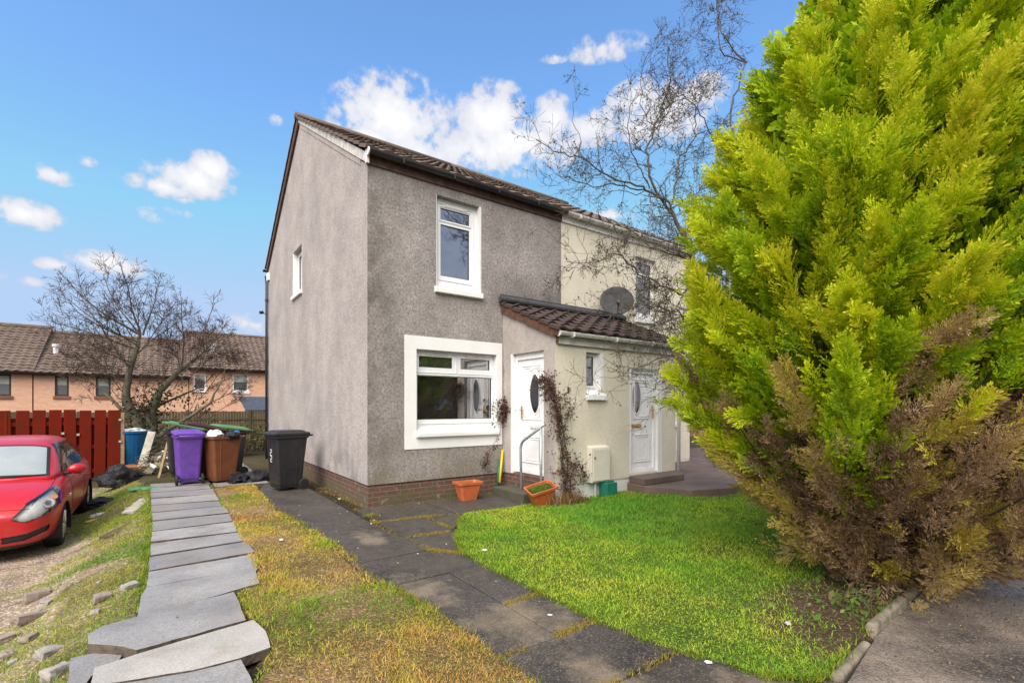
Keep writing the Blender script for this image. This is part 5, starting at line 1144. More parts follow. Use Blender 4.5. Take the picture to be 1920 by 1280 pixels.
climber('dead_climber', 'small clump of dead stems hanging on the wall between window and white door', (2.5, -.10, .9),
    [([(2.50, -.05, 2.3), (2.51, -.05, 1.9), (2.50, -.06, 1.68)], .003, 0), ([(2.50, -.06, 1.70), (2.47, -.10, 1.5), (2.46, -.10, 1.3)], .006, 34), ([(2.47, -.08, 1.4), (2.40, -.06, 1.05), (2.20, -.05, .75), (1.92, -.12, .36)], .004, 10)], 800, .022, DEAD, 62)
# dry stalks at the foot of the climber
rg = np.random.default_rng(8); n = 700; X = rg.normal(2.62, .16, n); Y = rg.normal(-1.66, .06, n)
g_ = blades('dry_stalks', 'straw coloured dry stalks at the porch corner foot', X, Y, np.full(n, .03), rg.uniform(.08, .30, n), np.full(n, .007), pal([(.36, .22, .10), (.22, .12, .05), (.42, .30, .16)], rg.uniform(0, 1, n)).astype(float), rg.uniform(.2, .9, n), 10)

# ================================================================== rubble stones and litter
def rock(label, loc, size, rz, seed, mat='rubble', group=None, cat='stone'):
    from mathutils import noise as mn
    bm = bmesh.new(); bmesh.ops.create_cube(bm, size=2); bmesh.ops.subdivide_edges(bm, edges=bm.edges[:], cuts=3, use_grid_fill=True)
    for v in bm.verts:
        p = v.co; n_ = mn.noise(p * .9 + Vector((seed * 1.7, seed, 0))); n2 = mn.noise(p * 2.6 + Vector((seed, 0, 3)))
        q = p.normalized() * 1.25; p = p.lerp(q, .28) * (1 + .22 * n_ + .10 * n2)
        v.co = Vector((p.x * size[0], p.y * size[1], p.z * size[2]))
    me = bpy.data.meshes.new('stone'); bm.to_mesh(me); bm.free(); me.materials.append(MAT[mat])
    o = bpy.data.objects.new('stone', me); COL.objects.link(o); o.location = (loc[0], loc[1], float(gz(loc[0], loc[1])) + size[2] * .55); o.rotation_euler = (random.Random(seed).uniform(-.15, .15), random.Random(seed + 1).uniform(-.15, .15), rz)
    return tag(o, label, cat, group)
MAT['rubble'] = simple('rubble', (.30, .24, .20), .95, .3, 5, c2=(.16, .125, .10), bump=.7, fine=40)
MAT['rubble_grey'] = simple('concrete rubble', (.36, .33, .30), .95, .25, 5, c2=(.2, .18, .165), bump=.7, fine=40)
GR = 'rubble stones in the left yard'
rock('long low broken concrete lump with a dark underside in the left yard', (-3.42, -1.62), (.12, .05, .035), .55, 21, 'rubble', GR)
rock('brick sized pale stone nearest the pale sandy slab, flat topped', (-3.15, -2.85), (.065, .045, .03), .75, 22, 'rubble_grey', GR)
rock('reddish brown stone in the grass left of the slab path', (-2.93, -2.17), (.055, .04, .035), .3, 23, 'rubble', GR)
rock('light grey stone chip beside the left edge of the slab path', (-2.76, -2.06), (.055, .04, .028), .5, 24, 'rubble_grey', GR)
rock('rounded brown stone with a flat grey top half way to the car', (-3.5, -.92), (.085, .055, .045), .2, 25, 'rubble', GR)
rr = random.Random(14)
for i, (x, y, s_) in enumerate(((-3.38, -1.36, .065), (-3.42, -1.47, .05), (-3.52, -1.92, .08), (-3.34, -2.26, .075), (-3.44, -2.40, .09), (-3.55, -2.50, .06), (-2.95, -2.42, .05), (-3.62, -1.75, .05), (-3.36, -2.62, .04), (-3.05, -3.30, .10), (-3.2, -1.1, .03), (-3.1, -.3, .04), (-2.9, 1.7, .05), (-3.0, 2.45, .05), (-3.6, -2.1, .06), (-3.75, -1.5, .07), (-3.7, -2.75, .08), (-3.3, 3.4, .06), (-2.86, 3.2, .05), (-3.0, -1.55, .025))):
    rock('rough grey-brown rubble stone lying loose in the left yard', (x, y), (s_ * rr.uniform(.5, .7), s_ * rr.uniform(.45, .6), s_ * rr.uniform(.28, .45)), rr.uniform(0, 3), 40 + i, rr.choice(['rubble', 'rubble_grey', 'rubble']), GR)
MAT['scrap_red'] = simple('red scrap', (.55, .08, .05), .6, .1, 8)
for i, (x, y, s_, m_, lab) in enumerate(((-.211, -4.561, .018, 'bag_white', 'white round scrap of litter on the dark path flags'), (.133, -5.624, .022, 'bag_white', 'small white rectangle of paper at the near end of the path'), (.986, -5.692, .03, 'timber_pale', 'pale wood chip in the lawn corner by the kerb'), (-.22, -.90, .02, 'yellow', 'bright yellow bottle top on the path by the house corner'),
    (-.971, -1.228, .016, 'scrap_red', 'red scrap at the left edge of the dark path'), (.20, -3.02, .03, 'bag_white', 'white scrap of tissue lying in the lawn near the path'), (-2.45, -3.12, .012, 'lime_plastic', 'tiny green scrap on the dark grey jutting slab'), (-1.45, -1.35, .03, 'bag_white', 'white scrap in the grass strip between the paths'), (-.16, .9, .03, 'bag_white', 'white scrap on the gravel at the foot of the gable'), (.93, -2.1, .02, 'scrap_red', 'orange-red leaf scrap lying on the lawn'))):
    z = .016 if not (m_ == 'timber_pale' or 'lawn' in lab or 'strip' in lab) else .05
    if 'jutting' in lab: z = .062
    o = crumple('litter', lab, m_, (x, y, float(z)), (s_, s_ * .7, s_ * .35), 70 + i, 'litter', sub=2, group='scraps of litter')
rr = random.Random(3)
for i in range(46):
    t = rr.random()
    if t < .55: x, y, z = rr.uniform(-1.05, .2), rr.uniform(-5.8, 2.8), .017
    elif t < .8: x, y, z = rr.uniform(-1.75, -1.05), rr.uniform(-4.6, 2.5), .04
    else: x, y, z = rr.uniform(-.1, 2.2), rr.uniform(-1.1, -.1), .017
    s_ = rr.uniform(.004, .011); mb = MB(); mb.cyl((x, y, z), (rr.uniform(-.3, .3), rr.uniform(-.3, .3), 1), s_, .004, 6)
    tag(mb.build('pebble', MAT[rr.choice(['bag_white', 'timber_pale', 'timber_pale', 'rubble'])]), 'tiny pale pebble or crumb lying on the ground by the dark path', 'pebble', 'pale pebbles on the path')

# overgrown shrubs and dry growth along the back fence
def shrub(label, loc, size, n, leaf, cols, seed, stems=26):
    t = thing('shrub', label, 'shrub', loc, 0, 'overgrown shrubs by the back fence'); rg = np.random.default_rng(seed); rr = random.Random(seed); mb = MB(); pts = []
    for i in range(stems):
        a = rr.uniform(0, 6.28); q = Vector((loc[0] + math.cos(a) * size[0] * .25, loc[1] + math.sin(a) * size[1] * .25, loc[2])); e = Vector((loc[0] + math.cos(a) * size[0] * rr.uniform(.2, 1), loc[1] + math.sin(a) * size[1] * rr.uniform(.2, 1), loc[2] + size[2] * rr.uniform(.5, 1)))
        m_ = q.lerp(e, .55) + Vector((rr.gauss(0, .05), rr.gauss(0, .05), .08)); mb.tube([q, m_, e], [.012, .008, .003], 4); 
        for j in range(10): pts.append(q.lerp(m_, rr.random()).lerp(e, rr.random() ** .6))
        for j in range(4):
            s_ = m_.lerp(e, rr.random()); d = Vector((rr.gauss(0, .2), rr.gauss(0, .2), rr.uniform(.0, .25))); mb.tube([s_, s_ + d], [.004, .002], 3); pts.append(s_ + d)
    mb.build('stems', MAT['bark_pale'], t); leafbits([rr.choice(pts) for _ in range(n)], leaf, cols, seed, 'leaves', t, 'foliage', .09)
OLV = [(.07, .075, .02), (.17, .16, .04), (.26, .21, .07), (.15, .10, .05)]
shrub('straggly olive shrub at the back fence beside the black downpipe', (.1, 11.6, -.02), (.75, .8, .95), 900, .05, OLV, 1)
shrub('low yellowish shrub growing behind the black bin', (-.55, 10.2, -.02), (.6, .8, .75), 700, .045, OLV, 2)
shrub('brown dry shrub under the fence behind the brown bin', (-1.5, 12.2, -.02), (.9, .7, 1.15), 800, .05, [(.10, .075, .04), (.19, .13, .07), (.15, .14, .04)], 3)
shrub('tangled brown shrub at the foot of the bare tree', (-2.6, 11.0, -.05), (.9, .9, 1.1), 800, .05, [(.08, .06, .035), (.16, .11, .06), (.13, .13, .035)], 4)

# ================================================================== the red hatchback
def baked(mb, sub):
    me = bpy.data.meshes.new('tmp'); me.from_pydata([tuple(p) for p in mb.v], [], mb.f)
    bm = bmesh.new(); bm.from_mesh(me); bmesh.ops.recalc_face_normals(bm, faces=bm.faces); bm.to_mesh(me); bm.free()
    o = bpy.data.objects.new('tmp', me); COL.objects.link(o); u = o.modifiers.new('s', 'SUBSURF'); u.levels = sub; u.render_levels = sub
    dg = bpy.context.evaluated_depsgraph_get(); dg.update(); m2 = bpy.data.meshes.new_from_object(o.evaluated_get(dg))
    bpy.data.objects.remove(o); bpy.data.meshes.remove(me)
    V = np.empty(len(m2.vertices) * 3); m2.vertices.foreach_get('co', V); V = V.reshape(-1, 3)
    Fq = np.array([list(p.vertices) for p in m2.polygons]); N = np.array([list(p.normal) for p in m2.polygons]); VN = np.array([list(v.normal) for v in m2.vertices])
    bpy.data.meshes.remove(m2)
    return V, Fq, N, VN
def submesh(name, V, Fq, sel, mat, parent, off=0.0, VN=None):
    f = Fq[sel]; 
    if len(f) == 0: return None
    u, inv = np.unique(f.ravel(), return_inverse=True); vv = V[u] + (VN[u] * off if VN is not None else 0)
    me = bpy.data.meshes.new(name); me.from_pydata(vv.tolist(), [], inv.reshape(-1, 4).tolist()); me.polygons.foreach_set('use_smooth', [True] * len(f)); me.materials.append(mat)
    o = bpy.data.objects.new(name, me); COL.objects.link(o); o.parent = parent; return o
k = NT('red car paint'); p = k.obj(); c = k.mix(k.rng(k.noise(p, 4, 5), .45, .75, 0, .4), (.50, .008, .014), (.38, .010, .014)); low = k.n('ShaderNodeSeparateXYZ'); k.link(p, low.inputs[0])
c = k.mix(k.math('MULTIPLY', k.rng(low.outputs[2], .62, .22), k.rng(k.noise(p, 9, 6, .65), .40, .68, 0, .8)), c, (.20, .09, .06)); k.col(c); k.rough(.34); k.b.inputs['Coat Weight'].default_value = .4; k.b.inputs['Coat Roughness'].default_value = .12; MAT['car_red'] = k.m
MAT['car_glass'] = simple('car side glass', (.02, .023, .025), .08, .1, 3, spec=.8)
k = NT('misted windscreen'); p = k.obj(); c = k.mix(k.rng(k.noise(p, 2.2, 5), .35, .7), (.36, .39, .39), (.26, .29, .29)); k.col(c); k.rough(.30); k.b.inputs['Coat Weight'].default_value = .5; MAT['car_screen'] = k.m
MAT['lamp_lens'] = glass('headlamp lens', (.97, .97, .96), .02, .05)
MAT['lamp_bowl'] = simple('lamp bowl', (.80, .80, .78), .35, .08, 14, metal=.0)
MAT['far_pane_lamp'] = simple('lamp projector', (.10, .105, .11), .06, .1, 5, spec=.9)
MAT['amber'] = simple('amber bulb', (.62, .30, .12), .3, .1, 5)
car = thing('parked_car', 'small red hatchback with a misted windscreen parked by the red fence', 'car', (-4.45, 2.86, -.38))
def ring_(y, W, zb, zm, zs, ws, zt):
    half = [(0, zb), (W * .72, zb), (W * .95, zb + .07), (W * 1.0, zm), (W * .985, (zm + zs) / 2), (ws + (W - ws) * .45, zs), (ws * .86, zs + (zt - zs) * .75), (ws * .45, zt), (0, zt + .008)]
    full = half + [(-x, z) for x, z in half[-2:0:-1]]
    return [Vector((x, y, z)) for x, z in full]
mb = MB()
mb.loft([ring_(*a) for a in ((-2.0, .50, .30, .46, .58, .44, .60), (-1.975, .60, .24, .46, .61, .52, .64), (-1.90, .72, .20, .49, .68, .62, .71), (-1.72, .805, .19, .53, .79, .70, .82), (-1.45, .845, .19, .57, .87, .745, .91), (-1.05, .855, .19, .60, .93, .765, .985), (-.5, .858, .19, .62, .955, .775, .98), (.5, .858, .19, .64, .985, .77, .985), (1.2, .855, .19, .66, 1.01, .765, .99), (1.75, .815, .22, .68, 1.02, .72, .99), (1.95, .74, .28, .68, 1.0, .64, .97), (2.0, .62, .34, .66, .92, .54, .90))])
V, Fq, N, VN = baked(mb, 4); Cn = V[Fq].mean(1)
ax, ay, az_ = np.abs(Cn[:, 0]), Cn[:, 1], Cn[:, 2]
arch = (ax > .55) & ((np.hypot(ay + 1.22, az_ - .30) < .345) | (np.hypot(ay - 1.29, az_ - .30) < .345))
front = N[:, 1] < -.12
pp2 = lambda poly: inpoly(ax, az_, poly)
lamp = front & pp2([(.44, .575), (.56, .53), (.72, .575), (.83, .68), (.86, .80), (.82, .895), (.72, .87), (.56, .75)]) & (ay < -1.38)
fog = front & (ay < -1.5) & pp2([(.36, .30), (.55, .315), (.74, .385), (.755, .45), (.70, .44), (.58, .395), (.36, .375)])
grl = front & (ay < -1.8) & (((az_ > .54) & (az_ < .60) & (ax < .34)) | ((az_ > .30) & (az_ < .43) & (ax < .30)))
lip = (ay < -1.2) & (az_ < .265) & ~arch
body_sel = ~(arch | lamp | fog | grl | lip)
submesh('body', V, Fq, body_sel, MAT['car_red'], car); BV = V.copy()
for s_ in (1, -1):
    l = submesh('headlight', V, Fq, lamp & (Cn[:, 0] * s_ > 0), MAT['lamp_lens'], car, .006, VN)
    lb = submesh('lamp_bowl', V, Fq, lamp & (Cn[:, 0] * s_ > 0), MAT['lamp_bowl'], l, -.055, VN)
    fc_ = V[Fq[lamp & (Cn[:, 0] * s_ > 0)]].reshape(-1, 3)
    cpos = fc_.mean(0)
    for dx_, dz_, rr_ in ((.075, .03, .058), (-.045, -.03, .045)):
        q = MB(); q.cyl((cpos[0] + dx_ * s_, cpos[1] + .045 + dx_ * .35, cpos[2] + dz_), (0.25 * s_, -1, .25), rr_, .03, 22); q.cyl((cpos[0] + dx_ * s_, cpos[1] + .028 + dx_ * .35, cpos[2] + dz_ + .004), (0.25 * s_, -1, .25), rr_ * .55, .03, 18, 1); q.build('reflector', [MAT['chrome'], MAT['far_pane_lamp']], l, local=True)
    q = MB(); q.cyl((cpos[0] + .13 * s_, cpos[1] + .10, cpos[2] + .10), (0.5 * s_, -1, .4), .030, .02, 14); q.build('indicator', MAT['amber'], l, local=True)
    submesh('fog_intake', V, Fq, fog & (Cn[:, 0] * s_ > 0), MAT['black_plastic'], car, -.012, VN)
submesh('grille', V, Fq, grl, MAT['black_plastic'], car, -.01, VN)
submesh('bumper_lip', V, Fq, lip, MAT['black_plastic'], car, .004, VN)
q = MB(); q.tube([(-.40, -1.93, .625), (-.2, -1.985, .622), (0, -2.0, .62), (.2, -1.985, .622), (.40, -1.93, .625)], .020, 8); q.build('chrome_bar', MAT['chrome'], car, local=True, smooth=True)
mb = MB()
def gring(y, wb, wt, zt):
    half = [(0, .90), (wb, .90), (wb, .965), (wb - (wb - wt) * .5 + .012, .965 + (zt - .965) * .5), (wt + .02, zt - min(.07, (zt - .965) * .3)), (wt * .82, zt - .012), (wt * .4, zt), (0, zt + .004)]
    return [Vector((x, y, z)) for x, z in half + [(-x, z) for x, z in half[-2:0:-1]]]
mb.loft([gring(*a) for a in ((-1.16, .66, .64, .985), (-1.10, .70, .65, 1.0), (-.72, .765, .62, 1.215), (-.34, .772, .585, 1.405), (.05, .772, .575, 1.468), (.75, .77, .565, 1.482), (1.3, .765, .55, 1.435), (1.62, .75, .555, 1.30), (1.85, .71, .57, 1.13), (1.97, .66, .58, 1.0))])
V, Fq, N, VN = baked(mb, 5); Cn = V[Fq].mean(1); ax, ay, az_ = np.abs(Cn[:, 0]), Cn[:, 1], Cn[:, 2]
scr = (ay > -1.07) & (ay < -.40) & (N[:, 2] > .25) & (ax < .615 - (ay + 1.07) * .13) & (N[:, 1] < -.2)
side = (np.abs(N[:, 0]) > .45) & (az_ > .995) & (az_ < 1.375) & (ay > -.80 + (az_ - .99) * 1.55) & (ay < 1.42 - (az_ - .99) * .5) & ((ay < .30) | (ay > .36))
rear = (ay > 1.45) & (N[:, 1] > .4) & (az_ > 1.05) & (az_ < 1.36) & (ax < .52)
seal = (ay > -1.115) & (ay < -.355) & (N[:, 2] > .25) & (ax < .655 - (ay + 1.07) * .13) & (N[:, 1] < -.2) & ~scr
submesh('windscreen_seal', V, Fq, seal, MAT['rubber'], car, .001, VN)
submesh('cabin', V, Fq, ~(scr | side | rear | seal), MAT['car_red'], car)
submesh('windscreen', V, Fq, scr, MAT['car_screen'], car, .003, VN); submesh('rear_window', V, Fq, rear, MAT['car_glass'], car, .003, VN)
for s_ in (1, -1): submesh('side_window', V, Fq, side & (Cn[:, 0] * s_ > 0), MAT['car_glass'], car, .003, VN)
def surf_line(name, pts, r=.004):
    # a shut line laid on the bodywork: nearest body vertices joined up
    P_ = []
    for (x_, y_, z_) in pts:
        d_ = ((BV - np.array((x_, y_, z_))) ** 2).sum(1); P_.append(tuple(BV[int(d_.argmin())]))
    q = MB(); q.tube(P_, r, 5); return q.build(name, MAT['rubber'], car, local=True, smooth=True)
def lerp_pts(a, b, n=14): return [tuple(a[i] + (b[i] - a[i]) * t / n for i in range(3)) for t in range(n + 1)]
for s_ in (1, -1):
    surf_line('bonnet_gap', lerp_pts((s_ * .60, -1.86, .70), (s_ * .72, -1.45, .90)) + lerp_pts((s_ * .72, -1.45, .90), (s_ * .72, -1.05, .985))[1:])
    surf_line('door_gap', lerp_pts((s_ * .86, -.72, .96), (s_ * .86, -.70, .30))); surf_line('door_gap', lerp_pts((s_ * .86, .52, .97), (s_ * .86, .50, .30)))
surf_line('bonnet_gap', lerp_pts((-.60, -1.93, .70), (.60, -1.93, .70), 20))
q = MB(); q.tube([(.62, -1.075, 1.005), (.30, -1.13, 1.005), (-.35, -1.13, 1.005)], .011, 6); q.tube([(.1, -1.12, 1.01), (-.5, -1.12, 1.0)], .011, 6); q.build('wiper', MAT['rubber'], car, local=True)
for s_ in (1, -1):
    q = MB(); secs = []
    for t_ in range(7):
        a = t_ / 6; r_ = math.sin(math.pi * min(max(a, .04), .96)) ** .5
        secs.append([Vector((s_ * (.80 + a * .20), -.70 - .07 + .05 * a + math.cos(2 * math.pi * i / 16) * .075 * r_, 1.03 + math.sin(2 * math.pi * i / 16) * .075 * r_)) for i in range(16)])
    q.loft(secs); m_ = q.build('wing_mirror', MAT['car_red'], car, local=True, smooth=True)
    q = MB(); q.loft([[Vector((s_ * x, -.68 + dy, z + dz)) for dy, dz in ((-.05, -.02), (.05, -.02), (.05, .02), (-.05, .02))] for x, z in ((.74, .96), (.86, .985))]); q.build('mirror_foot', MAT['black_plastic'], m_, local=True, bevel=.006)
    for y_ in (-1.22, 1.29):
        w = MB(); secs = []
        for x_, r_ in ((.62, .20), (.63, .275), (.66, .298), (.77, .300), (.805, .288), (.815, .25), (.812, .205), (.77, .20)): secs.append([Vector((s_ * x_, y_ + r_ * math.cos(2 * math.pi * i / 36), .345 + r_ * math.sin(2 * math.pi * i / 36))) for i in range(36)])
        w.loft(secs, cap=False); wo = w.build('wheel', MAT['rubber'], car, local=True, smooth=True)
        w = MB(); w.cyl((s_ * .775, y_, .345), (1, 0, 0), .198, .02, 30)
        for i in range(7):
            a = 2 * math.pi * i / 7; w.tube([(s_ * .803, y_ + .03 * math.cos(a), .345 + .03 * math.sin(a)), (s_ * .798, y_ + .19 * math.cos(a), .345 + .19 * math.sin(a))], [.032, .024], 6)
        w.cyl((s_ * .805, y_, .345), (1, 0, 0), .05, .03, 16); w.build('rim', MAT['chrome'], wo, local=True)
        w = MB(); n_ = 28; vs = []; fs = []
        for i in range(n_ + 1):
            a = -.25 + (math.pi + .5) * i / n_
            for x_ in (.45, .845): vs.append((s_ * x_, y_ + .348 * math.cos(a), .30 + .348 * math.sin(a)))
        fs = [(2 * i, 2 * i + 1, 2 * i + 3, 2 * i + 2) for i in range(n_)]; w.add(vs, fs); w.build('wheel_arch', MAT['rubber'], car, local=True)
    q = MB(); q.tube([(s_ * .868, .28, .84), (s_ * .885, .32, .842), (s_ * .885, .42, .845), (s_ * .868, .46, .845)], .013, 6); q.build('door_handle', MAT['car_red'], car, local=True, smooth=True)
    q = MB(); q.cyl((s_ * .852, -.98, .70), (1, 0, 0), .022, .012, 12); q.build('side_repeater', MAT['lamp_lens'], car, local=True)

# ================================================================== houses beyond the back fence
MAT['far_frame'] = simple('dark brown frame', (.045, .022, .02), .5, .2, 5)
MAT['far_pane'] = simple('far window pane', (.11, .115, .12), .12, .2, 1.0, spec=.8)
MAT['sill_red'] = simple('red tile sill', (.26, .10, .06), .8, .2, 6)
def far_house(name, label, x0, x1, yf, yr, zb, ze, zr, wins, vents, frame, wallmat='far_brick', tile='tile_far'):
    t = thing(name, label, 'house', ((x0 + x1) / 2, yf, zb)); mp = fmap(0, yf)
    mb = MB(); wsheet(mb, mp, x0, x1, zb, ze, wins, 0, .09); yb = 2 * yr - yf
    for x in (x0, x1): mb.add([(x, yf, zb), (x, yb, zb), (x, yb, ze), (x, yr, zr - .15), (x, yf, ze)], [(0, 1, 2, 3, 4)])
    mb.quad((x0, yb, zb), (x1, yb, zb), (x1, yb, ze), (x0, yb, ze)); mb.build('wall', MAT[wallmat], t)
    up = Vector((0, yr - yf + .35, zr - ze - .05)); mb = MB(); tile_roof(mb, (x0 - .1, yf - .35, ze + .04), (1, 0, 0), up, x1 - x0 + .2, up.length, pitch=.33, course=.34, step=.035, nper=4, amp=.05, jit=.012, seed=int(x1 * 7) % 97)
    tile_roof(mb, (x0 - .1, yb + .35, ze + .04), (1, 0, 0), (0, -up.y, up.z), x1 - x0 + .2, up.length, pitch=.66, course=.68, nper=4); r_ = mb.build('roof', MAT[tile], t)
    mb = MB(); mb.tube([(x0 - .1, yr, zr), (x1 + .1, yr, zr)], .12, 8); mb.build('ridge_tiles', MAT[tile], r_)
    for vx in vents:
        fr_ = .42; mb = MB(); y_ = yf + (yr - yf) * fr_; z_ = ze + (zr - ze) * fr_; mb.tube([(vx, y_, z_ - .1), (vx, y_, z_ + .45)], .11, 12); mb.tube([(vx, y_, z_ + .45), (vx, y_, z_ + .62)], .15, 12); mb.build('flue', MAT['upvc'], r_)
    mb = MB(); mb.box(x0 - .08, x1 + .08, yf - .30, yf - .02, ze - .10, ze + .03); mb.build('fascia', MAT['brown_board'], t)
    mb = MB(); gutter(mb, (x0 - .08, yf - .38, ze + .03), (x1 + .08, yf - .38, ze + .03), .07); mb.build('gutter', MAT['gutter_black'], t)
    for (a, b, c_, e) in wins:
        w = MB(); ring(w, mp, a, b, c_, e, .075, .03, .10); w.build('window', MAT[frame], t); wo = bpy.context.scene.collection.objects[-1]
        g_ = MB(); mbox(g_, mp, a + .07, b - .07, c_ + .07, e - .07, .075, .085); g_.build('pane', MAT['far_pane'], wo)
        g_ = MB(); mbox(g_, mp, a + .08, b - .08, c_ + (e - c_) * .55, e - .08, .066, .072); g_.build('blind', MAT['blind'], wo)
        g_ = MB(); mbox(g_, mp, a - .06, b + .06, c_ - .15, c_ - .003, -.06, .03); g_.build('sill', MAT['sill_red' if frame == 'far_frame' else 'white_paint'], wo)
    return t
far_house('brick_house', 'salmon brick house far left behind the red fence, mossy roof with the tallest ridge', -22, -7.85, 26, 30.6, -2.2, 3.22, 6.05, [(-9.7, -8.58, 2.07, 3.12), (-13.2, -12.1, 2.07, 3.12)], [], 'far_frame')
far_house('brick_house', 'salmon brick house with dark framed windows and a white flue, left of the bare tree', -7.8, -1.42, 26.02, 30.6, -2.2, 3.2, 5.78, [(-7.03, -6.5, 2.09, 3.10), (-5.46, -4.85, 2.09, 3.10)], [-7.25], 'far_frame')
far_house('brick_house', 'salmon brick house with white framed windows, between the bare tree and the gable', -1.38, 9.5, 26.04, 30.6, -2.2, 3.72, 6.40, [(-1.17, -.55, 2.52, 3.46), (.78, 1.63, 2.47, 3.50)], [-.10], 'upvc')
sh = thing('shed', 'small shed with a sloping grey roof beyond the brown back fence', 'shed', (1.2, 18.5, -.5)); mb = MB(); mb.box(.7, 3.4, 18.0, 20.2, -1.2, 1.35); mb.build('wall', MAT['grey_board'], sh)
mb = MB(); mb.add([(.5, 17.85, 1.34), (3.6, 17.85, 1.34), (3.6, 20.4, 2.0), (.5, 20.4, 2.0), (.5, 17.85, 1.40), (3.6, 17.85, 1.40), (3.6, 20.4, 2.06), (.5, 20.4, 2.06)], [(0, 3, 2, 1), (4, 5, 6, 7), (0, 1, 5, 4), (1, 2, 6, 5), (2, 3, 7, 6), (3, 0, 4, 7)]); mb.build('roof', MAT['lead'], sh)
far_house('brick_house', 'red brick house glimpsed through bare twigs beyond the cream house', 14.5, 26, 6.0, 10.0, -.3, 5.6, 8.6, [(16, 17.2, 3.6, 4.8), (19, 20.2, 3.6, 4.8)], [], 'upvc', 'far_brick_red', 'tile_main')
# house across the road, seen in the window glass
oh = thing('facing_house', 'grey harled house across the road mirrored in the large window', 'house', (12, -27, 0)); B_ = bmap(-27)
mb = MB(); wsheet(mb, B_, -4, 22, -.5, 5.4, [(3, 4.6, 1, 2.4), (8, 9.8, 1.0, 2.4), (9, 10, 3.6, 4.9), (13, 14.8, 1, 2.4), (13.5, 14.5, 3.6, 4.9), (3.5, 4.5, 3.6, 4.9)], 0, .1); mb.box(-4, 22, -35, -27.2, -.5, 5.4); mb.build('wall', MAT['harl_far'], oh)
for (a, b, c_, e) in [(3, 4.6, 1, 2.4), (8, 9.8, 1.0, 2.4), (9, 10, 3.6, 4.9), (13, 14.8, 1, 2.4), (13.5, 14.5, 3.6, 4.9), (3.5, 4.5, 3.6, 4.9)]:
    w = MB(); ring(w, B_, a - .15, b + .15, c_ - .15, e + .15, .22, -.02, .05); wo = w.build('window', MAT['white_paint'], oh); g_ = MB(); mbox(g_, B_, a, b, c_, e, .03, .04); g_.build('pane', MAT['far_pane'], wo)
mb = MB(); tile_roof(mb, (-4.2, -26.6, 5.4), (1, 0, 0), (0, -4.5, 2.7), 26.4, 5.25, pitch=.66, course=.66, nper=4); mb.add([(-4, -27.2, 5.38), (22, -27.2, 5.38), (22, -31.1, 8.0), (-4, -31.1, 8.0), (22, -35, 5.38), (-4, -35, 5.38)], [(0, 1, 2, 3), (3, 2, 4, 5)]); mb.build('roof', MAT['tile_main'], oh)
of = thing('facing_fence', 'brown boarded fence across the road mirrored in the large window', 'fence', (9, -19, 0)); mb = MB()
for i in range(140): mb.box(-4 + i * .16, -3.85 + i * .16, -19.03, -19, -.2, 1.35)
mb.build('board_panel', MAT['brown_board'], of)

# ================================================================== bare trees
def grow(mb, rr, p, d, L, r, lvl, up, zig, ends, kids, minr=.0022):
    n = max(3, int(L / .13)); pts = [p.copy()]; dd = d.normalized()
    for i in range(n):
        dd = (dd + Vector((rr.gauss(0, zig), rr.gauss(0, zig), rr.gauss(0, zig) + up))).normalized(); pts.append(pts[-1] + dd * (L / n))
    rad = [max(minr, r * (1 - .72 * i / n)) for i in range(n + 1)]
    mb.tube(pts, rad, 6 if r > .02 else (4 if r > .006 else 3), mi=0 if r > .016 else 1, cap=False); ends.append((pts, lvl))
    if lvl > 0:
        for j in range(kids[lvl]):
            t_ = rr.uniform(.22, .98); i = min(n - 1, int(t_ * n)); base = pts[i]; ax_ = (pts[i + 1] - pts[i]).normalized()
            side_ = ax_.orthogonal().normalized(); side_.rotate(Matrix.Rotation(rr.uniform(0, 6.28), 3, ax_)); nd_ = (ax_ * rr.uniform(.45, .95) + side_ * rr.uniform(.6, 1.0)).normalized()
            grow(mb, rr, base, nd_, L * rr.uniform(.32, .62) * (1.1 - t_ * .35), rad[i] * .58, lvl - 1, up, zig, ends, kids, minr)
bt_ = thing('bare_tree', 'leafless spreading tree with an ivy clad forked trunk in front of the far brick houses', 'tree', (-3.0, 9.3, -.1)); rr = random.Random(19); mb = MB(); ends = []
T0 = Vector((-3.02, 9.45, 0))
trunks = [([(-2.95, 9.40, -.2), (-3.0, 9.42, .6), (-3.14, 9.40, 1.25), (-3.38, 9.42, 1.75), (-3.32, 9.36, 2.4), (-3.12, 9.32, 3.15), (-3.06, 9.3, 3.6)], .17, .03), ([(-2.82, 9.42, -.2), (-2.80, 9.42, .7), (-2.83, 9.45, 1.4), (-2.62, 9.4, 2.0), (-2.27, 9.36, 2.45), (-1.78, 9.25, 2.95)], .19, .03), ([(-2.80, 9.4, .6), (-2.4, 9.25, .95), (-1.9, 9.1, 1.30), (-1.45, 9.0, 1.65), (-1.25, 8.95, 2.2)], .07, .022), ([(-3.2, 9.4, 1.4), (-2.8, 9.5, 1.5), (-2.35, 9.6, 1.75), (-1.7, 9.7, 2.1)], .055, .02), ([(-3.05, 9.4, 1.1), (-3.5, 9.4, 1.55), (-3.9, 9.5, 2.0)], .06, .03)]
for pth, ra, rb in trunks:
    P_ = [Vector(q) for q in pth]; fu = []
    for a, b in zip(P_, P_[1:]):
        for i in range(4): fu.append(a.lerp(b, i / 4) + Vector((rr.gauss(0, .012), rr.gauss(0, .012), 0)))
    fu.append(P_[-1]); mb.tube(fu, [ra + (rb - ra) * i / (len(fu) - 1) for i in range(len(fu))], 10, cap=False)
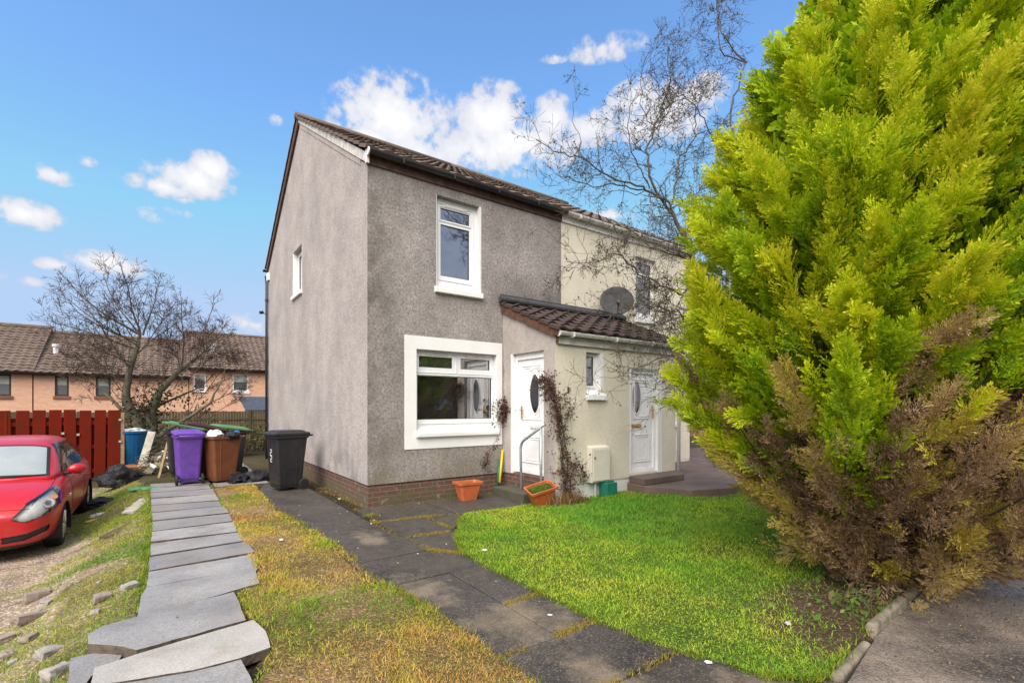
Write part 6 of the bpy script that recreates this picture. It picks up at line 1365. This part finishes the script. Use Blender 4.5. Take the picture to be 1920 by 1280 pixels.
limbs = [((-3.06, 9.3, 3.5), (-1.0, -.1, .55), 2.4, .05), ((-3.06, 9.3, 3.55), (-.75, .3, .9), 2.5, .045), ((-3.08, 9.3, 3.3), (-1.1, -.4, .25), 2.3, .045), ((-3.06, 9.3, 3.6), (-.3, -.2, 1), 2.3, .045), ((-3.0, 9.3, 3.5), (.25, .2, 1), 2.2, .045), ((-3.2, 9.34, 2.9), (.7, -.2, .9), 2.3, .04),
         ((-1.8, 9.25, 2.9), (.35, -.1, 1), 2.2, .045), ((-1.9, 9.3, 2.8), (.9, .2, .7), 2.1, .04), ((-2.1, 9.3, 2.6), (-.1, .3, 1), 2.6, .04), ((-2.3, 9.36, 2.4), (.8, -.5, .6), 2.2, .035), ((-1.25, 8.95, 2.1), (.4, 0, 1), 1.8, .03), ((-1.4, 9.0, 1.7), (.9, .1, .5), 1.5, .03), ((-1.7, 9.7, 2.1), (.8, .2, .8), 1.8, .028), ((-3.9, 9.5, 2.0), (-.9, 0, .7), 1.7, .028), ((-3.35, 9.4, 2.2), (-.9, -.3, .5), 2.0, .035), ((-3.35, 9.4, 1.9), (-.6, .6, .8), 2.0, .03), ((-2.6, 9.4, 2.0), (.1, -.7, .9), 1.9, .03), ((-2.8, 9.42, 1.5), (-.3, -.6, .8), 1.7, .03), ((-3.3, 9.3, 2.6), (-.5, -.2, .9), 2.3, .04), ((-2.0, 9.1, 1.3), (.4, -.2, .9), 1.4, .022), ((-3.15, 9.3, 3.1), (-.9, .1, .35), 2.6, .04)]
for b_, d_, L_, r_ in limbs:
    for q_ in range(2):
        jit_ = Vector((rr.gauss(0, .28), rr.gauss(0, .28), rr.gauss(0, .2))) if q_ else Vector((0, 0, 0))
        grow(mb, rr, Vector(b_) - Vector((0, 0, .35 * q_)), Vector(d_) + jit_, L_ * rr.uniform(.66, .86), r_ * (.60 if q_ == 0 else .42), 3, .045, .065, ends, [0, 4, 6, 7], .0038)
mb.build('trunk', [MAT['bark_pale'], MAT['twig']], bt_, smooth=True)
rg = np.random.default_rng(3); pts = []
for pth, ra, rb in trunks[:3]:
    P_ = [Vector(q) for q in pth]
    for i in range(700 if pth is not trunks[2][0] else 120):
        k_ = rr.randrange(min(3, len(P_) - 1)); q = P_[k_].lerp(P_[k_ + 1], rr.random()); pts.append(q + Vector((rr.gauss(0, .15), rr.gauss(0, .15), rr.gauss(0, .08))))
for i in range(260): pts.append(Vector((-2.3 + rr.gauss(0, .5), 9.4 + rr.gauss(0, .3), 1.9 + rr.gauss(0, .25))))
leafbits(pts, .045, [(.018, .035, .012), (.04, .075, .02), (.03, .05, .015)], 4, 'ivy', bt_, 'foliage', .05)

hz_ = thing('bare_tree', 'contorted leafless hazel with twisted twigs between the conifer and the cream house', 'tree', (5.66, -3.32, 0)); rr = random.Random(23); mb = MB(); ends = []
HZ = [([(5.72, -3.36, -.1), (5.664, -3.32, .07), (5.306, -3.063, 1.214), (4.911, -2.779, 2.627), (4.808, -2.582, 3.535), (4.605, -2.436, 4.25), (4.373, -2.269, 4.831)], .075, .03, 5),
      ([(4.605, -2.436, 4.25), (4.351, -2.253, 4.965), (4.051, -2.161, 5.1), (3.292, -1.862, 5.269), (2.907, -1.709, 5.476), (2.462, -1.512, 5.551), (2.161, -1.419, 5.689)], .026, .006, 20),
      ([(3.943, -2.084, 5.144), (3.509, -1.894, 5.16), (2.943, -1.611, 5.14), (2.462, -1.512, 5.216)], .013, .005, 12), ([(4.373, -2.269, 4.831), (4.097, -2.071, 5.323), (4.12, -1.964, 5.912), (4.289, -2.085, 6.456), (4.52, -2.129, 7.065), (4.583, -2.05, 7.827)], .024, .004, 20),
      ([(4.142, -1.98, 6.093), (4.472, -2.218, 6.637), (4.362, -2.138, 6.953)], .010, .004, 10), ([(4.911, -2.779, 2.627), (5.45, -2.797, 4.866), (5.471, -2.689, 6.761), (5.795, -2.798, 7.573), (5.321, -2.581, 7.734), (5.283, -2.554, 8.615)], .034, .006, 14),
      ([(5.795, -2.798, 7.573), (5.30, -2.6, 8.0), (5.36, -2.5, 8.9)], .014, .006, 14), ([(5.45, -2.797, 4.866), (5.134, -2.693, 5.731), (4.84, -2.482, 6.637), (4.23, -2.29, 6.866)], .020, .005, 16), ([(4.911, -2.779, 2.627), (3.989, -2.856, 3.2), (3.217, -2.67, 3.446), (2.746, -2.578, 3.736), (2.487, -2.515, 3.592), (1.993, -2.283, 3.561)], .024, .003, 16),
      ([(4.911, -2.779, 2.627), (3.836, -2.869, 2.936), (3.073, -2.69, 3.033), (2.548, -2.558, 2.766)], .020, .004, 18), ([(5.306, -3.063, 1.214), (4.255, -3.046, 2.138), (3.512, -3.005, 2.338), (3.005, -2.887, 2.165), (2.653, -2.757, 2.008), (2.339, -2.655, 2.22)], .022, .003, 16),
      ([(4.911, -2.779, 2.627), (4.341, -2.616, 3.978), (3.674, -2.506, 3.967), (3.26, -2.331, 4.262), (2.716, -2.187, 4.029)], .020, .004, 16), ([(5.306, -3.063, 1.214), (3.967, -2.963, 2.05), (3.324, -2.87, 1.797), (2.993, -2.755, 1.832)], .016, .003, 12), ([(4.911, -2.779, 2.9), (4.2, -2.7, 3.4), (3.6, -2.6, 3.3), (3.1, -2.5, 3.45)], .014, .003, 16), ([(4.808, -2.582, 3.535), (4.3, -2.5, 4.3), (4.0, -2.4, 4.6), (3.7, -2.3, 4.5)], .014, .003, 14),
      ([(2.907, -1.709, 5.476), (2.85, -1.66, 5.9), (2.77, -1.61, 6.24), (2.78, -1.61, 7.0)], .006, .003, 2), ([(4.05, -2.1, 5.2), (3.7, -2.0, 5.7), (3.6, -2.0, 6.3), (3.9, -2.0, 6.8)], .012, .004, 14), ([(4.2, -2.1, 6.2), (3.9, -2.0, 6.6), (4.0, -2.0, 7.5)], .008, .003, 8),
      ([(4.373, -2.269, 4.831), (4.5, -2.3, 5.6), (4.85, -2.4, 6.2), (4.9, -2.4, 7.2)], .018, .004, 18), ([(4.373, -2.269, 4.831), (4.9, -2.4, 5.2), (5.2, -2.5, 5.4)], .012, .004, 14), ([(5.0, -2.8, 2.3), (4.4, -2.95, 2.6), (3.9, -3.0, 2.55), (3.5, -2.9, 2.7)], .014, .003, 16), ([(5.0, -2.8, 2.0), (4.3, -3.0, 1.9), (3.9, -3.0, 1.7)], .012, .003, 10)]
buds = []
for pth, ra, rb, nk in HZ:
    P_ = [Vector(q) for q in pth]; fu = []
    for a, b in zip(P_, P_[1:]):
        m_ = max(3, int((b - a).length / .10))
        for i in range(m_): fu.append(a.lerp(b, i / m_) + Vector((rr.gauss(0, .018), rr.gauss(0, .018), rr.gauss(0, .018))) * (.3 if ra > .05 else 1))
    fu.append(P_[-1]); N_ = len(fu) - 1; rd_ = [ra + (rb - ra) * i / N_ for i in range(N_ + 1)]; mb.tube(fu, rd_, 8 if ra > .03 else 5, cap=False)
    for j in range(int(nk * (1.25 if max(q.z for q in P_) > 4.3 else 2.0))):
        i = int(N_ * rr.uniform(.18 if ra < .05 else .75, 1.0)); i = min(i, N_ - 1); ax_ = (fu[i + 1] - fu[i]).normalized(); s_ = ax_.orthogonal().normalized(); s_.rotate(Matrix.Rotation(rr.uniform(0, 6.28), 3, ax_))
        grow(mb, rr, fu[i], ax_ * rr.uniform(.3, .9) + s_, rr.uniform(.30, .90), max(.0040, rd_[i] * .45), 2, .02, .30, ends, [0, 4, 5], .0024)
mb.build('trunk', [MAT['bark_hazel'], MAT['bark_hazel']], hz_, smooth=True)
for pts_, lvl in ends:
    if rr.random() < .5:
        for _ in range(rr.choice([1, 1, 1, 2])): buds.append(rr.choice(pts_))
leafbits(buds, .014, [(.03, .026, .016), (.055, .045, .022), (.075, .07, .02)], 6, 'buds', hz_, 'dead_leaf', .006)
gl_ = [rr.choice(e[0]) for e in rr.sample(ends, 36)]; leafbits(gl_, .022, [(.11, .16, .02), (.20, .22, .03)], 7, 'young_leaves', hz_, 'foliage', .02)

# ================================================================== the golden conifer
rg = np.random.default_rng(101)
def plume(seed):
    r_ = np.random.default_rng(seed); P, Dn, Ln, T = [], [], [], []
    def shoot(p0, d0, L, t0, lead):
        n = max(3, int(L / .042)); dcur = d0 / np.linalg.norm(d0)
        pl_n = np.cross(dcur, np.array((0, 1.0, 0)) + r_.normal(0, .25, 3)); pl_n /= np.linalg.norm(pl_n)
        for i in range(n):
            f = (i + .5) / n; p_ = p0 + dcur * L * f + np.array((0, 0, .05)) * L * f * f
            s_ = 1 if i % 2 else -1
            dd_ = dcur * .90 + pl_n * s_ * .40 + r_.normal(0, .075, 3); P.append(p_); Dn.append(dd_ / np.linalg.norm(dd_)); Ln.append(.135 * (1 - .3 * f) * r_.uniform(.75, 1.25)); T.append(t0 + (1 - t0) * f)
        P.append(p0 + dcur * L * .96); Dn.append(dcur); Ln.append(.11); T.append(1.0)
    nb = 10
    for i in range(nb):
        t_ = .05 + .88 * i / nb
        for s_ in (-1, 1):
            l = (.40 * (1 - t_) ** .75 + .10) * r_.uniform(.7, 1.2); a = R(r_.normal(37, 6)); roll = r_.normal(0, .50)
            d_ = np.array((s_ * math.sin(a) * math.cos(roll), math.sin(a) * math.sin(roll), math.cos(a))); base_ = np.array((.03 * math.sin(t_ * 5), 0, t_)); shoot(base_, d_, l, t_ * .55, False)
    shoot(np.array((0, 0, .55)), np.array((.05, 0, 1.0)), .45, .5, True)
    return np.array(P), np.array(Dn), np.array(Ln), np.array(T)
TEMPL = [plume(900 + i) for i in range(10)]
ZR = np.array([(0, .22), (.25, .58), (.8, 1.08), (1.24, 1.54), (1.8, 1.80), (2.4, 1.82), (3.3, 1.68), (3.9, 1.45), (4.5, 1.14), (5.4, .50), (6.2, .12), (6.4, .03)])
AXB, AXT = np.array((2.62, -5.70)), np.array((2.86, -5.86))
axis = lambda z: AXB + (AXT - AXB) * min(1, max(0, z / 1.6))
RC = np.array((.812, -.5835)); FC = np.array((.5835, .812))
Rof = lambda z: float(np.interp(z, ZR[:, 0], ZR[:, 1]))
PV, PC = [], []; DV, DC = [], []; sticks = MB(); rrc = random.Random(55); nplume = 0
def norm(v): return v / (np.linalg.norm(v) + 1e-9)
def put(p, d, s, dead, tone, roll, fat=1.0):
    """one feathery spray at p, pointing along d; dead sprays are thinner and go to the dead foliage part"""
    P, Dn, Ln, T = TEMPL[rrc.randrange(10)]
    if dead and fat == 1.0: keep = rg.uniform(0, 1, len(P)) < .9; P, Dn, Ln, T = P[keep], Dn[keep], Ln[keep], T[keep]
    z_ = norm(d); out = np.array((p[0] - axis(p[2])[0], p[1] - axis(p[2])[1], .15)); y_ = norm(out - z_ * (out @ z_)); x_ = np.cross(y_, z_)
    cr, sr = math.cos(roll), math.sin(roll); x2, y2 = x_ * cr + y_ * sr, y_ * cr - x_ * sr
    M = np.stack([x2, y2, z_], 1); W_ = p + (P @ M.T) * s; D_ = Dn @ M.T; L_ = (Ln * s)[:, None]
    sd = np.cross(D_, y2 + rg.normal(0, .32, D_.shape)); sd /= np.linalg.norm(sd, axis=1)[:, None] + 1e-9
    w_ = L_ * (.20 if not dead else .105); 
    w_ = w_ * fat
    V = np.stack([W_, W_ + D_ * L_ * .45 + sd * w_, W_ + D_ * L_, W_ + D_ * L_ * .45 - sd * w_], 1)
    if dead:
        c = pal([(.13, .082, .05), (.28, .175, .105), (.46, .31, .19), (.46, .34, .09), (.58, .50, .06)], np.clip(tone + rg.normal(0, .16, len(P)), 0, 1)); DV.append(V.reshape(-1, 3)); DC.append(np.repeat(c, 4, 0))
    else:
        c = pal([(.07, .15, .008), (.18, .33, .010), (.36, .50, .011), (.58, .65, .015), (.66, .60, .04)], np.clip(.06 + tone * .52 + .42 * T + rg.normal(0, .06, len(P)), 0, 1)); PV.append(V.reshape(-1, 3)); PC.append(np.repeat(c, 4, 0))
def deadness(p):
    q = p[:2] - axis(p[2]); s_ = (q @ RC) / max(.3, Rof(p[2])); dp = (q @ FC) / max(.3, Rof(p[2]))
    zd = 1.24 + .58 * min(1.6, max(0, s_ + 1)) + .30 * (float(vn(np.array([p[0] * 1.0 + p[2]]), np.array([p[1] - p[2]]), 1.6, 5)[0]) - .5)
    hole = 0
    return 1 / (1 + math.exp(-(zd - p[2]) / .11)) + hole
nb_ = 0
GA = 2.39996
for i in range(650):
    u = (i + .5) / 650; z = .10 + 6.15 * (u ** .95); th = i * GA + rrc.gauss(0, .2)
    rz = Rof(z)
    if rrc.random() > .35 + .65 * min(1, rz / 1.6): continue
    o2 = np.array((math.cos(th), math.sin(th))); facing = -(o2 @ FC)
    if facing < -.55 and rrc.random() < .5: continue
    bump_ = 1 + .16 * (float(vn(np.array([th * 2.1]), np.array([z * 1.7]), 1.0, 8)[0]) - .5) + rrc.gauss(0, .05)
    outd = np.array((o2[0], o2[1], 0)); lowf = max(0, min(1, (1.5 - z) / 1.2))
    rise = rrc.uniform(.55, 1.05) * (1 - .35 * lowf) + .25 * max(0, z - 3) / 3
    # tongues on the camera's right sweep up to the right, as wind and light have set them
    sway = np.array((RC[0], RC[1], 0)) * (.30 + .1 * rrc.random()) * (1 if z > 1.2 else .5)
    bd = norm(outd * .85 + np.array((0, 0, rise)) + sway * max(0, facing) + rg.normal(0, .12, 3))
    L = rrc.uniform(.80, 1.25) * (.6 + .4 * min(1, rz / 1.5)); tipr = rz * bump_
    tip = np.array((*axis(z), z)) + outd * tipr; root = tip - bd * L * .95
    p_mid = tip - bd * L * .4; dprob = deadness(tip - np.array((0, 0, .28))); isdead = rrc.random() < min(1, dprob)
    tone = np.clip(rrc.gauss(.52, .26), 0, 1)
    sticks.tube([root - outd * .35 * L, root, tip], [.016, .010, .003], 4, cap=False)
    npl = 32 if facing > -.3 else 15
    for j in range(npl):
        f = (j + .5) / npl; q = root + (tip - root) * (.12 + .88 * f); spread = (1 - f) * .15 + .02
        q = q + rg.normal(0, spread * .55, 3); dd = norm(bd + rg.normal(0, .24, 3) + outd * .08); s = rrc.uniform(.17, .29)
        dj = isdead if rrc.random() < .86 else (rrc.random() < min(1, deadness(q)))
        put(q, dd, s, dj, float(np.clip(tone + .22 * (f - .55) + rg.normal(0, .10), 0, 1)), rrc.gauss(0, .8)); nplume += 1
# dark brown interior sprays that close the gaps
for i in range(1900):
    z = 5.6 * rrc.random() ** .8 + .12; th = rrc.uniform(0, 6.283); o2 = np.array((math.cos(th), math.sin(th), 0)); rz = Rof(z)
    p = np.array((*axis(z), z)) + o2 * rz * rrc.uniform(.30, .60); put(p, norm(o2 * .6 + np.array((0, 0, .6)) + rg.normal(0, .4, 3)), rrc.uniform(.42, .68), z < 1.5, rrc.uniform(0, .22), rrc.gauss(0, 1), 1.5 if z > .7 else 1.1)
# long dry sprays sweeping low to the right and left over kerb and lawn
for i in range(46):
    sgn = 1 if i % 6 else -1; a = np.array((*axis(.3), rrc.uniform(.12, .55))); d2 = norm(np.array((*(RC * sgn * rrc.uniform(.7, 1.2) - FC * rrc.uniform(-.2, .55)), rrc.uniform(.0, .45)))); Lg = rrc.uniform(.6, 1.25)
    sticks.tube([a, a + d2 * Lg * .5 + np.array((0, 0, .02)), a + d2 * Lg], [.010, .006, .002], 4, cap=False)
    for j in range(6): put(a + d2 * Lg * (.25 + .7 * j / 6), norm(d2 + rg.normal(0, .3, 3)), rrc.uniform(.18, .30), True, rrc.uniform(.35, .9), rrc.gauss(0, 1))
con = thing('conifer', 'big golden green conifer with a brown dried out skirt filling the right of the photo', 'tree', (2.62, -5.70, 0))
mb = MB(); rr = random.Random(2)
for a in range(5):
    o_ = Vector((rr.gauss(0, .07), rr.gauss(0, .07), 0)); mb.tube([Vector((2.62, -5.70, -.1)) + o_, Vector((2.66, -5.73, .5)) + o_ * 1.6, Vector((2.8, -5.82, 2.2)) + o_ * 3, Vector((2.86, -5.86, 4.6)) + o_ * 3.4], [.075, .06, .045, .012], 8, cap=False)
mb.build('trunk', MAT['bark'], con, smooth=True); sticks.build('branches', MAT['bark'], con, smooth=True)
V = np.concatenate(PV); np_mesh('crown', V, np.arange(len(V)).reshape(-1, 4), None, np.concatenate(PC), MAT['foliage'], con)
V2 = np.concatenate(DV); np_mesh('dead_foliage', V2, np.arange(len(V2)).reshape(-1, 4), None, np.concatenate(DC), MAT['dead_leaf'], con)
print('conifer leaves', len(V) // 4, len(V2) // 4)
# ivy and weeds round its foot
rr = random.Random(9); pts = [Vector((2.35 + rr.gauss(0, .10), -5.80 + rr.gauss(0, .10), .42 + rr.gauss(0, .13))) for _ in range(16)]
iv = thing('ivy', 'a few dark green ivy leaves climbing in the dry foot of the conifer', 'ivy', (2.4, -5.75, 0)); leafbits(pts, .05, [(.03, .10, .03), (.06, .14, .06), (.10, .19, .09)], 12, 'leaves', iv, 'foliage', .02)
mb = MB(); mb.tube([(2.45, -5.74, 0), (2.4, -5.78, .3), (2.36, -5.8, .6)], .006, 5); mb.build('stem', MAT['bark'], iv)
pts = [Vector((1.75 + rr.gauss(0, .28), -5.82 + rr.gauss(0, .12), abs(rr.gauss(.07, .06)))) for _ in range(230)]
wd = thing('weeds', 'low ivy and weeds at the lawn corner below the conifer', 'weeds', (1.75, -5.85, 0)); leafbits(pts, .026, [(.05, .13, .02), (.12, .22, .03), (.22, .24, .06), (.20, .12, .06)], 13, 'leaves', wd, 'foliage', .02)
mb = MB()
for i in range(26):
    x, y = 1.85 + rr.gauss(0, .3), -5.82 + rr.gauss(0, .12); mb.tube([(x, y, .02), (x + rr.gauss(0, .12), y + rr.gauss(0, .1), rr.uniform(.05, .22)), (x + rr.gauss(0, .22), y + rr.gauss(0, .18), rr.uniform(.05, .3))], [.003, .002, .001], 4)
mb.build('stems', MAT['bark_pale'], wd)

# fallen dry sprays and crumbs below the conifer
rr = random.Random(44); pts = []
for i in range(1500):
    x, y = 2.7 + rr.gauss(0, 1.1), -6.25 + rr.gauss(0, .38)
    if y > -6.02 and x > 1.2: z = .05 if x < 4 else .03
    else: z = .02
    if x < 1.1: continue
    pts.append(Vector((x, y, z)))
ll = leafbits(pts, .009, [(.10, .065, .04), (.22, .15, .09), (.34, .26, .17)], 15, 'leaf_litter', None, 'dead_leaf', .004)
tag(ll, 'dry brown plant litter scattered under the conifer', 'leaf litter', None, 'stuff')
